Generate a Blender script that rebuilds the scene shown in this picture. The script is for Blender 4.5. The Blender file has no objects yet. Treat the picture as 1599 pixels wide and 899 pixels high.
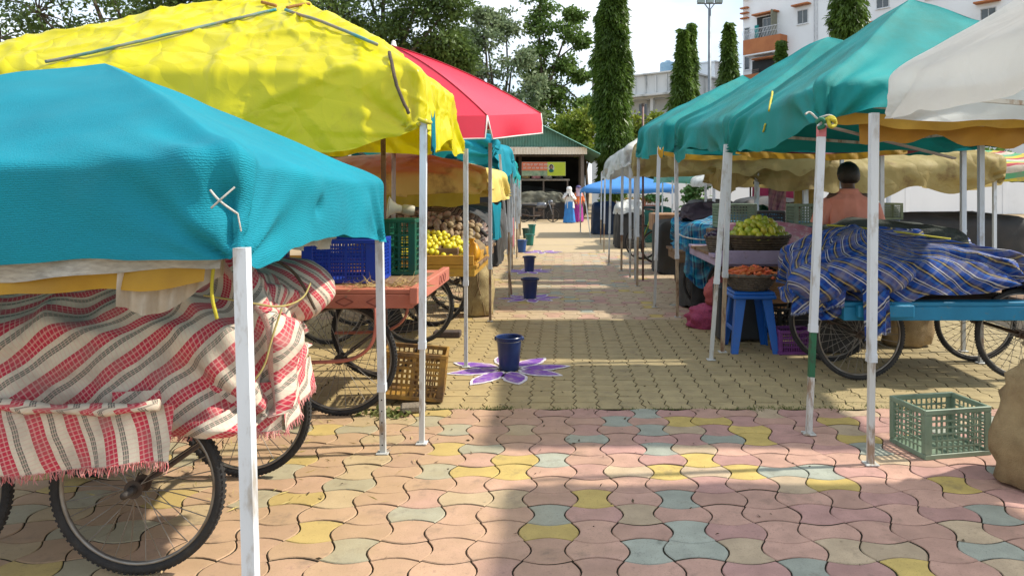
import bpy, bmesh, math, random
import numpy as np
from mathutils import Vector, Matrix
random.seed(7); rng = np.random.default_rng(7)
sc = bpy.context.scene
COL = sc.collection
# ------------------------------------------------------------------ camera, sky, sun, exposure
cam = bpy.data.cameras.new('camera'); camo = bpy.data.objects.new('camera', cam); COL.objects.link(camo)
camo.location = (0, 0, 1.4); camo.rotation_euler = (math.radians(90), 0, 0)
cam.sensor_width = 36; cam.lens = 36*1150/1599.0
cam.shift_x = -80.5/1599; cam.shift_y = -150.5/1599
cam.clip_start = 0.05; cam.clip_end = 2000
sc.camera = camo
SUN_EL, SUN_AZ = math.radians(46), math.radians(6)       # azimuth from +X towards +Y
sv = Vector((math.cos(SUN_EL)*math.cos(SUN_AZ), math.cos(SUN_EL)*math.sin(SUN_AZ), math.sin(SUN_EL)))
sun = bpy.data.lights.new('sun', 'SUN'); sun.energy = 2.75; sun.angle = math.radians(1.6); sun.color = (1, .93, .80)
suno = bpy.data.objects.new('sun', sun); COL.objects.link(suno)
suno.rotation_euler = (-sv).to_track_quat('-Z', 'Y').to_euler(); suno.location = (20, 0, 20)
w = bpy.data.worlds.new('World'); sc.world = w; w.use_nodes = True
nt = w.node_tree; N_, L_ = nt.nodes, nt.links
bg = N_['Background']; bg.inputs['Strength'].default_value = 0.15
sky = N_.new('ShaderNodeTexSky'); sky.sky_type = 'NISHITA'; sky.sun_disc = False
sky.sun_elevation = SUN_EL; sky.sun_rotation = math.radians(90) - SUN_AZ
tc = N_.new('ShaderNodeTexCoord')
mp = N_.new('ShaderNodeMapping'); mp.inputs['Scale'].default_value = (1, 1, 2.2); L_.new(tc.outputs['Generated'], mp.inputs['Vector'])
n1 = N_.new('ShaderNodeTexNoise'); n1.inputs['Scale'].default_value = 2.6; n1.inputs['Detail'].default_value = 7; n1.inputs['Roughness'].default_value = .55
L_.new(mp.outputs[0], n1.inputs['Vector'])
r1 = N_.new('ShaderNodeMapRange'); r1.inputs[1].default_value = .36; r1.inputs[2].default_value = .56; r1.inputs[3].default_value = .70; r1.inputs[4].default_value = .97
L_.new(n1.outputs['Fac'], r1.inputs[0])
n2 = N_.new('ShaderNodeTexNoise'); n2.inputs['Scale'].default_value = 3.1; n2.inputs['Detail'].default_value = 6; L_.new(mp.outputs[0], n2.inputs['Vector'])
cr = N_.new('ShaderNodeMix'); cr.data_type = 'RGBA'; r3 = N_.new('ShaderNodeMapRange'); r3.inputs[1].default_value = .36; r3.inputs[2].default_value = .64; L_.new(n2.outputs['Fac'], r3.inputs[0]); L_.new(r3.outputs[0], cr.inputs[0])
cr.inputs[6].default_value = (2.3, 2.75, 3.3, 1); cr.inputs[7].default_value = (4.3, 4.5, 4.7, 1)
mx = N_.new('ShaderNodeMix'); mx.data_type = 'RGBA'; L_.new(r1.outputs[0], mx.inputs[0])
L_.new(sky.outputs[0], mx.inputs[6]); L_.new(cr.outputs[2], mx.inputs[7]); L_.new(mx.outputs[2], bg.inputs['Color'])
sc.view_settings.view_transform = 'Standard'; sc.view_settings.look = 'None'
sc.view_settings.exposure = 1.12; sc.view_settings.gamma = 1
try:
    sc.cycles.max_bounces = 6; sc.cycles.transparent_max_bounces = 4
except Exception: pass

# ------------------------------------------------------------------ helpers
F, HC, CX, HY = 1150., 1.4, 880., 299.
def P(px, py, Y): return Vector(((px-CX)/F*Y, Y, HC+(HY-py)/F*Y))      # a measured point of the place, in metres
def X_(px, Y): return (px-CX)/F*Y
def Z_(py, Y): return HC+(HY-py)/F*Y

def vn(p, seed=0):
    i = np.floor(p); f = p-i; u = f*f*(3-2*f)
    def h(a, b, c):
        n = np.sin(a*127.1+b*311.7+c*74.7+seed*17.31)*43758.5453
        return n-np.floor(n)
    x, y, z = i[..., 0], i[..., 1], i[..., 2]; ux, uy, uz = u[..., 0], u[..., 1], u[..., 2]
    def lx(b, c): return h(x, b, c)*(1-ux)+h(x+1, b, c)*ux
    a = lx(y, z)*(1-uy)+lx(y+1, z)*uy; b = lx(y, z+1)*(1-uy)+lx(y+1, z+1)*uy
    return (a*(1-uz)+b*uz)*2-1
def fbm(p, seed=0, oc=3):
    r = 0; a = 1
    for k in range(oc): r = r+a*vn(p*(2**k), seed+k*5); a *= .5
    return r

def tag(o, label=None, cat=None, group=None, kind=None):
    if label: o['label'] = label
    if cat: o['category'] = cat
    if group: o['group'] = group
    if kind: o['kind'] = kind
    return o
def wloc(o):
    v = Vector((0, 0, 0))
    while o: v += o.location; o = o.parent
    return v
def empty(name, loc=(0, 0, 0), label=None, cat=None, group=None, kind=None):
    o = bpy.data.objects.new(name, None); COL.objects.link(o); o.location = loc; o.empty_display_size = .1
    return tag(o, label, cat, group, kind)
def link(name, me, parent=None):
    o = bpy.data.objects.new(name, me); COL.objects.link(o); o.parent = parent
    return o
def dup(o, parent=None):
    c = o.copy(); COL.objects.link(c); c.parent = parent
    for ch in list(o.children): dup(ch, c)
    return c
def perp(d):
    d = d.normalized(); u = Vector((0, 0, 1)) if abs(d.z) < .9 else Vector((1, 0, 0))
    a = d.cross(u).normalized(); return a, d.cross(a).normalized()

class MB:
    def __init__(s): s.v = []; s.f = []; s.uv = None
    def add(s, vs, fs):
        n = len(s.v); s.v += [tuple(v) for v in vs]; s.f += [tuple(i+n for i in f) for f in fs]; return s
    def box(s, c, size, rot=None):
        c = Vector(c); hx, hy, hz = size[0]/2, size[1]/2, size[2]/2
        vs = [Vector((x, y, z)) for x in (-hx, hx) for y in (-hy, hy) for z in (-hz, hz)]
        if rot is not None: vs = [rot @ v for v in vs]
        return s.add([c+v for v in vs], [(0, 1, 3, 2), (4, 6, 7, 5), (0, 4, 5, 1), (2, 3, 7, 6), (0, 2, 6, 4), (1, 5, 7, 3)])
    def cbox(s, c, size, ch=.004, rot=None):                            # box with chamfered edges
        c = Vector(c); h = [size[k]/2 for k in range(3)]; vs = []; ids = {}
        for ax in range(3):
            for sg in (-1, 1):
                a, b = (ax+1) % 3, (ax+2) % 3; q = []
                for (p, r) in ((-1, -1), (1, -1), (1, 1), (-1, 1)):
                    v = [0, 0, 0]; v[ax] = sg*h[ax]; v[a] = p*(h[a]-ch); v[b] = r*(h[b]-ch)
                    key = (ax, sg, p, r); ids[key] = len(vs); vs.append(Vector(v)); q.append(ids[key])
        fs = []
        def fi(ax, sg, d):                                                # vertex of face (ax,sg) at the given signs
            a, b = (ax+1) % 3, (ax+2) % 3; return ids[(ax, sg, d[a], d[b])]
        for ax in range(3):
            a, b = (ax+1) % 3, (ax+2) % 3
            for sg in (-1, 1):
                q = [ids[(ax, sg, p, r)] for (p, r) in ((-1, -1), (1, -1), (1, 1), (-1, 1))]
                fs.append(tuple(q) if sg > 0 else tuple(q[::-1]))
            for p in (-1, 1):
                for r in (-1, 1):
                    d0 = {ax: -1, a: p, b: r}; d1 = {ax: 1, a: p, b: r}
                    fs.append((fi(a, p, d0), fi(a, p, d1), fi(b, r, d1), fi(b, r, d0)))
        for x in (-1, 1):
            for y in (-1, 1):
                for z in (-1, 1):
                    d = {0: x, 1: y, 2: z}; fs.append((fi(0, x, d), fi(1, y, d), fi(2, z, d)))
        if rot is not None: vs = [rot @ v for v in vs]
        return s.add([c+v for v in vs], fs)
    def bar(s, a, b, w, h=None, up=None):
        a, b = Vector(a), Vector(b); h = h or w; d = (b-a).normalized()
        u = Vector(up) if up else (Vector((0, 1, 0)) if abs(d.z) > .7 else Vector((0, 0, 1)))
        x = d.cross(u).normalized()*(w/2); y = x.cross(d).normalized()*(h/2)
        vs = [p+sx*x+sy*y for p in (a, b) for sx, sy in ((-1, -1), (1, -1), (1, 1), (-1, 1))]
        return s.add(vs, [(3, 2, 1, 0), (4, 5, 6, 7), (0, 1, 5, 4), (1, 2, 6, 5), (2, 3, 7, 6), (3, 0, 4, 7)])
    def tube(s, pts, r, seg=8, caps=True, flat=1.0, closed=False):
        pts = [Vector(p) for p in pts]; n = len(pts)
        R = r if isinstance(r, (list, tuple)) else [r]*n
        vs = []; pa = None
        for i, p in enumerate(pts):
            if closed: d = pts[(i+1) % n]-pts[i-1]
            else: d = pts[min(i+1, n-1)]-pts[max(i-1, 0)]
            if d.length < 1e-9: d = Vector((0, 0, 1))
            d.normalize()
            if pa is None: pa, _ = perp(d)
            pa = (pa-d*pa.dot(d));
            if pa.length < 1e-6: pa, _ = perp(d)
            pa.normalize(); pb = d.cross(pa)
            for k in range(seg):
                t = 2*math.pi*k/seg; vs.append(p+pa*(math.cos(t)*R[i])+pb*(math.sin(t)*R[i]*flat))
        fs = []
        for i in range(n if closed else n-1):
            for k in range(seg):
                a = i*seg+k; b = i*seg+(k+1) % seg; j = (i+1) % n
                fs.append((a, b, j*seg+(k+1) % seg, j*seg+k))
        if caps and not closed: fs += [tuple(range(seg))[::-1], tuple((n-1)*seg+k for k in range(seg))]
        return s.add(vs, fs)
    def lathe(s, prof, c=(0, 0, 0), seg=24, caps=(True, True), sx=1, sy=1):
        c = Vector(c); vs = []
        for (r, z) in prof:
            for k in range(seg):
                t = 2*math.pi*k/seg; vs.append(c+Vector((math.cos(t)*r*sx, math.sin(t)*r*sy, z)))
        fs = [(i*seg+k, i*seg+(k+1) % seg, (i+1)*seg+(k+1) % seg, (i+1)*seg+k) for i in range(len(prof)-1) for k in range(seg)]
        if caps[0]: fs.append(tuple(range(seg))[::-1])
        if caps[1]: fs.append(tuple((len(prof)-1)*seg+k for k in range(seg)))
        return s.add(vs, fs)
    def loft(s, rings, seg=24, caps=True):                               # (z, cx, cy, rx, ry) ellipses
        vs = []
        for (z, cx, cy, rx, ry) in rings:
            for k in range(seg):
                t = 2*math.pi*k/seg; vs.append(Vector((cx+math.cos(t)*rx, cy+math.sin(t)*ry, z)))
        n = len(rings)
        fs = [(i*seg+k, i*seg+(k+1) % seg, (i+1)*seg+(k+1) % seg, (i+1)*seg+k) for i in range(n-1) for k in range(seg)]
        if caps: fs += [tuple(range(seg))[::-1], tuple((n-1)*seg+k for k in range(seg))]
        return s.add(vs, fs)
    def ball(s, c, r, seg=12, rings=8):
        c = Vector(c); r = r if isinstance(r, (tuple, list)) else (r, r, r)
        prof = [(math.sin(math.pi*k/rings), -math.cos(math.pi*k/rings)) for k in range(1, rings)]
        vs = [c+Vector((0, 0, -r[2]))]+[c+Vector((math.cos(2*math.pi*k/seg)*a*r[0], math.sin(2*math.pi*k/seg)*a*r[1], z*r[2])) for a, z in prof for k in range(seg)]+[c+Vector((0, 0, r[2]))]
        m = len(prof); fs = []
        for i in range(m-1):
            for k in range(seg): fs.append((1+i*seg+k, 1+i*seg+(k+1) % seg, 1+(i+1)*seg+(k+1) % seg, 1+(i+1)*seg+k))
        for k in range(seg):
            fs.append((0, 1+(k+1) % seg, 1+k)); fs.append((1+m*seg, 1+(m-1)*seg+k, 1+(m-1)*seg+(k+1) % seg))
        return s.add(vs, fs)
    def warp(s, fn): s.v = [tuple(fn(Vector(v))) for v in s.v]; return s
    def mesh(s, name, mat, smooth=False, off=None):
        me = bpy.data.meshes.new(name); v = s.v
        if off is not None: v = [(a-off.x, b-off.y, c-off.z) for a, b, c in v]
        me.from_pydata(v, [], s.f); me.materials.append(mat)
        if s.uv is not None:
            ul = me.uv_layers.new(name='UVMap'); li = np.empty(len(me.loops), np.int32); me.loops.foreach_get('vertex_index', li)
            ul.data.foreach_set('uv', np.asarray(s.uv, np.float32)[li].ravel())
        if smooth is True: me.polygons.foreach_set('use_smooth', [True]*len(me.polygons))
        elif smooth:
            me.polygons.foreach_set('use_smooth', [True]*len(me.polygons)); me.set_sharp_from_angle(angle=math.radians(smooth))
        me.update(); return me
    def build(s, name, mat, parent=None, smooth=False):
        return link(name, s.mesh(name, mat, smooth, wloc(parent) if parent else None), parent)

# ------------------------------------------------------------------ materials
def base_mat(name):
    m = bpy.data.materials.new(name); m.use_nodes = True; nt = m.node_tree
    return m, nt.nodes, nt.links, nt.nodes['Principled BSDF']
def nd(N, t, **k):
    n = N.new(t)
    for a, b in k.items():
        if hasattr(n, a): setattr(n, a, b)
        else: n.inputs[a.replace('_', ' ')].default_value = b
    return n
def c4(c): return (c[0], c[1], c[2], 1)
def mixc(N, L, fac, a, b, blend='MIX'):
    m = N.new('ShaderNodeMix'); m.data_type = 'RGBA'; m.blend_type = blend
    for s, i in ((fac, 0), (a, 6), (b, 7)):
        if hasattr(s, 'links'): L.new(s, m.inputs[i])
        elif i == 0: m.inputs[0].default_value = s
        else: m.inputs[i].default_value = c4(s)
    return m.outputs[2]
def ramp(N, L, src, lo, hi):
    r = N.new('ShaderNodeMapRange'); r.inputs[1].default_value = lo; r.inputs[2].default_value = hi; L.new(src, r.inputs[0]); return r.outputs[0]
def noise(N, L, vec, scale, detail=4, rough=.55, dist=0, typ=None):
    n = N.new('ShaderNodeTexNoise'); n.inputs['Scale'].default_value = scale; n.inputs['Detail'].default_value = detail
    n.inputs['Roughness'].default_value = rough; n.inputs['Distortion'].default_value = dist
    if typ: n.noise_type = typ
    if vec is not None: L.new(vec, n.inputs['Vector'])
    return n.outputs['Fac']
def M(name, col, col2=None, scale=5, rough=.6, metal=0, bump=0, bscale=60, spec=.5, rand=0, transl=0, stain=None, sscale=3, slo=.55, shi=.7, world=False, weave=0, crumple=0, stretch=None, coat=0):
    m, N, L, B = base_mat(name)
    B.inputs['Roughness'].default_value = rough; B.inputs['Metallic'].default_value = metal; B.inputs['Specular IOR Level'].default_value = spec
    if coat: B.inputs['Coat Weight'].default_value = coat
    if world: vec = N.new('ShaderNodeNewGeometry').outputs['Position']
    else: vec = N.new('ShaderNodeTexCoord').outputs['Object']
    if stretch:
        mpn = N.new('ShaderNodeMapping'); mpn.inputs['Scale'].default_value = stretch; L.new(vec, mpn.inputs['Vector']); vec = mpn.outputs[0]
    col2 = col2 or tuple(c*.72 for c in col)
    c = mixc(N, L, ramp(N, L, noise(N, L, vec, scale), .32, .68), col, col2)
    if stain:
        c = mixc(N, L, ramp(N, L, noise(N, L, vec, sscale, 7, .65), slo, shi), c, stain)
    if rand:
        oi = N.new('ShaderNodeObjectInfo'); hs = N.new('ShaderNodeHueSaturation')
        r = N.new('ShaderNodeMapRange'); r.inputs[3].default_value = 1-rand; r.inputs[4].default_value = 1+rand
        L.new(oi.outputs['Random'], r.inputs[0]); L.new(r.outputs[0], hs.inputs['Value']); L.new(c, hs.inputs['Color'])
        r2 = N.new('ShaderNodeMapRange'); r2.inputs[3].default_value = .5-rand*.10; r2.inputs[4].default_value = .5+rand*.10
        mm = N.new('ShaderNodeMath'); mm.operation = 'FRACT'; m3 = N.new('ShaderNodeMath'); m3.operation = 'MULTIPLY'; m3.inputs[1].default_value = 17.3
        L.new(oi.outputs['Random'], m3.inputs[0]); L.new(m3.outputs[0], mm.inputs[0]); L.new(mm.outputs[0], r2.inputs[0]); L.new(r2.outputs[0], hs.inputs['Hue']); c = hs.outputs[0]
    L.new(c, B.inputs['Base Color'])
    hgt = None
    if bump: hgt = (noise(N, L, vec, bscale, 5, .6), bump)
    nrm = None
    def addb(h, st, dist):
        nonlocal nrm
        b = N.new('ShaderNodeBump'); b.inputs['Strength'].default_value = st; b.inputs['Distance'].default_value = dist; L.new(h, b.inputs['Height'])
        if nrm is not None: L.new(nrm, b.inputs['Normal'])
        nrm = b.outputs[0]
    if crumple:
        addb(noise(N, L, vec, 2.6, 6, .5, .6, 'RIDGED_MULTIFRACTAL'), crumple, .09)
        v = nd(N, 'ShaderNodeTexVoronoi', feature='DISTANCE_TO_EDGE'); v.inputs['Scale'].default_value = 3.2; dn = N.new('ShaderNodeVectorMath'); dn.operation = 'MULTIPLY_ADD'; nzc = N.new('ShaderNodeTexNoise'); nzc.inputs['Scale'].default_value = 2.5; L.new(vec, nzc.inputs['Vector']); L.new(nzc.outputs['Color'], dn.inputs[0]); dn.inputs[1].default_value = (.5, .5, .5); L.new(vec, dn.inputs[2]); L.new(dn.outputs[0], v.inputs['Vector'])
        addb(v.outputs[0], crumple*.8, .16)
    if hgt: addb(hgt[0], hgt[1], .01)
    if weave:
        tcu = N.new('ShaderNodeTexCoord')
        for d in ('Y',):
            wv = N.new('ShaderNodeTexWave'); wv.bands_direction = d; wv.inputs['Scale'].default_value = 46; wv.inputs['Distortion'].default_value = 4; wv.inputs['Detail Scale'].default_value = 3; wv.inputs['Detail'].default_value = 2
            L.new(tcu.outputs['UV'], wv.inputs['Vector']); addb(wv.outputs['Fac'], weave*(1 if d == 'Y' else .5), .004)
    if nrm is not None: L.new(nrm, B.inputs['Normal'])
    if transl:
        tr = N.new('ShaderNodeBsdfTranslucent'); L.new(c, tr.inputs['Color']); ms = N.new('ShaderNodeMixShader'); ms.inputs[0].default_value = transl
        if nrm is not None: L.new(nrm, tr.inputs['Normal'])
        L.new(B.outputs[0], ms.inputs[1]); L.new(tr.outputs[0], ms.inputs[2]); L.new(ms.outputs[0], N['Material Output'].inputs['Surface'])
    return m
def stripes(name, stops, period, ang, cross=None, cfac=.45, rough=.85, dist=.02, cross_col=(.8, .75, .7), cross_stops=None, weave=.25):
    """woven cloth: colour bands along a rotated UV axis, with thin crossing threads"""
    m, N, L, B = base_mat(name); B.inputs['Roughness'].default_value = rough; B.inputs['Specular IOR Level'].default_value = .2
    tc = N.new('ShaderNodeTexCoord'); nz = N.new('ShaderNodeTexNoise'); nz.inputs['Scale'].default_value = 3.5; L.new(tc.outputs['UV'], nz.inputs['Vector'])
    sx = N.new('ShaderNodeSeparateXYZ'); L.new(tc.outputs['UV'], sx.inputs[0])
    def lin(a, b, per):
        m1 = N.new('ShaderNodeMath'); m1.operation = 'MULTIPLY'; m1.inputs[1].default_value = a/per; L.new(sx.outputs[0], m1.inputs[0])
        m2 = N.new('ShaderNodeMath'); m2.operation = 'MULTIPLY_ADD'; m2.inputs[1].default_value = b/per; L.new(sx.outputs[1], m2.inputs[0]); L.new(m1.outputs[0], m2.inputs[2])
        m4 = N.new('ShaderNodeMath'); m4.operation = 'MULTIPLY_ADD'; m4.inputs[1].default_value = dist/per; L.new(nz.outputs['Fac'], m4.inputs[0]); L.new(m2.outputs[0], m4.inputs[2])
        m3 = N.new('ShaderNodeMath'); m3.operation = 'FRACT'; L.new(m4.outputs[0], m3.inputs[0]); return m3.outputs[0]
    def cramp(src, st):
        cr = N.new('ShaderNodeValToRGB'); cr.color_ramp.interpolation = 'CONSTANT'; e = cr.color_ramp.elements
        e[0].position = st[0][0]; e[0].color = c4(st[0][1]); e[1].position = st[1][0]; e[1].color = c4(st[1][1])
        for p, c in st[2:]:
            x = e.new(p); x.color = c4(c)
        L.new(src, cr.inputs[0]); return cr.outputs[0]
    ca, sa = math.cos(ang), math.sin(ang)
    c = cramp(lin(ca, sa, period), stops)
    if cross:
        fr = lin(-sa, ca, cross); lt = N.new('ShaderNodeMath'); lt.operation = 'LESS_THAN'; lt.inputs[1].default_value = .22; L.new(fr, lt.inputs[0])
        ml = N.new('ShaderNodeMath'); ml.operation = 'MULTIPLY'; ml.inputs[1].default_value = .6; L.new(lt.outputs[0], ml.inputs[0])
        c = mixc(N, L, ml.outputs[0], c, cross_col)
    if cross_stops: c = mixc(N, L, cfac, c, cramp(lin(-sa, ca, cross_stops[1]), cross_stops[0]))
    c = mixc(N, L, ramp(N, L, noise(N, L, tc.outputs['Object'], 9, 5), .45, .9), c, (.25, .2, .17))
    L.new(c, B.inputs['Base Color'])
    b = N.new('ShaderNodeBump'); b.inputs['Strength'].default_value = weave; b.inputs['Distance'].default_value = .004
    L.new(noise(N, L, tc.outputs['UV'], 220, 2), b.inputs['Height']); L.new(b.outputs[0], B.inputs['Normal'])
    return m
def worn(name, col, under, lo=.56, hi=.62, scale=14, rough=.45, bump=.2, rand=.05, stretch=None, metal=0):
    return M(name, col, tuple(c*.82 for c in col), 6, rough, metal, bump, 50, .4, rand, 0, under, scale, lo, hi, stretch=stretch)

# ------------------------------------------------------------------ ground and paving
def paver_mat(name, col, dirt_amt=.5, jitter=.12):
    m, N, L, B = base_mat(name); B.inputs['Roughness'].default_value = .8; B.inputs['Specular IOR Level'].default_value = .35
    g = N.new('ShaderNodeNewGeometry').outputs['Position']
    oi = N.new('ShaderNodeObjectInfo')
    c = mixc(N, L, ramp(N, L, noise(N, L, g, 9, 6), .3, .7), tuple(x*.82 for x in col), tuple(min(1, x*1.1) for x in col))
    hs = N.new('ShaderNodeHueSaturation'); r = N.new('ShaderNodeMapRange'); r.inputs[3].default_value = 1-jitter; r.inputs[4].default_value = 1+jitter
    L.new(oi.outputs['Random'], r.inputs[0]); L.new(r.outputs[0], hs.inputs['Value']); L.new(c, hs.inputs['Color']); c = hs.outputs[0]
    fine = noise(N, L, g, 160, 3, .7)
    c = mixc(N, L, ramp(N, L, fine, .56, .72), c, tuple(x*.6 for x in col))
    # sandy dust: heavier by the stalls on the left than in the walked middle
    sp = N.new('ShaderNodeSeparateXYZ'); L.new(g, sp.inputs[0])
    mr = N.new('ShaderNodeMapRange'); mr.inputs[1].default_value = .55; mr.inputs[2].default_value = -1.0; L.new(sp.outputs[0], mr.inputs[0])
    ad = N.new('ShaderNodeMath'); ad.operation = 'ADD'; L.new(noise(N, L, g, 2.2, 7, .62), ad.inputs[0]); L.new(mr.outputs[0], ad.inputs[1])
    df = ramp(N, L, ad.outputs[0], .62, 1.45)
    mm = N.new('ShaderNodeMath'); mm.operation = 'MULTIPLY'; mm.inputs[1].default_value = dirt_amt; L.new(df, mm.inputs[0])
    c = mixc(N, L, mm.outputs[0], c, (.40, .285, .12))
    c = mixc(N, L, ramp(N, L, noise(N, L, g, 5.5, 8, .72), .56, .82), c, (.15, .115, .085))
    c = mixc(N, L, ramp(N, L, noise(N, L, g, 30, 6, .75), .58, .75), c, tuple(x*.55 for x in col))
    L.new(c, B.inputs['Base Color'])
    b = N.new('ShaderNodeBump'); b.inputs['Strength'].default_value = .35; b.inputs['Distance'].default_value = .004; L.new(noise(N, L, g, 110, 5, .7), b.inputs['Height'])
    L.new(b.outputs[0], B.inputs['Normal'])
    return m
PM = [paver_mat('paver_pink', (.47, .285, .22)), paver_mat('paver_rose', (.44, .255, .22)), paver_mat('paver_yellow', (.51, .375, .12)), paver_mat('paver_greygreen', (.325, .34, .285)), paver_mat('paver_buff', (.46, .35, .235))]
PMG = paver_mat('paver_grey', (.36, .285, .15), .6, .1)
m_joint = M('joint_sand', (.075, .055, .032), (.035, .03, .02), 14, .95, bump=.5, bscale=120, world=True, stain=(.06, .085, .03), sscale=6)
m_earth = M('earth', (.36, .265, .15), (.25, .18, .105), .9, .95, bump=.5, bscale=25, world=True, stain=(.10, .08, .05), sscale=2.2, slo=.6, shi=.8)
def sheet(name, x0, x1, y0, y1, z, mat, parent=None, kind='structure'):
    mb = MB(); mb.add([(x0, y0, z), (x1, y0, z), (x1, y1, z), (x0, y1, z)], [(0, 1, 2, 3)])
    o = mb.build(name, mat, parent)
    if kind: o['kind'] = kind
    return o
sheet('ground', -600, 600, -60, 900, -.036, m_earth)
def tile_outline(p, gap, amp, horiz, n=6, py=.162):
    pts = []
    k = (p-gap)/p; h = p/2; ky = py/p*((py-gap*1.6)/(py-gap))
    sgn = 1 if horiz else -1
    for e in range(4):
        for i in range(n):
            t = i/n; b = amp*math.sin(math.pi*t)
            if e == 0: q = (-h+p*t, -h+sgn*b)              # bottom: concave for a lying tile
            elif e == 1: q = (h+sgn*b, -h+p*t)
            elif e == 2: q = (h-p*t, h-sgn*b)
            else: q = (-h-sgn*b, h-p*t)
            pts.append((q[0]*k, q[1]*k*ky))
    return pts
def zig_outline(px, py, gap, a):
    x, y = px/2-gap/2, py/2-gap/2
    return [(-x, -y), (x, -y), (x+a, -y*.45), (x-a, y*.45), (x, y), (-x, y), (-x-a, y*.45), (-x+a, -y*.45)]
def paver_mesh(outline, mat, name='paver'):
    n = len(outline); mb = MB()
    vs = [(x*.972, y*.972, 0) for x, y in outline]+[(x, y, -.004) for x, y in outline]+[(x, y, -.02) for x, y in outline]
    mb.add(vs, [tuple(range(n))]+[(n+i, n+(i+1) % n, (i+1) % n, i) for i in range(n)]+[(2*n+i, 2*n+(i+1) % n, n+(i+1) % n, n+i) for i in range(n)])
    me = mb.mesh(name, mat); me.materials.append(m_joint); me.polygons.foreach_set('material_index', [0]*(n+1)+[1]*n); me.update(); return me
TP, TQ = .193, .162
bone = {(h, k): paver_mesh(tile_outline(TP, .0058, .032, h), PM[k]) for h in (True, False) for k in range(5)}
zigm = paver_mesh(zig_outline(.15, .145, .0065, .013), PMG)
YB, YC, YD = 4.74, 8.05, 17.0                               # near edge of the grey paving, of the far tiles, and where tiles stop being legible
def inview(x, y): return y > 2.5 and -(880+20)/F*y-.1 < x < (720+20)/F*y+.1
def pave(name, y0, y1, px, py, pick, keep, x_lo=-4.5, x_hi=4.5, xoff=0):
    root = sheet(name, x_lo-1.5, x_hi+1.5, y0-.02, y1+.02, -.0125, m_joint)
    cells = []
    j = 0
    y = y0+py/2
    while y < y1:
        i = 0; x = x_lo+xoff
        while x < x_hi:
            cells.append((x, y, i, j)); x += px; i += 1
        y += py; j += 1
    cells.sort(key=lambda c: (not inview(c[0], c[1]), c[1]+abs(c[0])*.05))
    rest = {}
    for q, (x, y, i, j) in enumerate(cells):
        me = pick(i, j); rz = random.gauss(0, .006); rx, ry = random.gauss(0, .006), random.gauss(0, .006); z = random.uniform(-.002, .002)
        if q < keep:
            o = link('paver', me, root); o.location = (x, y, z); o.rotation_euler = (rx, ry, rz)
        elif -(880+60)/F*y-.2 < x < (720+60)/F*y+.2: rest.setdefault(me.name, [me, []])[1].append((x, y, z))
    mb = MB(); mats = [m_joint]; mi = []
    for me, pts in rest.values():
        vv = [v.co.copy() for v in me.vertices]; ff = [tuple(p.vertices) for p in me.polygons]
        mats.append(me.materials[0]); fi_ = [0 if p.material_index else len(mats)-1 for p in me.polygons]
        for (x, y, z) in pts:
            mb.add([(v.x+x, v.y+y, v.z+z) for v in vv], ff); mi += fi_
    if mb.v:
        me = bpy.data.meshes.new('paver_field'); me.from_pydata(mb.v, [], mb.f)
        for m in mats: me.materials.append(m)
        me.polygons.foreach_set('material_index', mi); me.update()
        o = link('paver_field', me, root); o['kind'] = 'stuff'
    return root
rp = random.Random(11)
def pick_bone(i, j):
    return bone[((i+j) % 2 == 0, rp.choices(range(5), (46, 20, 10, 14, 10))[0])]
pave('tiled_pavement', YB-TQ*18, YB, TP, TQ, pick_bone, 300)
pave('grey_pavement', YB+.012, YC, .15, .145, lambda i, j: zigm, 300)
pick_far = lambda i, j: bone[((i+j) % 2 == 0, rp.choices(range(5), (16, 4, 4, 6, 70))[0])]
pave('far_tiled_pavement', YC+.01, YD, TP, TQ, pick_far, 0, -3.2, 3.4)
def far_pave_mat():
    m, N, L, B = base_mat('far_paving'); B.inputs['Roughness'].default_value = .9
    g = N.new('ShaderNodeNewGeometry').outputs['Position']
    mpn = N.new('ShaderNodeMapping'); mpn.inputs['Scale'].default_value = (5.2, 5.2, 5.2); L.new(g, mpn.inputs['Vector'])
    vo = N.new('ShaderNodeTexVoronoi'); vo.inputs['Scale'].default_value = 1; vo.inputs['Randomness'].default_value = .1; L.new(mpn.outputs[0], vo.inputs['Vector'])
    hs = N.new('ShaderNodeSeparateColor'); L.new(vo.outputs['Color'], hs.inputs[0])
    c = mixc(N, L, ramp(N, L, hs.outputs[0], .2, .8), (.42, .32, .21), (.44, .34, .2))
    c = mixc(N, L, ramp(N, L, noise(N, L, g, 1.3, 6), .4, .65), c, (.42, .32, .19))
    L.new(c, B.inputs['Base Color']); return m
sheet('far_pavement', -3.4, 3.6, YD+.03, 36.5, -.003, far_pave_mat())
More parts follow.
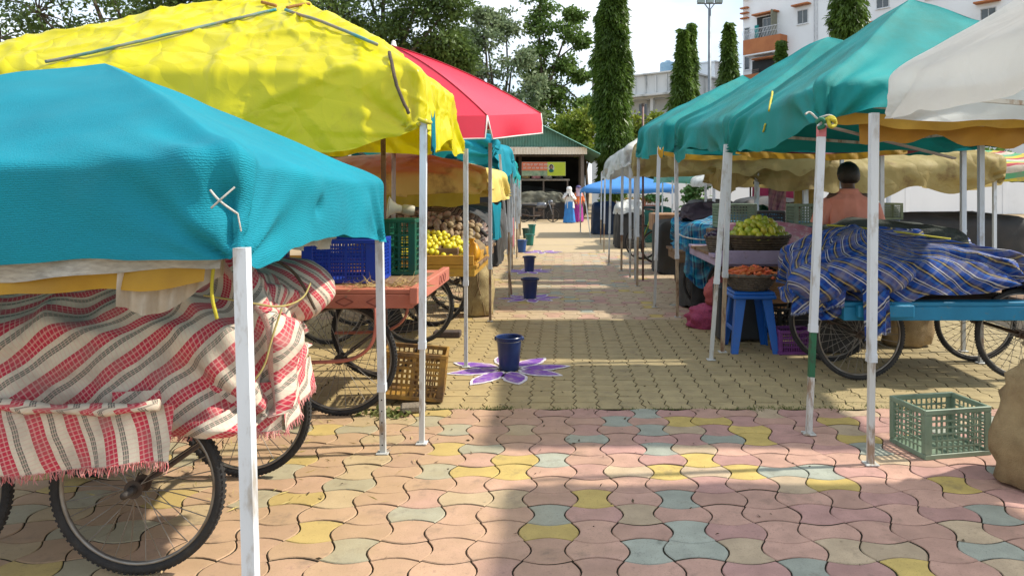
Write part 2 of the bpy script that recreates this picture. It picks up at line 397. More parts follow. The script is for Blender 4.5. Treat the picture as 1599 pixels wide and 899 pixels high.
# grass and moss in the seam between the two pavings
m_grass = M('grass_blade', (.11, .15, .035), (.16, .17, .05), 8, .7, transl=.3, rand=.1)
def tufts(name, label, spots, per, h, spread, parent=None):
    n = len(spots)*per; C = np.zeros((n, 3)); D = np.zeros((n, 3))
    for q, (x, y) in enumerate(spots):
        s = slice(q*per, (q+1)*per); C[s, 0] = x+rng.normal(0, spread, per); C[s, 1] = y+rng.normal(0, spread*.35, per); C[s, 2] = -.012
    D[:, :2] = rng.normal(0, .6, (n, 2)); D[:, 2] = 1; D /= np.linalg.norm(D, axis=1)[:, None]
    o = leafcloud(name, C, D, h*rng.uniform(.4, 1.2, n), .1, m_grass)
    return tag(o, label, 'grass', kind='stuff')
def leafcloud(name, C, D, Ls, wr, mat, parent=None):
    n = len(C); D = D/np.maximum(np.linalg.norm(D, axis=1), 1e-6)[:, None]
    R = rng.normal(0, 1, (n, 3)); S = np.cross(D, R); S /= np.maximum(np.linalg.norm(S, axis=1), 1e-6)[:, None]
    Ls = np.broadcast_to(Ls, (n,))[:, None]; W = Ls*wr; up = np.cross(S, D)*Ls*.08
    off = np.array(wloc(parent)) if parent else 0
    V = np.stack([C, C+D*Ls*.45+S*W+up, C+D*Ls, C+D*Ls*.45-S*W+up], 1).reshape(-1, 3)-off
    me = bpy.data.meshes.new(name); me.vertices.add(4*n); me.vertices.foreach_set('co', V.astype(np.float32).ravel())
    me.loops.add(4*n); me.loops.foreach_set('vertex_index', np.arange(4*n, dtype=np.int32))
    me.polygons.add(n); me.polygons.foreach_set('loop_start', np.arange(0, 4*n, 4, dtype=np.int32)); 
    me.update(calc_edges=True); me.materials.append(mat)
    return link(name, me, parent)
sp = [(random.uniform(-1.1, 2.2), YB+random.gauss(0, .012)) for _ in range(26)]+[(-.43+random.gauss(0, .05), YB+.02) for _ in range(8)]+[(random.uniform(.75, 2.4), YB+random.gauss(.01, .02)) for _ in range(18)]
tufts('grass_tufts', 'short green weeds growing in the seam between grey and pink paving', sp, 26, .028, .045)
tufts('moss_patch', 'low green moss on the grey paving beside the green banded post', [(random.uniform(1.55, 2.5), random.uniform(4.78, 5.2)) for _ in range(34)], 30, .022, .06)
# rangoli flowers drawn in coloured powder
m_purple = M('purple_powder', (.15, .05, .36), (.23, .08, .36), 16, .95, bump=.4, bscale=150, stain=(.40, .28, .40), sscale=12, slo=.47, shi=.66)
m_wpow = M('white_powder', (.74, .70, .72), (.58, .52, .56), 22, .95, bump=.5, bscale=180)
def petal(r0, r1, w, z, th, n=14, jit=.006):
    top = []; R = random.Random(int(th*1000))
    for i in range(n+1):
        t = i/n; top.append((r0+(r1-r0)*t, w*math.sin(math.pi*t**.85)**.8))
    pts = [(x, y+R.uniform(-jit, jit)) for x, y in top]+[(x, -y+R.uniform(-jit, jit)) for x, y in top[-2:0:-1]]
    c, s = math.cos(th), math.sin(th)
    k = len(pts); cx, cy = (r0+r1)/2*c, (r0+r1)/2*s
    vs = [(x*c-y*s, x*s+y*c, z) for x, y in pts]+[(x*c-y*s, x*s+y*c, z-.0035) for x, y in pts]
    return vs, [tuple(range(k))]+[(k+i, k+(i+1) % k, (i+1) % k, i) for i in range(k)]
def rangoli(loc, R0, n, rot, label, uneven=True):
    root = empty('rangoli_flower', loc, label, 'rangoli', 'powder flowers drawn along the aisle')
    rr = random.Random(int(loc[1]*100))
    for i in range(n):
        th = rot+i*2*math.pi/n+rr.uniform(-.1, .1); r1 = R0*rr.uniform(.92, 1.10); w = R0*rr.uniform(.17, .20)
        mb = MB(); mb.add(*petal(.08, r1, w, .0065, th)); o = mb.build('petal', m_wpow, None, False); o.parent = root
        mb = MB(); mb.add(*petal(.11, r1-.035, w*.78, .009, th)); q = mb.build('petal_fill', m_purple, None, False); q.parent = o
    return root
rangoli((-.428, 5.79, 0), .50, 8, .25, 'large purple and white powder flower under the nearest bucket')
rangoli((-.44, 9.64, 0), .42, 8, .1, 'purple powder flower under the second dark blue bucket from the front', False)
rangoli((-.60, 12.9, 0), .42, 8, .3, 'faint purple powder flower under the third bucket from the front', False)
rangoli((-.50, 17.0, 0), .5, 7, .2, 'faint purple powder flower beside the fourth bucket from the front', False)
# buckets
def bucket(loc, h, r, mat, label, matin=None):
    root = empty('bucket', loc, label, 'bucket', 'plastic buckets down the middle of the aisle')
    mb = MB(); mb.lathe([(r*.70, 0), (r*.74, .004), (r*.80, h*.25), (r*.90, h*.7), (r*.96, h*.955), (r*.90, h*.955), (r*.84, h*.7), (r*.72, .02), (0.001, .018)], seg=40, caps=(True, False))
    mb.build('body', mat, None, 40).parent = root
    mb = MB(); mb.lathe([(r*.955, h*.90), (r*1.0, h*.905), (r*1.03, h*.93), (r*1.05, h*.985), (r*1.02, h), (r*.93, h*.985), (r*.92, h*.95)], seg=40, caps=(False, False))
    mb.build('rim', mat, None, 40).parent = root
    mb = MB()
    for s in (-1, 1): mb.ball((s*r*1.03, 0, h*.93), (.012, .018, .018), 10, 6)
    mb.build('handle_lug', mat, None, True).parent = root
    mb = MB(); mb.tube([(r*1.06*math.cos(t), -r*.16-.01*abs(math.sin(t)) - r*1.0*math.sin(t), h*.93-.012*math.sin(t)) for t in [math.pi*k/24 for k in range(25)]], .0022, 6)
    mb.build('handle', m_wire, None, True).parent = root
    return root
m_wire = M('dark_wire', (.10, .10, .11), None, 5, .4, .6)
m_bblue = M('bucket_navy', (.010, .022, .085), (.014, .035, .12), 7, .32, stain=(.10, .10, .10), sscale=12, slo=.66, shi=.85, bump=.06, bscale=30)
m_bblue2 = M('bucket_blue', (.012, .06, .20), (.016, .08, .24), 7, .35)
m_bgreen = M('bucket_green', (.008, .13, .11), (.012, .16, .13), 7, .35)
m_bdark = M('bucket_dark_green', (.008, .06, .055), None, 7, .35)
bucket((-.428, 5.79, 0), .265, .102, m_bblue, 'navy blue plastic bucket standing on the largest powder flower, nearest')
bucket((-.44, 9.64, 0), .27, .108, m_bblue, 'second navy bucket from the front, on a powder flower')
bucket((-.60, 12.9, 0), .27, .105, m_bblue, 'third navy bucket from the front, small and far')
bucket((-.96, 16.95, 0), .29, .115, m_bblue2, 'mid blue bucket standing left of the green buckets')
bucket((-.88, 19.2, 0), .29, .12, m_bgreen, 'front bright green bucket of the far three')
bucket((-1.12, 22.1, 0), .30, .12, m_bdark, 'dark green bucket left of the bright green ones')
bucket((-1.04, 24.2, 0), .32, .125, m_bgreen, 'farthest bright green bucket in the aisle')

# ------------------------------------------------------------------ cloth canopies
def shell(C, peak, drop, N=48, nr=24, nv=12, dome=1.0, sag_e=.04, sag_r=.06, fold=.012, fscale=2.4, crease=0., cfold=.02, seed=0, flare=0., wave=.015, rnd=3, hemn=.012, bumps=()):
    C = [np.array(c, float) for c in C]; peak = np.array(peak, float)
    n4 = 4*N; E = np.zeros((n4, 3)); O = np.zeros((n4, 3)); m = np.zeros(n4); D = np.zeros(n4); S = np.zeros(n4); s0 = 0
    for sd in range(4):
        a, b = C[sd], C[(sd+1) % 4]; t = np.arange(N)/N; sl = slice(sd*N, sd*N+N)
        E[sl] = a+(b-a)*t[:, None]; m[sl] = 4*t*(1-t); E[sl, 2] -= sag_e*m[sl]
        d = (b-a)[:2]; o = np.array([d[1], -d[0]])/np.linalg.norm(d); mid = (a+b)[:2]/2-sum(C)[:2]/4
        if o @ mid < 0: o = -o
        O[sl, :2] = o; D[sl] = [drop(sd, x) for x in t]; S[sl] = s0+t*np.linalg.norm(b-a); s0 += np.linalg.norm(b-a)
    for _ in range(rnd):
        O = (np.roll(O, 1, 0)+O*2+np.roll(O, -1, 0))/4
        E[:, :2] = ((np.roll(E, 1, 0)+E*2+np.roll(E, -1, 0))/4)[:, :2]
    rr = []
    for k in range(1, nr+1):
        v = k/nr; p = peak*(1-v)+E*v; p[:, 2] = E[:, 2]+(peak[2]-E[:, 2])*(1-v**dome)-sag_r*math.sin(math.pi*v)*(.2+.8*m); rr.append(p)
    ph = rng.uniform(0, 6)
    wob = np.sin(S*9+ph)*.6+np.sin(S*17+ph*2)*.4
    hem = hemn*vn(np.stack([S*6, S*0, S*0+seed], 1), seed)
    for k in range(1, nv+1):
        w_ = k/nv; p = E.copy(); p += O*(flare*w_+wave*w_*wob)[:, None]; p[:, 2] -= (D+hem)*w_; rr.append(p)
    A = np.stack(rr)
    for _ in range(5):
        B = A.copy()
        for k in range(max(1, nr-4), min(nr+3, len(A)-1)): B[k] = .25*A[k-1]+.5*A[k]+.25*A[k+1]
        A = B
    dj = np.roll(A, -1, 1)-np.roll(A, 1, 1); dk = np.gradient(A, axis=0); n = np.cross(dj, dk)
    n /= np.maximum(np.linalg.norm(n, axis=2), 1e-9)[..., None]
    if n[:nr, :, 2].mean() < 0: n = -n
    disp = fold*fbm(A*fscale+seed*3.1, seed, 3)
    if crease == 'crumple':
        flat_ = A.reshape(-1, 3); acc = 0
        for sp_, am in ((.75, .05), (.30, .030)):
            lo_, hi_ = flat_.min(0)-.3, flat_.max(0)+.3; cnt = int(np.prod((hi_-lo_)[:2])*2.2/sp_**2)
            sd_ = flat_[rng.integers(0, len(flat_), cnt)]; w_xy = np.array([1.0, 1.0, .75])
            d1_ = np.full(len(flat_), 9.); d2_ = d1_.copy(); fw = (flat_+.08*sp_*np.stack([fbm(flat_*4, q, 2) for q in (1, 2, 3)], 1))*w_xy
            for q in sd_*w_xy:
                dd_ = ((fw-q)**2).sum(1); nw = dd_ < d1_; d2_ = np.where(nw, d1_, np.minimum(d2_, dd_)); d1_ = np.where(nw, dd_, d1_)
            d1_, d2_ = np.sqrt(d1_), np.sqrt(d2_); acc = acc+am*(np.minimum(d2_-d1_, .3*sp_)*-.55)+am*.30*np.exp(-((d2_-d1_)/(.05*sp_))**2)
        disp = disp+acc.reshape(A.shape[:2])
    elif crease: 
        r = np.maximum(0, 1-5*np.abs(vn(A*np.array([2.2, 2.2, 3.0])+fbm(A*2, seed+3, 2)[..., None]*.5, seed+9))); disp = disp+crease*r*.6
        r = np.maximum(0, 1-4*np.abs(vn(A*np.array([4.6, 4.6, 3.0])+fbm(A*3, seed+4, 2)[..., None]*.4, seed+11))); disp = disp+crease*.35*r
    for cnr in range(4):
        j0 = cnr*N; tie = A[nr+nv-1, j0]; d = np.linalg.norm(A-tie, axis=2)
        ss = S-S[j0]; ss = (ss+s0/2) % s0-s0/2
        ang = np.arctan2(np.broadcast_to(ss, d.shape), np.maximum(A[..., 2]-tie[2]+.05, .0)+np.maximum(0, (nr-np.arange(len(A)))/nr)[:, None])
        disp = disp+cfold*np.exp(-d/.38)*(np.sin(ang*8+cnr)+.5*np.sin(ang*17+2))
    for (bc_, br_, ba_) in bumps: disp = disp+ba_*np.exp(-(((A-np.array(bc_))**2).sum(2))/br_**2)
    env = np.minimum(1, np.arange(1, len(A)+1)/4)[:, None]
    A = A+n*(disp*env)[..., None]
    K = len(A); V = np.concatenate([A.reshape(-1, 3), peak[None]]); 
    fs = [(k*n4+j, (k+1)*n4+j, (k+1)*n4+(j+1) % n4, k*n4+(j+1) % n4) for k in range(K-1) for j in range(n4)]
    fs += [(K*n4, j, (j+1) % n4) for j in range(n4)]
    mb = MB(); mb.v = [tuple(x) for x in V]; mb.f = fs
    dl = np.linalg.norm(np.diff(A, axis=0), axis=2).mean(1); vv = np.concatenate([[0], np.cumsum(dl)])
    UV = np.stack([np.broadcast_to(S, (K, n4)), np.broadcast_to(vv[:, None], (K, n4))], 2).reshape(-1, 2)
    mb.uv = np.concatenate([UV, [[0, 0]]])
    return mb, A, n
def curve_drop(tab, default):
    """hem depth per side: {side: [(t, drop), ...]}"""
    def f(sd, t):
        if sd not in tab: return default
        q = tab[sd]
        for (a, x), (b, y) in zip(q, q[1:]):
            if a <= t <= b:
                k = (t-a)/(b-a); k = k*k*(3-2*k); return x+(y-x)*k
        return q[-1][1] if t > q[-1][0] else q[0][1]
    return f
def pole(parent, base, top, w_=.04, low=.35, mat=None, mat2=None, holes=False, name='pole'):
    """telescopic square steel post: wide upper tube over a thinner leg with a foot plate"""
    base, top = Vector(base), Vector(top); mid = base.lerp(top, low)
    mb = MB(); mb.bar(mid, top, w_, w_, (0, 1, 0)); mb.bar(mid-(mid-base).normalized()*.012, mid+(top-base).normalized()*.03, w_*1.12, w_*1.12, (0, 1, 0))
    o = mb.build(name, mat or m_pole, parent)
    mb = MB(); mb.bar(base+Vector((0, 0, .006)), mid, w_*.76, w_*.76, (0, 1, 0)); mb.build('lower_leg', mat2 or m_pole_low, o)
    mb = MB(); mb.cbox((base.x, base.y, .006), (w_*1.7, w_*1.7, .008), .002); mb.build('foot_plate', m_pole_low, o)
    if holes:
        mb = MB(); L = (mid-base).length; d = (mid-base).normalized()
        for k in range(int(L/.06)):
            c = base+d*(.05+k*.06)+Vector((0, -w_*.38-.0008, 0)); mb.tube([c, c+Vector((0, .003, 0))], .0042, 8)
        mb.build('peg_hole', m_black, o)
    return o
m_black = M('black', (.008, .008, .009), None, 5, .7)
m_pole = worn('pole_white', (.66, .71, .76), (.36, .33, .29), .53, .68, 12, .4, .15, stretch=(1, 1, .35))
m_pole_low = worn('pole_leg', (.56, .57, .55), (.26, .19, .13), .50, .62, 16, .5, .2, stretch=(1, 1, .3))
m_pole_rust = worn('pole_rusty', (.46, .36, .24), (.20, .11, .06), .45, .6, 18, .6, .3, stretch=(1, 1, .3))
m_pole_brown = worn('pole_brown', (.22, .12, .10), (.10, .05, .04), .5, .6, 16, .5, .2)
m_teal = M('teal_net_cloth', (.008, .275, .37), (.010, .215, .295), 2.0, .75, bump=.25, bscale=190, spec=.2, transl=.10, weave=.4, stain=(.03, .25, .32), sscale=1.3, slo=.48, shi=.8)
m_tealg = M('teal_green_cloth', (.006, .275, .27), (.008, .21, .21), 1.6, .7, bump=.2, bscale=150, spec=.25, transl=.05, weave=.25, stain=(.02, .155, .13), sscale=1.4, slo=.46, shi=.72)
m_yellow = M('yellow_tarp', (.72, .65, .006), (.64, .57, .004), 1.6, .31, bump=.1, bscale=60, spec=.5, transl=.22, crumple=.28, stain=(.46, .36, .02), sscale=2.4, slo=.58, shi=.8)
m_tan = M('ochre_tarp', (.74, .585, .17), (.66, .51, .13), 2, .6, bump=.2, bscale=70, spec=.3, transl=.06, crumple=.2, stain=(.36, .24, .08), sscale=3)
m_cream = M('cream_tarp', (.46, .38, .17), (.38, .29, .11), 2, .6, bump=.2, bscale=70, spec=.3, transl=.4, crumple=.3, stain=(.24, .16, .08), sscale=3.5)
m_white = M('white_tarp', (.62, .63, .60), (.48, .49, .47), 3, .45, bump=.2, bscale=60, spec=.4, transl=.25, crumple=.4, stain=(.30, .31, .30), sscale=4)
m_bluec = M('blue_gazebo', (.06, .25, .60), (.05, .21, .54), 2, .6, bump=.1, transl=.2)
m_paleteal = M('pale_teal_tarp', (.16, .42, .36), (.11, .33, .29), 2, .6, bump=.1, transl=.35)
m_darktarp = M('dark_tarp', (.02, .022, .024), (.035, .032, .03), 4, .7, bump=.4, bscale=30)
m_ylining = M('yellow_lining', (.58, .34, .03), (.44, .25, .03), 5, .6, bump=.2, transl=.3)
m_whitewoven = M('white_woven', (.50, .48, .42), (.33, .31, .27), 30, .8, bump=.5, bscale=120, stretch=(1, 1, 4))
m_redlining = M('maroon_cloth', (.30, .05, .06), (.20, .03, .04), 6, .8, bump=.3)
m_ropey = M('yellow_rope', (.58, .50, .03), (.42, .36, .03), 30, .7, bump=.6, bscale=160)
m_ropew = M('white_rope', (.62, .60, .55), (.42, .40, .37), 30, .8, bump=.6, bscale=160)
m_ropet = M('teal_rope', (.03, .27, .30), (.35, .20, .10), 5, .7, bump=.5, bscale=120)
m_ropeo = M('orange_rope', (.42, .20, .04), (.30, .13, .03), 12, .7, bump=.5, bscale=120)
m_roped = M('dark_rope', (.05, .04, .03), (.12, .08, .05), 16, .85, bump=.6, bscale=140)
def rope(parent, pts, r, mat, name='rope', smooth_n=3):
    q = [Vector(p) for p in pts]
    for _ in range(smooth_n):
        out = [q[0]]
        for a, b in zip(q, q[1:]): out += [a.lerp(b, .25), a.lerp(b, .75)]
        out.append(q[-1]); q = out
        if len(q) > 220: break
    mb = MB(); mb.tube(q, r, 6); return mb.build(name, mat, parent, True)
def canopy(loc, label, C, peak, drop, mat, poles, group='canopies along the market aisle', name='market_canopy', lining=None, frame=True, **k):
    root = empty(name, loc, label, 'canopy', group)
    mb, A, n = shell(C, peak, drop, **k)
    cl = mb.build('cover', mat, root, True)
    if frame:                                                            # the steel frame under the cloth: eave rails and rafters
        mb = MB(); pc_ = Vector((peak[0], peak[1], 0)); q = [Vector((c[0], c[1], c[2]-.05)).lerp(Vector((peak[0], peak[1], c[2]-.05)), .075) for c in C]; pk = Vector(peak)-Vector((0, 0, .16))
        for i in range(4):
            a, b = q[i]-Vector((0, 0, .06)), q[(i+1) % 4]-Vector((0, 0, .06)); mm = (a+b)/2-Vector((0, 0, .08)); 
            mb.bar(a, mm, .022); mb.bar(mm, b, .022)
            e = a.lerp(pk, .5)-Vector((0, 0, .18)); mb.bar(a, e, .02); mb.bar(e, pk-Vector((0, 0, .1)), .02)
        mb.build('frame', m_pole_low, root)
    for p in poles: pole(root, *p[:2], **(p[2] if len(p) > 2 else {}))
    return root, cl, A, n
def lining(parent, a, b, z0, h, mat, off=(0, 0, 0), name='lining', seed=1, ragged=.03, n=40, wav=.015):
    """a hanging strip of cloth from a to b"""
    a, b = Vector(a), Vector(b); o = Vector(off); d = (b-a); nrm = d.cross(Vector((0, 0, 1))).normalized(); mb = MB(); nv = 6; vs = []
    for i in range(n+1):
        t = i/n; hh = h+ragged*math.sin(t*d.length*9+seed)*.5+ragged*math.sin(t*d.length*21+seed*2)*.3
        for k in range(nv+1):
            w_ = k/nv; p = a.lerp(b, t)+o+nrm*(wav*w_*math.sin(t*23+seed)+wav*.6*math.sin(t*49+w_*2)); p.z = a.lerp(b, t).z+z0-hh*w_-.05*4*t*(1-t); vs.append(p)
    mb.add(vs, [(i*(nv+1)+k, i*(nv+1)+k+1, (i+1)*(nv+1)+k+1, (i+1)*(nv+1)+k) for i in range(n) for k in range(nv)])
    mb.uv = [(i/n*d.length, k*.05) for i in range(n+1) for k in range(nv+1)]
    return mb.build(name, mat, parent, True)
def surf(A, n, k, j, off=.008): 
    p = A[k, j % A.shape[1]]+n[k, j % A.shape[1]]*off; return Vector(p)

# --- low teal canopy, nearest on the left
T1C = [(-.93, 2.12, 1.515), (-.95, 3.94, 1.465), (-3.0, 3.95, 1.50), (-3.0, 2.1, 1.50)]
d1 = curve_drop({0: [(0, .30), (.08, .35), (.17, .33), (.25, .285), (.36, .245), (.5, .25), (.67, .265), (.8, .275), (.93, .31), (1, .33)], 3: [(0, .29), (.9, .29), (1, .30)]}, .3)
t1, t1c, A1, n1_ = canopy((-1.9, 3, 0), 'low sky teal cloth canopy nearest on the left, stitched at its corner with white thread', T1C, (-1.9, 3.05, 1.93), d1, m_teal,
    [((-.883, 2.1, 0), (-.917, 2.1, 1.24), dict(w_=.037, low=.08)), ((-.965, 3.94, 0), (-.985, 3.94, 1.15), dict(w_=.039, low=.30, holes=True)), ((-2.95, 2.15, 0), (-2.95, 2.15, 1.45)), ((-2.95, 3.9, 0), (-2.95, 3.9, 1.45))],
    N=90, nr=44, nv=26, fold=.016, fscale=2.2, cfold=.020, seed=2, sag_e=.03, sag_r=.02, wave=.014, rnd=5, dome=1.12, hemn=.014, bumps=[((-1.03, 2.11, 1.50), .13, .045), ((-.955, 2.1, 1.372), .045, -.045), ((-1.06, 2.1, 1.29), .07, .03), ((-.94, 2.82, 1.34), .035, -.03), ((-.94, 2.80, 1.40), .08, .025), ((-.95, 3.5, 1.33), .10, .02)])
lining(t1, (-2.9, 2.105, 1.235), (-1.0, 2.115, 1.235), .035, .085, m_whitewoven, (0, .045, 0), 'woven_edge', 3, .012)
lining(t1, (-2.9, 2.13, 1.19), (-1.06, 2.14, 1.20), .02, .085, m_ylining, (0, .04, 0), 'yellow_lining', 5, .015)
lining(t1, (-1.32, 2.16, 1.14), (-1.03, 2.22, 1.20), .03, .11, M('pale_lining', (.50, .44, .36), (.36, .3, .22), 6, .8, bump=.3), (0, .02, 0), 'pale_lining', 9, .05)
lining(t1, (-.965, 2.6, 1.26), (-.975, 3.25, 1.235), .02, .055, M('offwhite_lining', (.5, .46, .36), None, 6, .8, bump=.3), (-.03, 0, 0), 'pale_lining', 2, .03)
c = Vector((-.962, 2.072, 1.372)); rope(t1, [c+Vector((-.032, .0, .032)), c+Vector((0, -.012, .0)), c+Vector((.040, .014, -.036))], .0030, m_ropew, 'stitch', 2); rope(t1, [c+Vector((.034, .006, .040)), c+Vector((.006, -.014, .008)), c+Vector((-.028, -.002, -.018))], .0030, m_ropew, 'stitch', 2)
rope(t1, [c+Vector((.039, .014, -.034)), c+Vector((.044, .014, -.06)), c+Vector((.046, .02, -.085))], .0022, m_ropew, 'stitch', 2)
rope(t1, [(-1.04, 2.2, 1.22), (-1.05, 2.19, 1.1), (-1.035, 2.2, 1.02)], .005, m_ropey, 'hanging_rope', 2)

# --- tall yellow canopy
T2C = [(-.80, 4.12, 2.10), (-.84, 5.85, 2.13), (-3.5, 5.85, 2.14), (-3.7, 4.12, 2.10)]
d2 = curve_drop({0: [(0, .35), (.05, .35), (.2, .46), (.35, .42), (.5, .36), (.72, .46), (.9, .44), (1, .43)], 3: [(0, .42), (.5, .46), (.86, .47), (.95, .40), (1, .35)]}, .42)
t2, t2c, A2, n2_ = canopy((-2.1, 5, 0), 'tall crumpled bright yellow tarpaulin canopy tied down with teal and orange straps', T2C, (-1.93, 5.0, 2.72), d2, m_yellow,
    [((-.787, 4.09, 0), (-.777, 4.09, 1.80), dict(w_=.036, low=.30)), ((-.778, 5.87, 0), (-.78, 5.87, 1.74), dict(w_=.036, low=.38)), ((-3.4, 5.8, 0), (-3.4, 5.8, 2.05)), ((-3.55, 4.2, 0), (-3.55, 4.2, 2.05)), ((-1.28, 5.3, 0), (-1.30, 5.3, 1.95), dict(w_=.030, low=.1, mat=m_pole_brown, mat2=m_pole_brown))],
    N=100, nr=60, nv=34, fold=.020, fscale=1.2, crease='crumple', cfold=.024, seed=5, sag_e=.02, sag_r=.0, wave=.022, rnd=9, hemn=.02, dome=1.25, flare=.03)
def strap(parent, A, n, kj, r, mat, off=.016, name='strap'):
    pts = []
    for (k0, j0), (k1, j1) in zip(kj, kj[1:]):
        st = max(abs(k1-k0), abs(j1-j0), 1)
        for q in range(st): pts.append(surf(A, n, int(round(k0+(k1-k0)*q/st)), int(round(j0+(j1-j0)*q/st)), off))
    P3 = [sum(pts[max(0, i-2):i+3], Vector())/len(pts[max(0, i-2):i+3]) for i in range(len(pts))]
    mb = MB(); mb.tube(P3, r, 6); return mb.build(name, mat, parent, True)
def strap_path(parent, A, n, pts, r, mat, off=.012, name='strap', flat=.45):
    """a strap laid on the cloth along a measured path: each step takes the nearest cloth vertex seen there"""
    pr = np.stack([CX+A[..., 0]/A[..., 1]*F, HY-(A[..., 2]-HC)/A[..., 1]*F], -1); q = []
    for (x0, y0), (x1, y1) in zip(pts, pts[1:]):
        st = max(2, int(math.hypot(x1-x0, y1-y0)/7))
        for i in range(st):
            x, y = x0+(x1-x0)*i/st, y0+(y1-y0)*i/st; d = np.hypot(pr[..., 0]-x, pr[..., 1]-y); m = d < max(6, d.min()+1)
            yy = np.where(m, A[..., 1], 1e9).min(); d2 = np.where(A[..., 1] < yy+.12, d, 1e9); k, j = np.unravel_index(d2.argmin(), d.shape); pt = Vector(A[k, j]); q.append(pt+(Vector((0, 0, HC+.4))-pt).normalized()*off*3)
    q = [sum(q[max(0, i-2):i+3], Vector())/len(q[max(0, i-2):i+3]) for i in range(len(q))]
    mb = MB(); mb.tube(q, r, 8); return mb.build(name, mat, parent, True)
strap_path(t2, A2, n2_, [(440, 14), (380, 28), (310, 44), (256, 56), (150, 82), (60, 100)], .010, m_ropet); strap_path(t2, A2, n2_, [(440, 14), (500, 34), (560, 58), (604, 78)], .010, m_ropet)
strap_path(t2, A2, n2_, [(606, 76), (612, 105), (620, 135), (634, 172), (652, 192)], .010, m_roped); strap_path(t2, A2, n2_, [(438, 12), (410, 4), (390, 0)], .011, m_ropeo); strap_path(t2, A2, n2_, [(440, 15), (470, 8), (500, 2)], .010, m_ropeo)
lining(t2, (-.77, 4.12, 1.80), (-.745, 4.14, 1.80), .06, .21, m_teal, (.03, -.02, 0), 'hanging_cloth', 2, .01, 8)
rope(t2, [(-.80, 4.06, 1.80), (-.74, 4.05, 1.775), (-.74, 4.12, 1.79), (-.80, 4.13, 1.78), (-.80, 4.05, 1.77)], .012, m_ropey, 'knot', 2)

# --- ochre canopy behind the yellow one
T3C = [(-.82, 7.95, 1.62), (-.75, 9.75, 1.62), (-3.4, 9.7, 1.65), (-3.4, 7.95, 1.62)]
d3 = curve_drop({3: [(0, .26), (.5, .20), (.85, .31), (.96, .26), (1, .18)], 0: [(0, .2), (.3, .31), (1, .30)]}, .28)
t3, t3c, A3, n3_ = canopy((-2, 8.8, 0), 'low ochre cloth canopy with gathered corners and a yellow hem', T3C, (-2.0, 8.8, 1.87), d3, m_tan,
    [((-.79, 7.93, 0), (-.79, 7.93, 1.92), dict(w_=.036, low=.30, mat2=m_pole_rust)), ((-.72, 9.8, 0), (-.735, 9.8, 1.45), dict(w_=.034, low=.6, mat2=m_pole_rust)), ((-3.3, 9.6, 0), (-3.3, 9.6, 1.6)), ((-3.3, 8.0, 0), (-3.3, 8.0, 1.6))],
    N=60, nr=30, nv=16, fold=.02, cfold=.05, seed=8, sag_e=.03, sag_r=.0, dome=1.5, rnd=4)
lining(t3, (-3.0, 7.93, 1.33), (-.9, 7.94, 1.33), .08, .14, M('yellow_hem', (.60, .50, .04), (.45, .36, .03), 4, .5, transl=.3), (0, -.012, 0), 'hem', 4, .02)
# --- ragged teal canopy behind the umbrella, and the canopies after it
rag = curve_drop({0: [(0, .20), (.1, .34), (.2, .26), (.35, .42), (.5, .30), (.65, .46), (.8, .34), (1, .4)], 3: [(0, .2), (.85, .30), (.93, .42), (1, .24)]}, .3)
canopy((-2, 10.8, 0), 'ragged teal cloth canopy with torn hem behind the red umbrella', [(-.90, 9.95, 2.16), (-.86, 12.4, 2.12), (-3, 12.4, 2.1), (-3, 9.95, 2.12)], (-2.3, 11.2, 2.5), rag, m_teal,
    [((-.70, 9.92, 0), (-.86, 9.92, 1.9), dict(w_=.03, low=.3, mat2=m_pole_rust)), ((-.90, 12.4, 0), (-.87, 12.4, 1.85), dict(w_=.035)), ((-2.9, 12.3, 0), (-2.9, 12.3, 2.0)), ((-2.9, 10, 0), (-2.9, 10, 2.0))], N=44, nr=20, nv=14, fold=.03, cfold=.06, seed=12, wave=.05, hemn=.10)
canopy((-2, 14.3, 0), 'ragged green and teal canopy, third from the far end of the left row', [(-.95, 13.2, 2.05), (-.95, 15.4, 2.05), (-3, 15.4, 2.1), (-3, 13.2, 2.1)], (-2.2, 14.3, 2.4), rag, m_tealg,
    [((-.92, 13.2, 0), (-.94, 13.2, 1.8), dict(w_=.035, mat2=m_pole_rust)), ((-.98, 15.4, 0), (-.96, 15.4, 1.8), dict(w_=.035, mat2=m_pole_rust)), ((-2.9, 15.3, 0), (-2.9, 15.3, 2))], N=36, nr=16, nv=10, fold=.03, cfold=.05, seed=14, wave=.05, hemn=.08)
canopy((-2.2, 17.6, 0), 'grey green canopy second from the far end of the left row', [(-1.10, 16.5, 1.95), (-1.12, 18.8, 1.95), (-3.2, 18.8, 2.0), (-3.2, 16.5, 2.0)], (-2.3, 17.6, 2.3), rag, m_tealg,
    [((-1.10, 16.4, 0), (-1.10, 16.4, 1.7), dict(w_=.04)), ((-1.14, 18.8, 0), (-1.13, 18.8, 1.7), dict(w_=.04, mat2=m_pole_rust)), ((-3.1, 18.7, 0), (-3.1, 18.7, 2))], N=30, nr=12, nv=8, fold=.03, seed=16)
canopy((-2.5, 22, 0), 'dull yellow canopy last in the left row before the shed', [(-1.32, 20.6, 1.95), (-1.38, 23.5, 1.95), (-3.6, 23.5, 2.0), (-3.6, 20.6, 2.0)], (-2.5, 22, 2.35), rag, m_cream,
    [((-1.30, 20.5, 0), (-1.32, 20.5, 1.75), dict(w_=.045, mat=m_pole_low, mat2=m_pole_rust)), ((-1.38, 23.5, 0), (-1.38, 23.5, 1.75), dict(w_=.05, mat2=m_pole_rust)), ((-3.5, 20.7, 0), (-3.5, 20.7, 1.9))], N=30, nr=12, nv=8, fold=.03, seed=18)

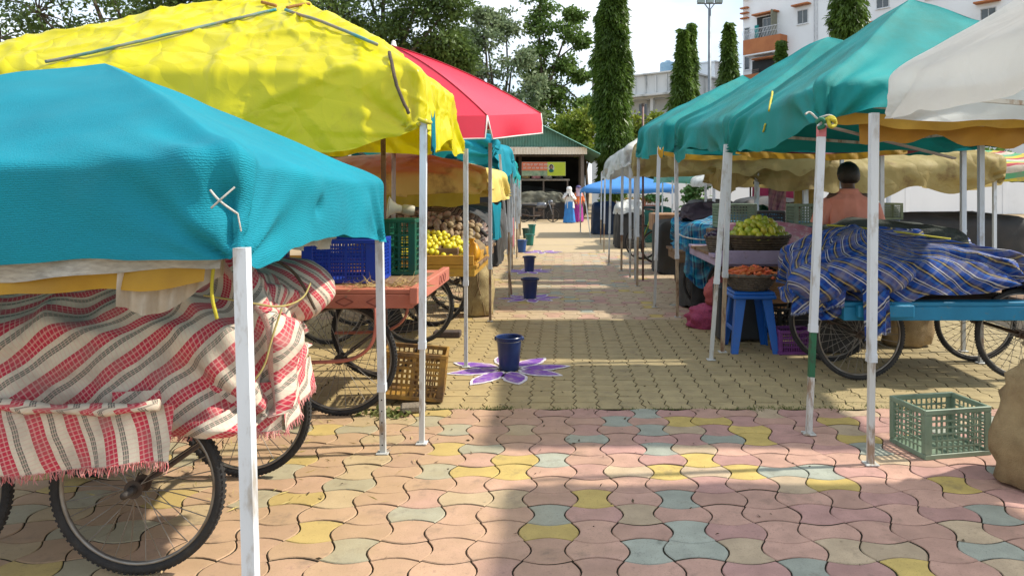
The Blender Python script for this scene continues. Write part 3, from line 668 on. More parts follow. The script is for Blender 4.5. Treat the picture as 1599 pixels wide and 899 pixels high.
# --- teal green canopies on the right: nearest in frame, second, third, plus a white one added at the picture edge to shade the foreground
RAC = [(1.50, 4.24, 2.03), (1.37, 6.12, 1.98), (3.5, 6.1, 2.0), (3.5, 4.22, 2.03)]
dA = curve_drop({0: [(0, .22), (.12, .20), (.3, .27), (.55, .29), (.75, .27), (.93, .24), (1, .26)], 3: [(0, .18), (.6, .13), (.85, .14), (1, .22)]}, .24)
ta, tac, AA, nA = canopy((2.4, 5.2, 0), 'teal green canopy nearest on the right with a yellow cord hanging down its side', RAC, (2.45, 5.2, 2.76), dA, m_tealg,
    [((1.415, 4.25, 0), (1.49, 4.25, 1.80), dict(w_=.041, low=.335)), ((1.225, 6.12, 0), (1.355, 6.12, 1.79), dict(w_=.040, low=.36, mat2=m_pole_low)), ((3.4, 6.0, 0), (3.4, 6.0, 1.95)), ((3.42, 4.3, 0), (3.42, 4.3, 1.95))],
    N=90, nr=50, nv=24, fold=.022, fscale=1.7, cfold=.045, seed=21, sag_e=.02, sag_r=.03, wave=.02, rnd=7, dome=1.08)
mb = MB(); a, b = Vector((1.415, 4.25, 0)), Vector((1.49, 4.25, 1.80)); mb.bar(a.lerp(b, .185), a.lerp(b, .335), .0335, .0335, (0, 1, 0)); mb.build('green_band', worn('green_paint', (.02, .13, .06), (.03, .05, .03), .55, .65, 14), ta)
strap_path(ta, AA, nA, [(1206, 134), (1203, 160), (1198, 188)], .008, m_ropey, name='cord'); strap_path(ta, AA, nA, [(1198, 188), (1190, 208), (1196, 219)], .007, m_ropey, name='cord')
rope(ta, [(1.46, 4.20, 1.82), (1.52, 4.19, 1.84), (1.56, 4.2, 1.80), (1.50, 4.18, 1.77), (1.45, 4.2, 1.81), (1.41, 4.22, 1.86), (1.38, 4.2, 1.84)], .006, m_ropew, 'knot', 3)
rope(ta, [(1.48, 4.20, 1.80), (1.53, 4.18, 1.83), (1.555, 4.2, 1.78), (1.51, 4.17, 1.76), (1.50, 4.19, 1.82), (1.54, 4.17, 1.80)], .012, m_ropey, 'knot', 3)
rope(ta, [(1.44, 4.20, 1.79), (1.47, 4.18, 1.82), (1.49, 4.2, 1.77), (1.45, 4.19, 1.76)], .013, M('green_rag', (.02, .16, .09), None, 9, .8), 'knot', 3)
mb = MB(); mb.bar((1.4865, 4.25, 1.715), (1.4888, 4.25, 1.775), .0435, .0435, (0, 1, 0)); mb.build('tape_band', M('pink_tape', (.62, .20, .22), (.5, .14, .16), 9, .6), ta)
mb = MB(); mb.bar((1.52, 4.3, 1.785), (2.6, 4.9, 1.62), .03, .012); mb.build('brace', M('brace_grey', (.42, .38, .36), None, 8, .5, .2), ta)
lining(ta, (1.56, 4.27, 1.86), (3.4, 4.27, 1.90), .01, .075, m_ylining, (0, .02, 0), 'yellow_lining', 3, .02)
lining(ta, (1.75, 4.35, 1.80), (3.4, 4.32, 1.83), .02, .10, M('amber_lining', (.50, .26, .03), (.40, .2, .03), 5, .7, transl=.3), (0, .02, 0), 'amber_lining', 7, .06)
lining(ta, (2.9, 6.18, 1.74), (1.45, 6.17, 1.73), .03, .05, m_ylining, (0, .02, 0), 'yellow_lining', 3, .015)
lining(ta, (3.2, 6.22, 1.76), (1.5, 6.2, 1.735), .03, .035, m_redlining, (0, .02, 0), 'red_lining', 4, .015)

RBC = [(1.44, 6.36, 2.02), (1.25, 8.2, 2.16), (3.6, 8.2, 2.1), (3.6, 6.36, 2.05)]
dB = curve_drop({0: [(0, .28), (.2, .26), (.45, .24), (.62, .22), (.8, .36), (.92, .42), (1, .38)]}, .28)
tb, tbc, AB, nB = canopy((2.5, 7.3, 0), 'teal green canopy second on the right, tied at its near corner with yellow cord', RBC, (2.62, 7.3, 2.93), dB, m_tealg,
    [((1.385, 6.42, 0), (1.435, 6.36, 1.80), dict(w_=.042, low=.37, mat2=m_pole_rust)), ((1.27, 8.21, 0), (1.255, 8.21, 1.84), dict(w_=.040, low=.36, mat2=m_pole_rust)), ((3.5, 8.1, 0), (3.5, 8.1, 2.0)), ((3.5, 6.45, 0), (3.5, 6.45, 1.95))],
    N=70, nr=40, nv=20, fold=.026, fscale=1.7, cfold=.045, seed=23, sag_e=.03, sag_r=.03, wave=.025, rnd=5, dome=1.1)
rope(tb, [(1.40, 6.32, 1.80), (1.45, 6.30, 1.80), (1.455, 6.38, 1.81), (1.40, 6.38, 1.78), (1.40, 6.31, 1.76), (1.46, 6.31, 1.765)], .011, m_ropey, 'knot', 2)
lining(tb, (1.3, 8.0, 1.86), (1.30, 8.22, 1.84), .03, .08, m_ylining, (0, 0, 0), 'yellow_lining', 3, .02)
RCC = [(1.20, 8.9, 2.24), (1.10, 10.9, 2.33), (3.5, 10.9, 2.3), (3.5, 8.9, 2.24)]
dC = curve_drop({0: [(0, .42), (.2, .36), (.5, .42), (.8, .42), (1, .42)]}, .38)
tcx, tcc, AC, nC = canopy((2.4, 9.9, 0), 'teal green canopy third and last of the teal row on the right', RCC, (2.43, 10, 2.98), dC, m_tealg,
    [((1.10, 8.9, 0), (1.155, 8.9, 1.93), dict(w_=.040, low=.3, mat2=m_pole_low)), ((1.09, 10.9, 0), (1.11, 10.9, 1.95), dict(w_=.040, low=.38, mat2=m_pole_rust)), ((3.4, 10.8, 0), (3.4, 10.8, 2.1)), ((3.4, 9, 0), (3.4, 9, 2.1))],
    N=60, nr=34, nv=16, fold=.026, fscale=1.7, cfold=.04, seed=25, sag_e=.03, sag_r=.03, wave=.03, rnd=4, dome=1.1)
lining(tcx, (1.16, 8.8, 1.87), (1.22, 8.78, 1.86), .08, .10, m_ylining, (-.03, 0, 0), 'yellow_lining', 3, .02, 10); lining(tcx, (1.2, 8.82, 1.85), (2.6, 8.82, 1.85), .03, .06, m_ylining, (0, 0, 0), 'yellow_lining', 5, .02)
lining(tcx, (1.25, 8.86, 1.82), (3.2, 8.86, 1.80), .03, .16, m_cream, (0, 0, 0), 'cream_lining', 6, .08)
RNC = [(1.60, 3.70, 1.99), (3.7, 3.70, 2.0), (3.7, 1.6, 2.0), (1.58, 1.6, 1.98)]  # added canopy; its sheet is made thin and white so its shadow falls lighter
tn, _, _, _ = canopy((2.6, 2.7, 0), 'canopy added at the right edge, nearest the viewer, thin and white to lighten its shade', RNC, (2.65, 2.7, 2.72), lambda s, t: .22, M('shade_lightening_sheet', (.80, .82, .82), (.74, .76, .76), 1.6, .6, bump=.2, bscale=50, spec=.3, transl=.7, crumple=.2),
    [((1.575, 3.78, 0), (1.585, 3.76, 1.80), dict(w_=.040, low=.3)), ((3.6, 3.6, 0), (3.6, 3.6, 1.9)), ((3.6, 1.7, 0), (3.6, 1.7, 1.9)), ((1.65, 1.65, 0), (1.65, 1.65, 1.9))],
    N=60, nr=34, nv=16, fold=.02, fscale=1.7, cfold=.03, seed=27, sag_e=.02, sag_r=.03, rnd=5)
# --- white tarp and far canopies on the right
canopy((2.0, 13.0, 0), 'crumpled white plastic canopy beside the aisle, beyond the teal row', [(1.0, 11.9, 2.12), (.78, 14.2, 1.98), (2.8, 14.2, 2.1), (2.8, 11.9, 2.2)], (1.9, 12.9, 2.75), curve_drop({0: [(0, .34), (.4, .22), (.7, .35), (1, .30)]}, .3), m_white,
    [((1.08, 11.95, 0), (1.08, 11.95, 1.85), dict(w_=.04)), ((.86, 14.0, 0), (.90, 14.0, 1.75), dict(w_=.04)), ((1.02, 13.0, 0), (1.04, 13.0, 1.85), dict(w_=.045, mat2=m_pole_rust)), ((2.7, 14, 0), (2.7, 14, 2))], N=44, nr=24, nv=12, fold=.04, crease=.03, cfold=.05, seed=31, wave=.04, hemn=.05)
canopy((2.0, 16.5, 0), 'yellowish cream canopy edge between the white plastic and teal canopies', [(1.08, 11.25, 2.05), (1.10, 11.7, 2.2), (2.4, 11.7, 2.2), (2.4, 11.25, 2.1)], (1.7, 11.5, 2.3), lambda s, t: .42, m_cream,
    [((1.12, 11.3, 0), (1.12, 11.3, 1.9), dict(w_=.035)), ((1.13, 11.65, 0), (1.13, 11.65, 1.9), dict(w_=.035))], N=24, nr=10, nv=10, fold=.03, seed=33, frame=False)
canopy((2.0, 24, 0), 'low bright blue pop up gazebo by the women', [(.55, 22.3, 1.56), (.58, 25.4, 1.53), (3.5, 25.4, 1.53), (3.5, 22.3, 1.56)], (2.1, 23.8, 2.02), lambda s, t: .17, m_bluec,
    [((.58, 25.3, 0), (.58, 25.3, 1.5), dict(w_=.05)), ((.82, 22.4, 0), (.62, 22.4, 1.5), dict(w_=.04)), ((3.4, 22.4, 0), (3.4, 22.4, 1.5)), ((3.4, 25.3, 0), (3.4, 25.3, 1.5))], N=30, nr=14, nv=6, fold=.01, cfold=.01, seed=35, sag_r=.03)
canopy((4.3, 10.5, 0), 'sagging cream tarpaulin canopy behind the teal canopies on the right', [(2.35, 9.3, 1.86), (2.3, 12.0, 1.9), (5.6, 12.0, 1.9), (5.6, 9.3, 1.86)], (4.0, 10.5, 2.15), curve_drop({3: [(0, .3), (.2, .42), (.35, .3), (.55, .5), (.75, .36), (.9, .42), (1, .3)], 0: [(0, .3), (.5, .42), (1, .3)]}, .36), m_cream,
    [((2.45, 9.35, 0), (2.45, 9.35, 1.85), dict(w_=.05)), ((3.1, 9.4, 0), (3.08, 9.4, 1.9), dict(w_=.06)), ((3.55, 9.6, 0), (3.5, 9.6, 1.95), dict(w_=.045, mat=m_pole_rust, mat2=m_pole_rust)), ((5.5, 9.4, 0), (5.5, 9.4, 1.8))], N=50, nr=20, nv=14, fold=.04, cfold=.05, seed=37, sag_e=.10, wave=.05, dome=1.3)
canopy((4.2, 20, 0), 'pale teal far canopy seen under the cream tarpaulin', [(2.6, 18.5, 1.90), (2.6, 21.5, 1.9), (6.0, 21.5, 1.9), (6.0, 18.5, 1.9)], (4.2, 20, 2.15), lambda s, t: .22, m_paleteal,
    [((2.75, 18.6, 0), (2.75, 18.6, 1.8)), ((4.0, 18.6, 0), (4.0, 18.6, 1.8), dict(w_=.06)), ((5.0, 18.6, 0), (5.0, 18.6, 1.8), dict(w_=.06)), ((5.9, 18.6, 0), (5.9, 18.6, 1.8))], N=30, nr=12, nv=6, fold=.03, seed=39, sag_e=.06)
canopy((7.8, 15, 0), 'multicoloured far tarpaulin canopy behind the man in the salmon shirt', [(5.9, 13.5, 2.0), (5.9, 16.5, 2.0), (9.5, 16.5, 2.0), (9.5, 13.5, 2.0)], (7.7, 15, 2.4), lambda s, t: .34, stripes('tarp_bands', [(0, (.10, .32, .16)), (.25, (.52, .42, .05)), (.5, (.36, .07, .08)), (.7, (.48, .42, .34))], .42, math.pi/2+.1),
    [((6.0, 13.6, 0), (6.0, 13.6, 1.9), dict(w_=.06)), ((7.4, 13.6, 0), (7.4, 13.6, 1.9), dict(w_=.06)), ((9.4, 13.6, 0), (9.4, 13.6, 1.9))], N=30, nr=12, nv=8, fold=.05, seed=41, sag_e=.08)
# loose posts of bare frames
bare = empty('bare_canopy_frame', (1.05, 19, 0), 'bare thin steel canopy frame without a cover beside the aisle on the right', 'canopy frame')
for (x, y, h) in ((.93, 17.0, 1.9), (.98, 19.5, 1.9), (2.6, 17.0, 1.9), (2.6, 19.5, 1.9)): pole(bare, (x, y, 0), (x+.03, y, h), .035, .35, None, m_pole_rust)
mb = MB(); q = [(.96, 17, 1.9), (1.01, 19.5, 1.9), (2.63, 19.5, 1.9), (2.63, 17, 1.9)]
for i in range(4): mb.bar(q[i], q[(i+1) % 4], .03)
mb.build('top_rail', m_pole_low, bare)
# --- red umbrella
m_red = M('red_canvas', (.60, .012, .04), (.54, .010, .035), 3, .36, bump=.08, bscale=120, spec=.6, transl=.04)
m_piping = M('white_piping', (.72, .70, .66), None, 6, .6)
umb = empty('market_umbrella', (-1.73, 7.5, 0), 'large red market umbrella with white piping on its valance', 'umbrella')
R0, zr, za = 1.50, 2.19, 2.87; c0 = Vector((-1.73, 7.5, 0)); NG = 8; z0_ = 2.3; TILT = Matrix.Rotation(math.radians(7), 3, 'X')
def ucv(i, v, w_=0.):                                       # point on the dome: i = angle in panels, v = 0 apex .. 1 rim
    k = math.floor(i); t = i-k; a0 = math.pi*2*k/NG; a1 = math.pi*2*(k+1)/NG
    p = Vector((math.cos(a0), math.sin(a0), 0)).lerp(Vector((math.cos(a1), math.sin(a1), 0)), t)*R0*v
    z = za-(za-zr)*(.62*v+.38*v*v)-.05*math.sin(math.pi*v)*4*t*(1-t)
    return c0+Vector((0, 0, z0_))+TILT @ (p+Vector((0, 0, z-z0_)))
mb = MB(); nu, nvv = 12, 18
for g in range(NG):
    vs = [ucv(g+min(u/nu, .9999), max(v/nvv, .012)) for v in range(nvv+1) for u in range(nu+1)]
    mb.add(vs, [(v*(nu+1)+u, (v+1)*(nu+1)+u, (v+1)*(nu+1)+u+1, v*(nu+1)+u+1) for v in range(nvv) for u in range(nu)])
cov = mb.build('cover', m_red, umb, 25)
for g in range(NG):
    vs = []
    for u in range(nu+1):
        t = u/nu; p = ucv(g+min(t, .9999), 1); dd = (p-c0); dd.z = 0; dd.normalize()
        sk = .06*(t-.5)*2
        tang = Vector((-dd.y, dd.x, 0))
        vs += [p+Vector((0, 0, .004)), p+dd*.012-tang*sk*.35-Vector((0, 0, .10)), p+dd*(.016+.01*math.sin(t*9+g))-tang*sk*.7-Vector((0, 0, .20))]
    mb = MB(); mb.add(vs, [(u*3+k, u*3+k+1, (u+1)*3+k+1, (u+1)*3+k) for u in range(nu) for k in range(2)])
    va = mb.build('valance', m_red, umb, True)
    mb = MB(); mb.tube([vs[0], vs[1]]+[vs[u*3+2] for u in range(nu+1)]+[vs[-2], vs[-3]], .007, 6); mb.build('piping', m_piping, va, True)
mb = MB()
for g in range(NG): mb.tube([ucv(g+1e-6, v/12)+Vector((0, 0, .004)) for v in range(13)], .006, 5)
mb.build('seam', M('red_seam', (.42, .01, .03), None, 5, .5), umb, True)
for g in range(NG): mb = MB(); mb.tube([ucv(g+1e-6, .03)-Vector((0, 0, .02)), ucv(g+1e-6, 1)-Vector((0, 0, .02))], .007, 6); mb.build('rib', m_pole_low, umb)
mb = MB(); mb.tube([c0, c0+Vector((0, 0, 2.88))], .022, 12); mb.build('pole', m_pole_low, umb, True)
mb = MB(); mb.lathe([(.05, 2.82), (.055, 2.85), (.03, 2.88), (.018, 2.93), (.001, 2.94)], c0, 12); mb.build('finial', m_piping, umb, True)
mb = MB(); mb.lathe([(.25, 0), (.25, .06), (.10, .10), (.04, .25)], c0, 20); mb.build('base', m_darktarp, umb, 30)

# ------------------------------------------------------------------ carts, crates and goods
m_tyre = M('tyre_rubber', (.012, .012, .013), (.03, .028, .026), 9, .8, bump=.5, bscale=90, stain=(.10, .085, .06), sscale=8, slo=.58, shi=.85)
m_rim = M('rim_steel', (.28, .27, .25), (.16, .13, .10), 9, .45, .7)
m_iron = M('dark_iron', (.05, .045, .04), (.10, .06, .04), 9, .6, .4)
m_saww = worn('salmon_paint', (.52, .17, .115), (.26, .15, .10), .60, .68, 18, .6, .3)
m_wood = M('raw_wood', (.24, .15, .08), (.15, .09, .05), 5, .8, bump=.4, bscale=40, stretch=(1, 6, 6), rand=.12)
m_ochre = worn('ochre_paint', (.50, .27, .035), (.25, .15, .06), .60, .68, 16, .6, .3)
m_lav = worn('lavender_paint', (.38, .31, .44), (.24, .19, .22), .60, .7, 14, .65, .3)
m_turqp = worn('turquoise_paint', (.01, .20, .36), (.08, .16, .18), .62, .7, 14, .5, .2)
m_straw = M('straw', (.44, .33, .13), (.30, .21, .08), 16, .85, rand=.15)
def wheel(parent, c, r, name='wheel', spokes=30, rot=0.0, mt=None):
    c = Vector(c)
    mb = MB()
    mb.tube([c+Vector((0, -.05, 0)), c+Vector((0, .05, 0))], .018, 10); mb.tube([c+Vector((0, -.032, 0)), c+Vector((0, -.026, 0))], .034, 12); mb.tube([c+Vector((0, .026, 0)), c+Vector((0, .032, 0))], .034, 12)
    h = mb.build(name, m_iron, parent, 40)
    ang = [2*math.pi*k/56 for k in range(56)]
    mb = MB(); mb.tube([c+Vector((math.cos(a)*(r-.018), 0, math.sin(a)*(r-.018))) for a in ang], .018, 8, closed=True); ty = mb.build('tyre', mt or m_tyre, h, True)
    mb = MB()
    for k in range(96):                                                  # tread blocks
        a = 2*math.pi*k/96; d = Vector((math.cos(a), 0, math.sin(a))); t = Vector((-math.sin(a), 0, math.cos(a)))
        for s in (-1, 1):
            p = c+d*(r-.004)+Vector((0, s*.008, 0)); mb.bar(p-t*.0055, p+t*.0055, .011, .006, d)
    o = mb.build('tread', mt or m_tyre, h); o['kind'] = 'stuff'
    mb = MB(); mb.tube([c+Vector((math.cos(a)*(r-.038), 0, math.sin(a)*(r-.038))) for a in ang], .010, 6, closed=True, flat=.8); mb.build('rim', m_rim, h, True)
    mb = MB()
    for k in range(spokes):
        a = 2*math.pi*k/spokes; s = 1 if k % 2 else -1; b = a+rot+(.5 if (k//2) % 2 else -.5)*.5
        mb.tube([c+Vector((math.cos(b)*.03, s*.029, math.sin(b)*.03)), c+Vector((math.cos(a)*(r-.048), 0, math.sin(a)*(r-.048)))], .002, 4, False)
    mb.build('spokes', m_rim, h, True)
    return h
def cart(label, loc, L, W, z, r, mat, wx=None, wy=None, plank_n=6, side_h=.10, bracket=True, group='hand carts beside the aisle', name='hand_cart', th=.03):
    """four wheeled vending cart: L along x, W along y, deck at height z"""
    root = empty(name, (0, 0, 0), label, 'cart', group)
    wx = wx if wx is not None else L/2-.35; wy = wy if wy is not None else W/2-.12
    pw = W/plank_n
    for k in range(plank_n):
        mb = MB(); mb.cbox((random.uniform(-.01, .01), -W/2+pw*(k+.5), z-th/2), (L+.04, pw-.008, th), .003); mb.build('plank', mat if k in (0, plank_n-1) else m_wood, root)
    for s in (-1, 1):
        mb = MB(); mb.cbox((0, s*(W/2-.02), z-th-.002-side_h/2), (L, .04, side_h), .004); mb.build('side_beam', mat, root)
        mb = MB(); mb.cbox((s*(L/2-.024), 0, z-th-.002-side_h/2), (.044, W-.086, side_h*.96), .004); mb.build('end_beam', mat, root)
    for sx in (-1, 1):
        mb = MB(); mb.tube([(sx*wx, -wy-.09, r), (sx*wx, wy+.09, r)], .014, 8); mb.build('axle', m_iron, root, True)
        for sy in (-1, 1):
            w_ = wheel(root, (sx*wx, sy*wy, r), r)
            if bracket:
                mb = MB(); d = 1
                top = z-th-side_h
                y = sy*(wy-.075) if sy > 0 else -(wy+.085)
                pts = [(sx*wx+.24*d, y, top), (sx*wx+.245*d, y, top-.12), (sx*wx+.22*d, y, r+.10), (sx*wx+.13*d, y, r+.025), (sx*wx+.02*d, y, r), (sx*wx-.30*d, y, r-.005)]
                q = [Vector(p) for p in pts]
                for _ in range(3):
                    o_ = [q[0]]
                    for a, b in zip(q, q[1:]): o_ += [a.lerp(b, .25), a.lerp(b, .75)]
                    q = o_+[q[-1]]
                mb.tube(q, .026, 8, flat=.42); mb.build('bracket', mat, root, True)
    root.location = loc
    return root
# salmon cart
pc = cart('salmon pink painted hand cart carrying the blue and green crates', (-1.915, 5.08, 0), 1.98, 1.12, .80, .355, m_saww, wx=.52, wy=.47, side_h=.085)
mb = MB()
zz = .80-.032-.045
for k in range(9):
    x = -2.75+k*.19
    for a, b in (((x, 0), (x+.055, .026)), ((x+.055, .026), (x+.11, 0)), ((x+.11, 0), (x+.055, -.026)), ((x+.055, -.026), (x, 0))):
        mb.bar((a[0]+.02, 4.5172, zz+a[1]), (b[0]+.02, 4.5172, zz+b[1]), .0045, .003, (0, 1, 0))
o = mb.build('carving', M('carved_line', (.24, .06, .045), None, 9, .8), pc); o['kind'] = 'stuff'
mb = MB(); mb.cbox((-.898, 5.02, .775), (.05, 1.22, .10), .005); mb.build('end_board', m_saww, pc)
mb = MB()
for k in range(3): 
    z0 = .775+.028*math.sin(k*2); mb.tube([(-.8725, 5.2+k*.1+.035*math.cos(t), .775+.03*math.sin(t)) for t in [2*math.pi*q/16 for q in range(16)]], .0035, 5, closed=True)
o = mb.build('carving', bpy.data.materials['carved_line'], pc); o['kind'] = 'stuff'
# straw on it
def straw_heap(name, label, spots, n, h, parent=None, spread=.06):
    C = []; 
    for (x, y, z) in spots:
        for _ in range(n): C.append((x+random.gauss(0, spread), y+random.gauss(0, spread*.6), z+abs(random.gauss(0, h))))
    C = np.array(C); D = rng.normal(0, 1, C.shape); D[:, 2] *= .35
    o = leafcloud(name, C, D, rng.uniform(.05, .12, len(C)), .03, m_straw, parent)
    return tag(o, label, 'straw', kind='stuff')
straw_heap('packing_straw', 'dry straw packing strewn along the edge of the salmon cart', [(x, 4.60+random.uniform(0, .05), .802) for x in np.arange(-1.32, -.88, .045)], 26, .012, spread=.035)

# plastic crates
def crate(name, label, loc, size, mat, rz=0, nx=8, nz=6, rx=0, ry=0, group='plastic crates', post=.05, bar=.007, dense=1, major=None):
    """lattice walled stacking crate: rim, base, corner posts and four lattice walls"""
    L, W, Hh = size; root = empty(name, (0, 0, 0), label, 'crate', group)
    mb = MB(); t = .016
    for s in (-1, 1):
        mb.cbox((0, s*(W/2-t/2), Hh-.014), (L, t, .028), .003); mb.cbox((s*(L/2-t/2), 0, Hh-.014), (t, W-2*t-.001, .028), .003)
    mb.build('rim', mat, root)
    mb = MB(); mb.cbox((0, 0, .008), (L-.01, W-.01, .012), .003)
    for s in (-1, 1): mb.cbox((0, s*(W/2-t/2), .014), (L-.002, t, .027), .003); mb.cbox((s*(L/2-t/2), 0, .014), (t, W-2*t-.001, .027), .003)
    mb.build('base', mat, root)
    for sx in (-1, 1):
        for sy in (-1, 1):
            mb = MB(); mb.cbox((sx*(L/2-post/2-.001), sy*(W/2-.006), Hh/2), (post, .011, Hh-.058), .002); mb.cbox((sx*(L/2-.006), sy*(W/2-post/2-.001), Hh/2), (.011, post-.012, Hh-.058), .002); mb.build('corner_post', mat, root)
    def wall(U, n1, place):
        mb = MB(); hh = Hh-.056; z0 = .028
        for i in range(1, n1):
            u = -U/2+U*i/n1; wdt = bar*(2.2 if major and i % major == 0 else 1); mb.add(*place(u, z0+hh/2, wdt, hh, .007 if not (major and i % major == 0) else .012))
        for j in range(1, nz):
            wdt = bar*(2.0 if major and j % major == 0 else 1.3); mb.add(*place(0, z0+hh*j/nz, U, wdt, .0085 if not (major and j % major == 0) else .0125))
        mb.build('lattice_wall', mat, root)
    def bx(c, s):
        q = MB(); q.box(c, s); return q.v, q.f
    for s in (-1, 1):
        wall(L-2*post, nx, lambda u, z, a, b, d: bx((u, s*(W/2-.007), z), (a, d, b)))
        wall(W-2*post, max(3, int(nx*W/L)), lambda u, z, a, b, d: bx((s*(L/2-.007), u, z), (d, a, b)))
    root.location = loc; root.rotation_euler = (rx, ry, rz)
    return root
m_cblue = M('crate_blue', (.008, .038, .33), (.012, .05, .38), 6, .4, stain=(.06, .07, .12), sscale=9, slo=.62, shi=.85)
m_cgreen = M('crate_dark_green', (.004, .10, .055), (.006, .075, .045), 6, .45, stain=(.05, .06, .04), sscale=9, slo=.6, shi=.85)
m_cgrey = M('crate_grey_green', (.20, .27, .19), (.14, .20, .14), 8, .5, stain=(.10, .10, .08), sscale=8, slo=.6, shi=.8)
m_cblack = M('crate_black', (.025, .03, .035), None, 8, .5)
m_cpurple = M('crate_purple', (.17, .04, .20), (.13, .03, .16), 8, .45)
m_cochre = M('crate_brown_yellow', (.36, .20, .03), (.22, .11, .025), 7, .6, bump=.2, bscale=40, stain=(.09, .05, .025), sscale=7, slo=.44, shi=.68)
crate('crate', 'blue lattice crate on the salmon cart, largest of the blue crates', (-1.455, 4.97, .803), (.49, .40, .285), m_cblue, 0, 16, 10, post=.072, major=5)
crate('crate', 'dark green crate standing on end between the largest blue crate and the fruit cart', (-1.165, 5.40, .803), (.235, .30, .40), m_cgreen, -.06, 4, 8, post=.05, major=2)
crate('crate', 'blue crate farther left on the salmon cart, half under the low teal canopy', (-2.15, 4.95, .803), (.50, .36, .262), m_cblue, .05, 16, 10, post=.072, major=5)
crate('crate', 'grimy brown and yellow crate tilted on the ground behind the salmon cart wheel', (-1.02, 4.98, .03), (.42, .30, .31), m_cochre, .10, 10, 7, .0, .10, post=.045, bar=.010, major=5)
mb = MB(); mb.cbox((-.955, 4.68, .028), (.16, .09, .05), .012, Matrix.Rotation(.2, 3, 'Z')); tag(mb.build('stone_block', M('stone', (.26, .21, .15), (.15, .12, .09), 20, .9, bump=.8, bscale=50)), 'small rough stone block on the ground by the brown yellow crate', 'stone block')
mb = MB(); mb.cbox((-1.12, 7.1, .03), (.26, .12, .06), .008); tag(mb.build('brick', M('dark_brick', (.05, .04, .035), (.09, .06, .05), 20, .9, bump=.6)), 'dark brick chock on the ground behind the fruit cart wheel', 'brick')

# megaphone
mg = empty('megaphone', P(622, 326, 5.6), 'off white megaphone horn lying on the green crate', 'megaphone')
mb = MB(); 
for prof in ([(.022, 0), (.022, .05), (.028, .055), (.034, .09), (.055, .13), (.085, .155), (.088, .158), (.083, .155), (.052, .128), (.030, .09)],): mb.lathe(prof, (0, 0, 0), 24, caps=(True, True))
rm = Matrix.Rotation(math.radians(-82), 3, 'Y') @ Matrix.Rotation(.3, 3, 'X')
mb.warp(lambda v: rm @ (v-Vector((0, 0, .08)))); o = mb.build('horn', M('horn_white', (.62, .60, .52), (.5, .47, .38), 9, .4), None, True); o.parent = mg
mb = MB(); mb.lathe([(.035, -.02), (.04, 0), (.04, .06), (.03, .075)], (0, 0, 0), 20); mb.warp(lambda v: rm @ (v-Vector((0, 0, .10)))); o = mb.build('driver', M('horn_cream', (.45, .42, .34), None, 9, .5), None, 40); o.parent = mg

# fruit: one mesh per kind, every piece an object of its own
def fruit_mesh(name, r, mat, seg=12, rings=8, bump=.0, shp=None):
    mb = MB(); mb.ball((0, 0, 0), r, seg, rings)
    if shp: mb.warp(shp)
    if bump: mb.warp(lambda v: v*(1+bump*float(fbm(np.array([[v.x*40, v.y*40, v.z*40]]), 3)[0])))
    return mb.mesh(name, mat, True)
def strew(name, meshes, pts, label, cat, group, rmax=3.14):
    for p in pts:
        o = link(name, random.choice(meshes)); o.location = p; o.rotation_euler = (random.uniform(-rmax, rmax), random.uniform(-rmax, rmax), random.uniform(-3.14, 3.14)); s = random.uniform(.80, 1.15); o.scale = (s, s, s)
        tag(o, label, cat, group)
def dome_pts(c, R, h, d, ry=1.0, jit=.15, power=2):
    pts = []; rad = R
    while rad > -d*.4:
        r_ = max(rad, 0); n = max(1, int(2*math.pi*r_/d)); off = random.random()*6
        for k in range(n):
            a = off+2*math.pi*k/n; rr = r_+random.uniform(-jit, jit)*d; z = h*(1-(r_/R)**power)
            pts.append((c[0]+math.cos(a)*rr, c[1]+math.sin(a)*rr*ry, c[2]+z+random.uniform(-jit, jit)*d*.6))
        sl = 2*h*r_/(R*R); rad -= d*.86/math.sqrt(1+sl*sl)
    return pts
m_lemon = M('lemon_skin', (.70, .58, .03), (.58, .54, .03), 12, .42, bump=.15, bscale=200, rand=.08)
m_potato = M('potato_skin', (.36, .27, .15), (.25, .18, .10), 14, .8, bump=.4, bscale=120, rand=.1)
m_mango = M('mango_skin', (.36, .42, .03), (.46, .43, .04), 9, .35, bump=.05, rand=.3, stain=(.42, .22, .03), sscale=6, slo=.6, shi=.75)
m_carrot = M('carrot_skin', (.62, .16, .035), (.50, .10, .03), 20, .55, bump=.3, bscale=120, rand=.16)
m_egg = M('aubergine_skin', (.018, .008, .03), (.03, .01, .04), 6, .25, rand=.1)
lemons = [fruit_mesh('lemon', (.030, .027, .027), m_lemon, 12, 8)]
potatoes = [fruit_mesh('potato', (.042, .030, .028), m_potato, 12, 8, .14), fruit_mesh('potato', (.036, .032, .028), m_potato, 12, 8, .18)]
mangoes = [fruit_mesh('mango', (.046, .036, .034), m_mango, 14, 9, 0, lambda v: Vector((v.x, v.y+.006*math.sin(v.x*40), v.z)))]
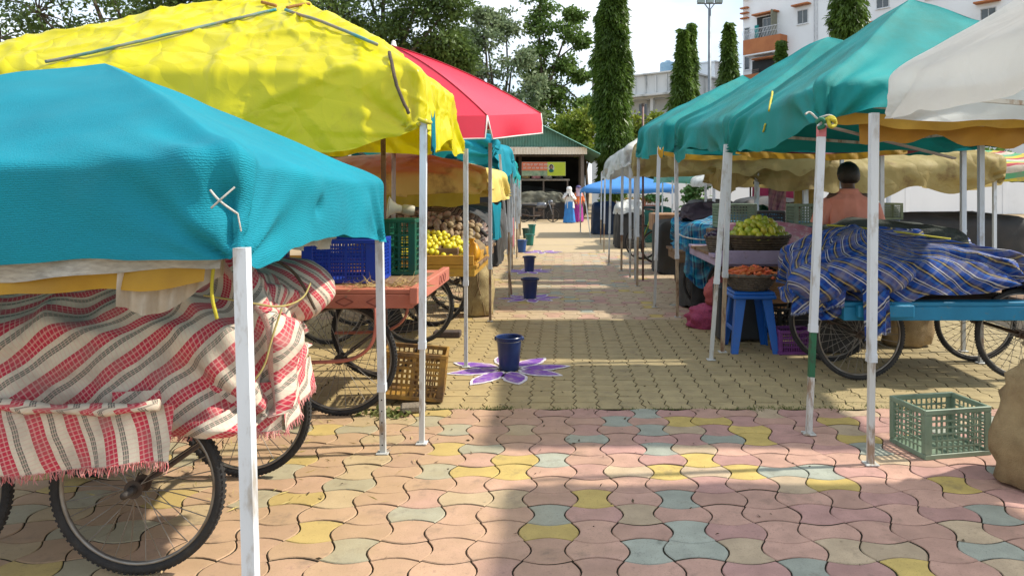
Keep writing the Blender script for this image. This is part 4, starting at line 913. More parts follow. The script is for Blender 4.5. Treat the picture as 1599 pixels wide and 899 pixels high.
# fruit cart behind the salmon one
fc = cart('ochre painted fruit cart with lemons and potatoes behind the salmon cart', (-1.76, 7.22, 0), 1.92, 1.16, .735, .355, m_ochre, wx=.40, wy=.46, plank_n=6, side_h=.07, bracket=False)
mb = MB(); mb.cbox((-1.76, 6.66, .78), (1.90, .035, .085), .004); mb.build('front_board', m_ochre, fc)
mb = MB(); mb.cbox((-.812, 7.24, .78), (.035, 1.12, .085), .004); mb.build('end_board', m_ochre, fc)
lp = []
for iy in range(8):
    for ix in range(15):
        x = -1.68+(ix+.5*(iy % 2))*.054+random.uniform(-.02, .02); y = 6.72+iy*.055+random.uniform(-.018, .018)
        z = .775+iy*.021+.075*math.exp(-((x+1.25)/.22)**2)+random.uniform(-.014, .016)
        if x < -.90 and not (iy in (1, 2) and -1.17 < x < -.97): lp.append((x, y, z))
strew('lemon', lemons, lp[:125], 'yellow green lemon heaped on the ochre fruit cart', 'lemon', 'lemons on the fruit cart')
pp = []
for iy in range(7):
    for ix in range(14):
        x = -1.66+ix*.066+random.uniform(-.012, .012); y = 7.18+iy*.062+random.uniform(-.012, .012)
        z = .93+iy*.040-.10*max(0, (x+1.30)/.4)+random.uniform(-.022, .022)
        if x < -.86: pp.append((x, y, z))
strew('potato', potatoes, pp, 'brown potato heaped behind the lemons', 'potato', 'potatoes on the fruit cart')
mb = MB(); mb.loft([(.77, -1.25, 7.40, .48, .30), (.86, -1.25, 7.42, .46, .26), (.93, -1.28, 7.48, .40, .2), (1.06, -1.34, 7.58, .28, .1)], 20); tag(mb.build('potato_sack', M('jute', (.26, .19, .10), (.18, .12, .06), 20, .9, bump=.6, bscale=150), None, True), 'jute sack under the potatoes on the fruit cart', 'sack')
tr = empty('wooden_box', (-1.07, 6.79, .83), 'small weathered wooden box half buried in the lemons', 'box')
for k in range(2): mb = MB(); mb.cbox((0, -.05, -.012+k*.042), (.19, .012, .040), .003); mb.build('board', m_wood, None).parent = tr
for s in (-1, 1): mb = MB(); mb.cbox((s*.09, .02, .01), (.012, .12, .085), .003); mb.build('board', m_wood, None).parent = tr
mb = MB(); mb.loft([(.775, -.83, 6.73, .05, .05), (.80, -.83, 6.73, .065, .06), (.86, -.83, 6.74, .06, .055), (.92, -.835, 6.75, .035, .03), (.945, -.84, 6.75, .02, .02), (.97, -.84, 6.75, .04, .035)], 16)
mb.warp(lambda v: v+Vector((.012*math.sin(v.z*90), .010*math.sin(v.x*80), 0))); tag(mb.build('plastic_bag', M('orange_bag', (.72, .36, .02), (.6, .28, .02), 9, .35, transl=.25, crumple=.3), None, True), 'small orange yellow plastic bag tied at the corner of the fruit cart', 'bag')
rope(None, [(-1.45, 7.72, 1.06), (-1.2, 7.74, 1.10), (-.95, 7.74, 1.06), (-.80, 7.72, .93)], .02, m_tyre, 'inner_tube', 3); tag(bpy.data.objects['inner_tube'], 'black rubber tube arched over the back of the fruit cart', 'rubber tube')
# sacks and bundles
def sack(label, rings, mat, name='sack', seg=28, lump=.012, group=None, cat='sack', fs=6):
    mb = MB(); q = []
    for a, b in zip(rings, rings[1:]):
        for k in range(4): t = k/4; q.append(tuple(x+(y-x)*t for x, y in zip(a, b)))
    q.append(rings[-1]); mb.loft(q, seg)
    P_ = np.array(mb.v); c = P_.mean(0); d = P_-c; d[:, 2] = 0; d /= np.maximum(np.linalg.norm(d, axis=1), .01)[:, None]
    P_ = P_+d*(lump*fbm(P_*fs, 5, 3))[:, None]*1.6+d*(lump*.5*np.sin(P_[:, 2]*60+P_[:, 0]*30))[:, None]*.5; mb.v = [tuple(x) for x in P_]
    th = np.tile(np.linspace(0, 1, seg, endpoint=False)*2, len(q)); zz = np.repeat([r[0] for r in q], seg)
    mb.uv = np.stack([th, zz], 1)
    return tag(mb.build(name, mat, None, True), label, cat, group)
m_jute = M('burlap', (.40, .30, .15), (.27, .19, .09), 14, .9, bump=.9, bscale=170, rand=.1)
m_net = M('net_pattern', (.22, .15, .07), None, 5, .9)
s1 = sack('tall burlap potato sack netted with string beside the fruit cart', [(.0, -.955, 8.33, .10, .09), (.02, -.955, 8.33, .15, .13), (.25, -.95, 8.33, .165, .15), (.45, -.96, 8.34, .15, .13), (.56, -.97, 8.35, .09, .07), (.60, -.975, 8.35, .04, .035), (.66, -.985, 8.35, .07, .05)], m_jute, lump=.02)
rope(s1, [(-.87, 8.185, .02), (-.905, 8.172, .2), (-.95, 8.175, .35), (-.97, 8.21, .52)], .006, m_net, 'string'); rope(s1, [(-1.03, 8.20, .02), (-1.0, 8.175, .2), (-.93, 8.175, .35), (-.95, 8.24, .55)], .006, m_net, 'string')
s2 = sack('burlap sack leaning behind the netted sack', [(.0, -1.02, 8.75, .12, .1), (.02, -1.02, 8.75, .17, .14), (.35, -1.0, 8.75, .17, .15), (.62, -.98, 8.74, .12, .1), (.70, -.98, 8.74, .05, .05), (.77, -.97, 8.74, .08, .06)], m_jute, lump=.02)
m_rag = stripes('rag_stripes', [(0, (.20, .17, .15)), (.3, (.05, .04, .045)), (.42, (.24, .16, .14)), (.7, (.36, .31, .27)), (.85, (.04, .03, .04))], .11, math.pi/2, None, dist=.12)
def cover(label, C, peak, drop, mat, name='draped_cover', cat='cloth cover', group=None, parent=None, **k):
    mb, A, n = shell(C, peak, drop, **k)
    o = mb.build(name, mat, parent, True)
    if label: tag(o, label, cat, group)
    return o, A, n
def rect(x0, x1, y0, y1, z): return [(x0, y0, z), (x0, y1, z), (x1, y1, z), (x1, y0, z)]
lc = cart('dim cart under the ochre canopy loaded with a ragged bundle', (-1.75, 9.0, 0), 1.7, 1.0, .74, .35, m_wood, wx=.5, bracket=False)
cover('ragged bundle of striped grey and brown cloth on the cart under the ochre canopy', rect(-2.4, -.93, 8.55, 9.4, .98), (-1.5, 8.95, 1.22), lambda s, t: .24+.08*math.sin(t*23), m_rag, N=34, nr=14, nv=8, fold=.05, cfold=.06, fscale=4, wave=.05, hemn=.08, dome=2.2, seed=51, rnd=6)
lc2 = cart('far left cart under the ragged teal canopy', (-1.95, 11.2, 0), 1.7, 1.1, .74, .35, m_wood, wx=.5, bracket=False)
cover('dark grey bundle on the far left cart under the ragged teal canopy', rect(-2.7, -1.12, 10.7, 11.7, .95), (-1.9, 11.2, 1.25), lambda s, t: .30, m_darktarp, N=24, nr=12, nv=6, fold=.05, cfold=.05, fscale=3, dome=2.2, seed=52, rnd=5)
mb = MB()
lining(None, (-1.02, 10.55, 1.25), (-.93, 10.9, 1.25), 0, .50, m_teal, name='hung_cloth', n=14, wav=.03); tag(bpy.data.objects['hung_cloth'], 'teal cloth hanging to the ground behind the ochre canopy corner', 'cloth')
lining(None, (-.98, 13.4, .95), (-.93, 13.8, .95), 0, .55, M('dusty_pink', (.40, .13, .15), None, 7, .8), name='pink_cloth', n=10, wav=.02); tag(bpy.data.objects['pink_cloth'], 'dusty pink cloth hanging low between far left posts', 'cloth')
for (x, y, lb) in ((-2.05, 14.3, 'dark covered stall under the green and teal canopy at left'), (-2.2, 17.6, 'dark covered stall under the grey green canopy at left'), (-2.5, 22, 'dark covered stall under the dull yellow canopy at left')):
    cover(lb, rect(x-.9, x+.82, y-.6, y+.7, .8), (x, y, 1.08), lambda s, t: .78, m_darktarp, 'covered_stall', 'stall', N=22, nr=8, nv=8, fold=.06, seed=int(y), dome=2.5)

# --- blanket cart nearest on the left
bc = cart('nearest left hand cart mostly hidden under a red striped blanket', (-1.95, 3.16, 0), 1.14, .66, .66, .32, m_iron, wx=.39, wy=.46, plank_n=6, bracket=False)
for o in list(bc.children):
    if o.name.startswith('wheel'): pass
BLK = [(0, (.60, .53, .42)), (.10, (.46, .05, .075)), (.20, (.60, .20, .20)), (.25, (.50, .04, .07)), (.36, (.60, .22, .21)), (.40, (.48, .04, .07)), (.50, (.62, .55, .44)), (.64, (.16, .145, .125)), (.675, (.40, .36, .28)), (.70, (.15, .14, .12)), (.735, (.42, .38, .3)), (.76, (.16, .145, .125)), (.80, (.62, .55, .44))]
m_blanket = stripes('red_check_blanket', BLK, .102, .95, .014, cross_col=(.62, .42, .36), dist=.05)
m_fringe = M('fringe_thread', (.58, .36, .32), (.5, .08, .1), 60, .9)
def soft(C, peak, drop, mat, name, parent=None, label=None, cat='blanket', group=None, **k):
    return cover(label, C, peak, drop, mat, name, cat, group, parent, **k)
bl = empty('blanket', (-1.8, 3.1, 0), 'red white and grey checked blanket with fringes over lumpy goods on the nearest left cart', 'blanket')
# main heap: x -2.7..-1.05 ; the bulge pointing at the aisle, then the long skirt towards the viewer
o, AB1, nb1 = soft([(-1.07, 2.76, .87), (-1.33, 3.56, .92), (-2.75, 3.7, .98), (-2.75, 2.62, .93)], (-1.75, 3.15, 1.20), curve_drop({0: [(0, .29), (.3, .27), (.6, .22), (1, .24)], 3: [(0, .36), (.35, .37), (.55, .38), (.75, .38), (.9, .36), (1, .29)]}, .2), m_blanket, 'cloth_heap', bl, N=80, nr=40, nv=26, fold=.05, fscale=3.4, crease=.06, cfold=.07, seed=61, dome=2.3, wave=.025, rnd=26, sag_e=0, hemn=.02, flare=.05)
# rounded bundle end near the salmon cart
mb = MB(); mb.ball((-1.40, 3.55, .92), (.29, .22, .165), 44, 28)
Pq = np.array(mb.v); cc = np.array([-1.40, 3.55, .92]); dq = (Pq-cc); mb.v = [tuple(x) for x in Pq+dq*(.13*fbm(Pq*5, 4, 3))[:, None]]
mb.uv = np.stack([Pq[:, 0]*1.0+Pq[:, 1]*.4, Pq[:, 2]*1.3+Pq[:, 1]], 1); mb.build('bundle_end', m_blanket, bl, True)
# lower hanging piece left
def curtain(parent, a, b, z0, z1a, z1b, mat, name, n=40, nv=18, wav=.03, seed=1, lean=(0, 0), fr=None, frm=None):
    a, b = Vector(a), Vector(b); d = (b-a); L = d.length; nrm = Vector((d.y, -d.x, 0)).normalized(); vs = []; uv = []
    for i in range(n+1):
        t = i/n; zb = z1a+(z1b-z1a)*t+.012*math.sin(t*13+seed)
        for k in range(nv+1):
            w_ = k/nv; p = a.lerp(b, t)+nrm*(wav*(.3+w_)*(math.sin(t*11+seed+w_*1.2)+.5*math.sin(t*27+seed*2))+lean[0]*w_)+d.normalized()*lean[1]*w_; p.z = z0+(zb-z0)*w_
            vs.append(p); uv.append((t*L, (z0-p.z)))
    mb = MB(); mb.add(vs, [(i*(nv+1)+k, i*(nv+1)+k+1, (i+1)*(nv+1)+k+1, (i+1)*(nv+1)+k) for i in range(n) for k in range(nv)]); mb.uv = uv
    o = mb.build(name, mat, parent, True)
    if fr:
        mb = MB()
        for i in range(n):
            for q in range(5):
                p = Vector(vs[i*(nv+1)+nv]).lerp(Vector(vs[(i+1)*(nv+1)+nv]), (q+random.random()*.7)/5); e = p+Vector((random.gauss(0, .006), random.gauss(0, .006), -random.uniform(.5, 1)*fr)); mb.tube([p+Vector((0, 0, .004)), p.lerp(e, .5)+Vector((random.gauss(0, .003), random.gauss(0, .003), 0)), e], [.0022, .0018, .0008], 3, False)
        mb.build('fringe', frm or m_fringe, o)
    return o
m_blanket2 = stripes('red_check_blanket_hem', BLK, .115, -.32, .016, cross_col=(.62, .42, .36), dist=.05)
curtain(bl, (-2.72, 2.555, 0), (-1.36, 2.575, 0), .655, .36, .46, m_blanket2, 'hanging_corner', 60, 20, .022, 2, (.02, 0), .035)
mb = MB(); rp_ = [(-2.75+.09*k, 2.545+.012*math.sin(k*1.7), .655+.01*math.sin(k*.9)) for k in range(16)]; mb.tube(rp_, [.020+.006*math.sin(k*2.1) for k in range(16)], 12); mb.uv = [(k*.09, q*.012+k*.03) for k in range(16) for q in range(12)]; mb.build('rolled_edge', m_blanket2, bl, True)
curtain(bl, (-1.62, 2.64, 0), (-1.07, 2.80, 0), .68, .535, .50, m_blanket, 'hanging_skirt', 40, 16, .012, 5, (.02, 0), .03)
curtain(bl, (-1.07, 2.80, 0), (-1.12, 3.25, 0), .68, .50, .56, m_blanket, 'hanging_skirt', 24, 12, .012, 4, (.02, 0), .03)
m_ropey2 = M('pale_yellow_rope', (.42, .34, .12), (.30, .24, .08), 30, .8)
rope(bl, [(-1.32, 2.70, 1.02), (-1.16, 2.72, .99), (-1.07, 2.78, .96), (-1.06, 3.0, .96), (-1.1, 3.2, 1.0)], .004, m_ropey2, 'rope'); rope(bl, [(-1.06, 2.77, .96), (-1.08, 2.72, .85), (-1.10, 2.70, .74), (-1.18, 2.67, .66)], .004, m_ropey2, 'rope')
rope(bl, [(-1.32, 3.2, 1.13), (-1.24, 3.33, 1.06), (-1.19, 3.36, .98), (-1.14, 3.38, .86)], .007, m_roped, 'rope')
# dark bags under the near canopy
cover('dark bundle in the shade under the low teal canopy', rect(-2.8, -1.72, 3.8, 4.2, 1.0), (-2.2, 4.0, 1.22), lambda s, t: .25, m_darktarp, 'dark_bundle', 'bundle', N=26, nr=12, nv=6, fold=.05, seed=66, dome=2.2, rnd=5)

# --- right side, cart A with the blue plaid cloth
m_plaid = stripes('blue_plaid', [(0, (.010, .04, .23)), (.20, (.56, .56, .54)), (.26, (.012, .02, .07)), (.34, (.50, .50, .48)), (.37, (.012, .06, .30)), (.62, (.01, .015, .05)), (.72, (.48, .36, .06)), (.77, (.01, .015, .05)), (.86, (.02, .09, .34))], .16, .75, None, cross_stops=([(0, (.02, .06, .25)), (.3, (.01, .015, .05)), (.5, (.02, .10, .38)), (.8, (.30, .30, .30))], .11), dist=.06, cfac=.22)
ca = cart('turquoise hand cart under the blue plaid cloth at right', (2.80, 5.78, 0), 1.55, .92, .60, .34, m_turqp, wx=.60, wy=.30, bracket=False)
m_fringe2 = M('blue_thread', (.03, .07, .26), (.4, .4, .4), 50, .9)
pl = empty('plaid_cloth', (2.3, 5.8, 0), 'blue plaid cloth with white and yellow stripes thrown over sacks on the right cart', 'cloth')
soft([(1.83, 5.42, .90), (1.82, 6.2, .94), (3.4, 6.2, .97), (3.4, 5.4, .92)], (2.40, 5.85, 1.09), curve_drop({0: [(0, .42), (.5, .36), (1, .3)], 3: [(0, .2), (.45, .22), (.6, .30), (.8, .28), (.93, .40), (1, .42)]}, .3), m_plaid, 'cloth_heap', pl, N=70, nr=34, nv=22, fold=.05, fscale=2.6, cfold=.05, seed=71, dome=2.2, wave=.03, rnd=10, hemn=.03, flare=.04)
mb = MB(); mb.ball((2.22, 5.33, .80), (.34, .15, .135), 40, 24); Pq = np.array(mb.v); dq = Pq-np.array([2.22, 5.33, .80]); mb.v = [tuple(x) for x in Pq+dq*(.14*fbm(Pq*4, 8, 3))[:, None]]; mb.uv = np.stack([Pq[:, 0]+Pq[:, 2]*.3, Pq[:, 2]*1.3+Pq[:, 1]*.5], 1)
mb.build('cloth_roll', m_plaid, pl, True)
mb = MB(); mb.ball((1.86, 5.40, .74), (.20, .14, .15), 36, 20); Pq = np.array(mb.v); dq = Pq-np.array([1.86, 5.40, .74]); mb.v = [tuple(x) for x in Pq+dq*(.16*fbm(Pq*5, 18, 3))[:, None]]; mb.uv = np.stack([Pq[:, 0]+Pq[:, 1]*.3, Pq[:, 2]*1.3], 1)
mb.build('cloth_bunch', m_plaid, pl, True)
curtain(pl, (1.70, 5.44, 0), (2.04, 5.30, 0), .72, .50, .58, m_plaid, 'hanging_end', 30, 14, .02, 3, (.01, -.02), .02, m_fringe2)
curtain(pl, (2.12, 5.22, 0), (2.30, 5.20, 0), .72, .36, .42, m_plaid, 'hanging_end', 16, 16, .02, 6, (.01, .01), .02, m_fringe2)
cover('dark green cloth roll tied with yellow rope behind the plaid cloth', rect(2.15, 3.3, 5.95, 6.3, 1.08), (2.6, 6.1, 1.17), lambda s, t: .10, M('dark_mesh', (.05, .06, .05), (.03, .035, .03), 9, .9, bump=.6, bscale=80), 'cloth_roll_dark', 'cloth', N=24, nr=10, nv=6, fold=.03, seed=73, dome=2.4, rnd=4)
rope(None, [(2.12, 5.93, 1.13), (2.5, 5.92, 1.10), (3.1, 5.90, 1.02)], .008, m_ropey, 'tie_rope'); tag(bpy.data.objects['tie_rope'], 'yellow rope lying across the dark green cloth roll', 'rope')
mb = MB(); mb.cbox((2.30, 5.27, .545), (.40, .06, .09), .008); o = mb.build('side_board', m_turqp, ca)
# stall B: lavender cart with mango basket, carrots on a blue stool
cb = cart('lavender painted cart carrying the mango basket and crates', (2.42, 7.72, 0), 1.95, 1.45, .80, .34, m_lav, wx=.5, wy=.45, bracket=False, side_h=.08)
mb = MB(); mb.cbox((1.93, 6.975, .775), (.98, .03, .13), .004); mb.build('front_board', m_lav, cb)
def basket(label, c, r, h, mat, ry=1.0, rb=.7, group='woven baskets of produce'):
    root = empty('woven_basket', c, label, 'basket', group); mb = MB()
    ns = 8
    prof = [(r*(rb+(1-rb)*(k/ns)**.7), h*k/ns) for k in range(ns+1)]
    n = 40; vs = []
    for (rr, z) in prof:
        for k in range(n):
            a = 2*math.pi*k/n; q = 1+.02*(1 if k % 2 else -1); vs.append((math.cos(a)*rr*q, math.sin(a)*rr*q*ry, z))
    mb.add(vs, [(i*n+k, i*n+(k+1) % n, (i+1)*n+(k+1) % n, (i+1)*n+k) for i in range(ns) for k in range(n)]+[tuple(range(n))[::-1]]); mb.build('wall', mat, None, 60).parent = root
    mb = MB()
    for j in range(7):
        t = (j+.5)/7; rr = r*(rb+(1-rb)*t**.7)*1.015; mb.tube([(math.cos(a)*rr*(1+.015*math.sin(a*20+j*math.pi)), math.sin(a)*rr*ry*(1+.015*math.sin(a*20+j*math.pi)), h*t) for a in [2*math.pi*k/80 for k in range(80)]], h*.065, 5, closed=True)
    mb.build('weave_ring', mat, None, True).parent = root
    mb = MB(); mb.tube([(math.cos(a)*r*1.02, math.sin(a)*r*ry*1.02, h+.004*math.sin(a*18)) for a in [2*math.pi*k/48 for k in range(48)]], .016, 7, closed=True); mb.build('rim', mat, None, True).parent = root
    mb = MB(); mb.lathe([(r*.95, h*.75), (r*.6, h*.95), (.001, h*1.0)], (0, 0, 0), 24, caps=(False, False), sy=ry); mb.build('lining', m_jute, None, True).parent = root
    return root
m_bask = M('dark_wicker', (.10, .075, .045), (.05, .035, .02), 22, .85, bump=.8, bscale=120)
m_bask2 = M('grey_wicker', (.16, .13, .10), (.08, .065, .05), 22, .85, bump=.8, bscale=120)
basket('wide dark basket heaped with green mangoes on the lavender cart', (1.90, 7.18, .803), .295, .165, m_bask, .8)
strew('mango', mangoes, dome_pts((1.90, 7.18, .975), .255, .155, .078, .8), 'green mango in the heap on the wide dark basket', 'mango', 'mangoes in the basket')
basket('small grey basket of aubergines left of the mangoes', (1.56, 7.28, .803), .155, .15, m_bask2, .85)
egg = [fruit_mesh('aubergine', (.055, .026, .026), m_egg, 10, 7)]
strew('aubergine', egg, dome_pts((1.56, 7.28, .955), .125, .06, .058, .85), 'dark purple aubergine in the small grey basket', 'aubergine', 'aubergines in the basket', .6)
# stool
m_stool = M('stool_blue', (.008, .10, .42), (.012, .12, .46), 5, .4, stain=(.05, .10, .2), sscale=8, slo=.6, shi=.85)
st = empty('plastic_stool', (1.655, 6.55, 0), 'blue plastic stool carrying the carrot basket', 'stool')
mb = MB(); mb.cbox((1.655, 6.55, .515), (.36, .36, .03), .01); mb.cbox((1.655, 6.55, .485), (.375, .375, .035), .008); mb.build('seat', m_stool, st)
for sx in (-1, 1):
    for sy in (-1, 1):
        mb = MB(); x0, y0 = 1.655+sx*.155, 6.55+sy*.155; x1, y1 = 1.655+sx*.205, 6.55+sy*.205
        mb.add([(x0-sx*a, y0-sy*b, .47) for a, b in ((0, 0), (.085, 0), (.085, .018), (.018, .018), (.018, .085), (0, .085))]+[(x1-sx*a, y1-sy*b, 0) for a, b in ((0, 0), (.055, 0), (.055, .014), (.014, .014), (.014, .055), (0, .055))], [(i, (i+1) % 6, 6+(i+1) % 6, 6+i) for i in range(6)]+[tuple(range(6)), tuple(range(6, 12))]); mb.build('leg', m_stool, st)
    mb = MB(); mb.cbox((1.655+sx*.175, 6.55, .20), (.012, .30, .035), .003); mb.build('stretcher', m_stool, st)
basket('grey basket of carrots on the blue stool', (1.65, 6.52, .533), .235, .135, m_bask2, .85, .55)
carrot = []
for L in (.13, .16, .11):
    mb = MB(); mb.tube([(-L/2, 0, 0), (-L/2+.006, 0, 0), (-L*.2, .003, 0), (L*.2, -.002, .002), (L/2, .004, -.002)], [.008, .0155, .0145, .010, .002], 8); carrot.append(mb.mesh('carrot', m_carrot, True))
strew('carrot', carrot, dome_pts((1.65, 6.52, .675), .195, .045, .052, .85, .3), 'orange carrot in the basket on the blue stool', 'carrot', 'carrots in the basket', .35)
crate('crate', 'purple plastic crate on the ground beside the blue stool', (1.99, 6.43, .0), (.30, .24, .21), m_cpurple, .05, 12, 4, post=.03)
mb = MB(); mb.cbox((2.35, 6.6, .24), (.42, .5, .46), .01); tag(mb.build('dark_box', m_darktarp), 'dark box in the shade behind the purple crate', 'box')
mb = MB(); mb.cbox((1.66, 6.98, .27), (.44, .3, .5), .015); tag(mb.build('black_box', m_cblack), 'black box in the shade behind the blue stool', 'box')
# onions in pink mesh sacks
m_mesh = M('onion_mesh', (.36, .055, .12), (.24, .04, .10), 60, .7, bump=1.0, bscale=70, spec=.3)
sack('lower pink mesh onion sack lying on the paving left of the blue stool', [(.0, 1.50, 7.62, .16, .14), (.03, 1.50, 7.62, .21, .18), (.12, 1.49, 7.62, .22, .19), (.20, 1.50, 7.63, .16, .14), (.235, 1.5, 7.63, .05, .05)], m_mesh, lump=.03, fs=10)
sack('upper pink mesh onion sack leaning by the stool legs', [(.235, 1.60, 7.60, .10, .1), (.27, 1.60, 7.60, .14, .13), (.38, 1.62, 7.60, .15, .14), (.49, 1.63, 7.61, .11, .1), (.53, 1.63, 7.61, .04, .04)], M('onion_mesh_orange', (.42, .10, .085), (.30, .06, .08), 60, .7, bump=1.0, bscale=70), lump=.03, fs=10)
# pink cloth and three crates on the lavender cart
m_pinkc = M('pink_cloth', (.56, .24, .30), (.46, .17, .22), 7, .8, bump=.3, stain=(.62, .52, .50), sscale=12, slo=.5, shi=.66)
cover('pink patterned cloth over boxes at the back of the lavender cart', rect(1.72, 2.75, 7.65, 8.2, .985), (2.2, 7.95, 1.07), lambda s, t: .15, m_pinkc, 'pink_cover', 'cloth', N=26, nr=12, nv=6, fold=.03, seed=77, dome=2.6, rnd=4)
crate('crate', 'grey green crate left of the dark crate at the back of the lavender cart', (1.96, 8.45, .99), (.44, .30, .27), m_cgrey, .04, 11, 7, post=.03)
crate('crate', 'dark crate between the two grey green crates', (2.37, 8.40, .99), (.32, .28, .19), m_cblack, -.35, 7, 4, post=.03, bar=.012)
crate('crate', 'grey green crate right of the dark crate, next to the man', (2.66, 8.0, 1.03), (.40, .30, .235), m_cgrey, .03, 10, 6, post=.04)
mb = MB(); mb.cbox((2.3, 8.55, .90), (1.3, .5, .15), .01); mb.cbox((2.3, 8.62, .41), (1.2, .06, .82), .01); tag(mb.build('wooden_bench', m_wood), 'wooden bench behind the lavender cart carrying crates', 'bench')
# turquoise cloth cart
m_turq = stripes('turquoise_check', [(0, (.012, .17, .38)), (.35, (.03, .36, .52)), (.5, (.004, .03, .09)), (.68, (.22, .50, .58)), (.76, (.008, .10, .26))], .11, .2, None, cross_stops=([(0, (.01, .2, .38)), (.4, (.06, .42, .54)), (.6, (.004, .03, .09))], .09), dist=.08)
cc_ = cart('hand cart wrapped in turquoise checked cloth', (2.15, 9.05, 0), 1.6, .9, .70, .34, m_wood, wx=.4, bracket=False)
o, _, _ = cover('turquoise checked cloth draped over a loaded cart right of the aisle', [(1.42, 8.55, 1.02), (1.40, 9.55, 1.05), (2.9, 9.5, 1.05), (2.9, 8.5, 1.03)], (2.1, 9.0, 1.14), curve_drop({0: [(0, .62), (.25, .40), (.5, .34), (1, .3)], 3: [(0, .2), (.7, .3), (.85, .7), (1, .64)]}, .3), m_turq, 'turquoise_cover', N=50, nr=24, nv=18, fold=.035, cfold=.04, seed=81, dome=2.4, rnd=6, hemn=.04, wave=.03)
rope(o, [(1.36, 8.8, .90), (1.42, 8.48, .86), (1.7, 8.42, .84), (2.0, 8.44, .90)], .008, m_ropew, 'rope')
cover('dark tarp wrapped round goods under the turquoise cloth cart', rect(1.48, 2.6, 8.62, 9.4, .72), (2.0, 9.0, .8), lambda s, t: .66, m_darktarp, 'dark_wrap', 'tarpaulin', N=24, nr=8, nv=10, fold=.05, seed=83, dome=2.5)
cover('dark rumpled bag lying on the turquoise cloth', rect(1.50, 2.0, 9.1, 9.5, 1.17), (1.75, 9.3, 1.27), lambda s, t: .09, M('purple_black', (.05, .03, .045), None, 7, .6, bump=.4), 'dark_bag', 'bag', N=16, nr=8, nv=4, fold=.04, fscale=6, seed=84, dome=2.5)
# brown box cart
kb = empty('tricycle_cart', (2.05, 14.5, 0), 'brown box tricycle cart beyond the turquoise cloth', 'cart')
mb = MB(); mb.cbox((2.05, 14.6, .80), (.62, .9, .34), .02); mb.build('box', M('carton_brown', (.36, .21, .11), (.24, .13, .07), 6, .85, bump=.3, stain=(.14, .08, .05), sscale=5), kb)
for x in (1.82, 2.3):
    wheel(kb, (x, 14.3, .33), .33, spokes=18)
mb = MB(); mb.tube([(1.75, 14.3, .33), (2.4, 14.3, .33)], .02, 8); mb.build('axle', m_iron, kb); mb = MB(); mb.bar((2.05, 14.3, .33), (2.05, 14.6, .64), .05); mb.build('support', m_iron, kb)
# rest of the right background
def table_cover(label, x0, x1, y0, y1, h, mat, seed, name='covered_stall', drop=None):
    cover(label, rect(x0, x1, y0, y1, h-.05), ((x0+x1)/2, (y0+y1)/2, h), lambda s, t: (drop or h-.08), mat, name, 'stall', N=24, nr=8, nv=10, fold=.035, seed=seed, dome=2.6, wave=.03)
m_dgreen = M('dark_green_cloth', (.006, .11, .085), (.005, .07, .055), 5, .7)
m_navy = M('navy_cloth', (.015, .03, .07), (.01, .02, .04), 5, .7)
table_cover('teal green cloth covered stall before the blue gazebo', 1.75, 3.1, 20.2, 21.6, 1.0, m_dgreen, 91)
table_cover('navy covered stall under the blue gazebo', .95, 1.75, 24.0, 25.2, 1.08, m_navy, 92)
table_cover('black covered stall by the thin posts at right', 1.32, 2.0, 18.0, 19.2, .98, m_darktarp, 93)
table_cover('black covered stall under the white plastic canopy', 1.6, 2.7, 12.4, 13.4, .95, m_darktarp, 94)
cover('grey plastic sheet bunched on the black stall by the thin posts', rect(1.3, 1.95, 17.9, 18.8, 1.06), (1.6, 18.3, 1.20), lambda s, t: .16+.05*math.sin(t*9), m_white, 'plastic_sheet', 'plastic sheet', N=20, nr=8, nv=6, fold=.08, fscale=3, seed=95, dome=2, crease=.04)
for q, (x, m, lb) in enumerate(((1.95, m_ylining, 'yellow crate of produce on the teal green stall'), (2.45, m_saww, 'red crate of greens on the teal green stall'))):
    crate('crate', lb, (x, 20.5, 1.0), (.45, .35, .22), m, 0, 8, 4, post=.04)
tufts2 = leafcloud('green_leaves', np.stack([rng.normal(2.45, .16, 500), rng.normal(20.5, .14, 500), 1.14+np.abs(rng.normal(0, .07, 500))], 1), rng.normal(0, 1, (500, 3)), .10, .3, M('herb', (.08, .20, .04), (.05, .14, .03), 9, .6)); tag(tufts2, 'leafy greens heaped in the red crate', 'greens', kind='stuff')
# hanging black and plaid cloths, bar, pink van
mb = MB(); mb.tube([(2.55, 9.9, 1.515), (3.65, 9.75, 1.53)], .018, 8); tag(mb.build('hanging_rail', m_iron, None, True), 'black horizontal rail between posts behind the crates', 'rail')
curtain(None, (3.55, 9.85, 0), (3.95, 9.85, 0), 1.62, 1.02, 1.05, m_darktarp, 'black_drape', 20, 8, .03, 3); tag(bpy.data.objects['black_drape'], 'black cloth hanging from the cream canopy behind the right crate', 'cloth')
curtain(None, (2.78, 9.98, 0), (3.02, 9.98, 0), 1.50, 1.15, 1.12, stripes('pink_plaid', [(0, (.45, .25, .34)), (.4, (.25, .13, .22)), (.6, (.5, .38, .44))], .09, .3, None, cross_stops=([(0, (.4, .2, .3)), (.5, (.2, .1, .2))], .07)), 'pink_plaid_cloth', 14, 8, .02, 5); tag(bpy.data.objects['pink_plaid_cloth'], 'pink plaid cloth hanging from the black rail', 'cloth')
curtain(None, (3.98, 9.6, 0), (4.2, 9.6, 0), 1.64, 1.48, 1.47, m_dgreen, 'green_cloth', 10, 5, .02, 7); tag(bpy.data.objects['green_cloth'], 'small green cloth hanging right of the black cloth', 'cloth')
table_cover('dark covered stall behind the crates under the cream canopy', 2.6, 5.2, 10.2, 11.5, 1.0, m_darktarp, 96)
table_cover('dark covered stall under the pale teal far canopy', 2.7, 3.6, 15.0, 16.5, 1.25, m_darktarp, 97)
table_cover('dim covered stall farther right under the multicoloured canopy', 6.2, 9, 14.0, 15.5, 1.0, m_darktarp, 98)
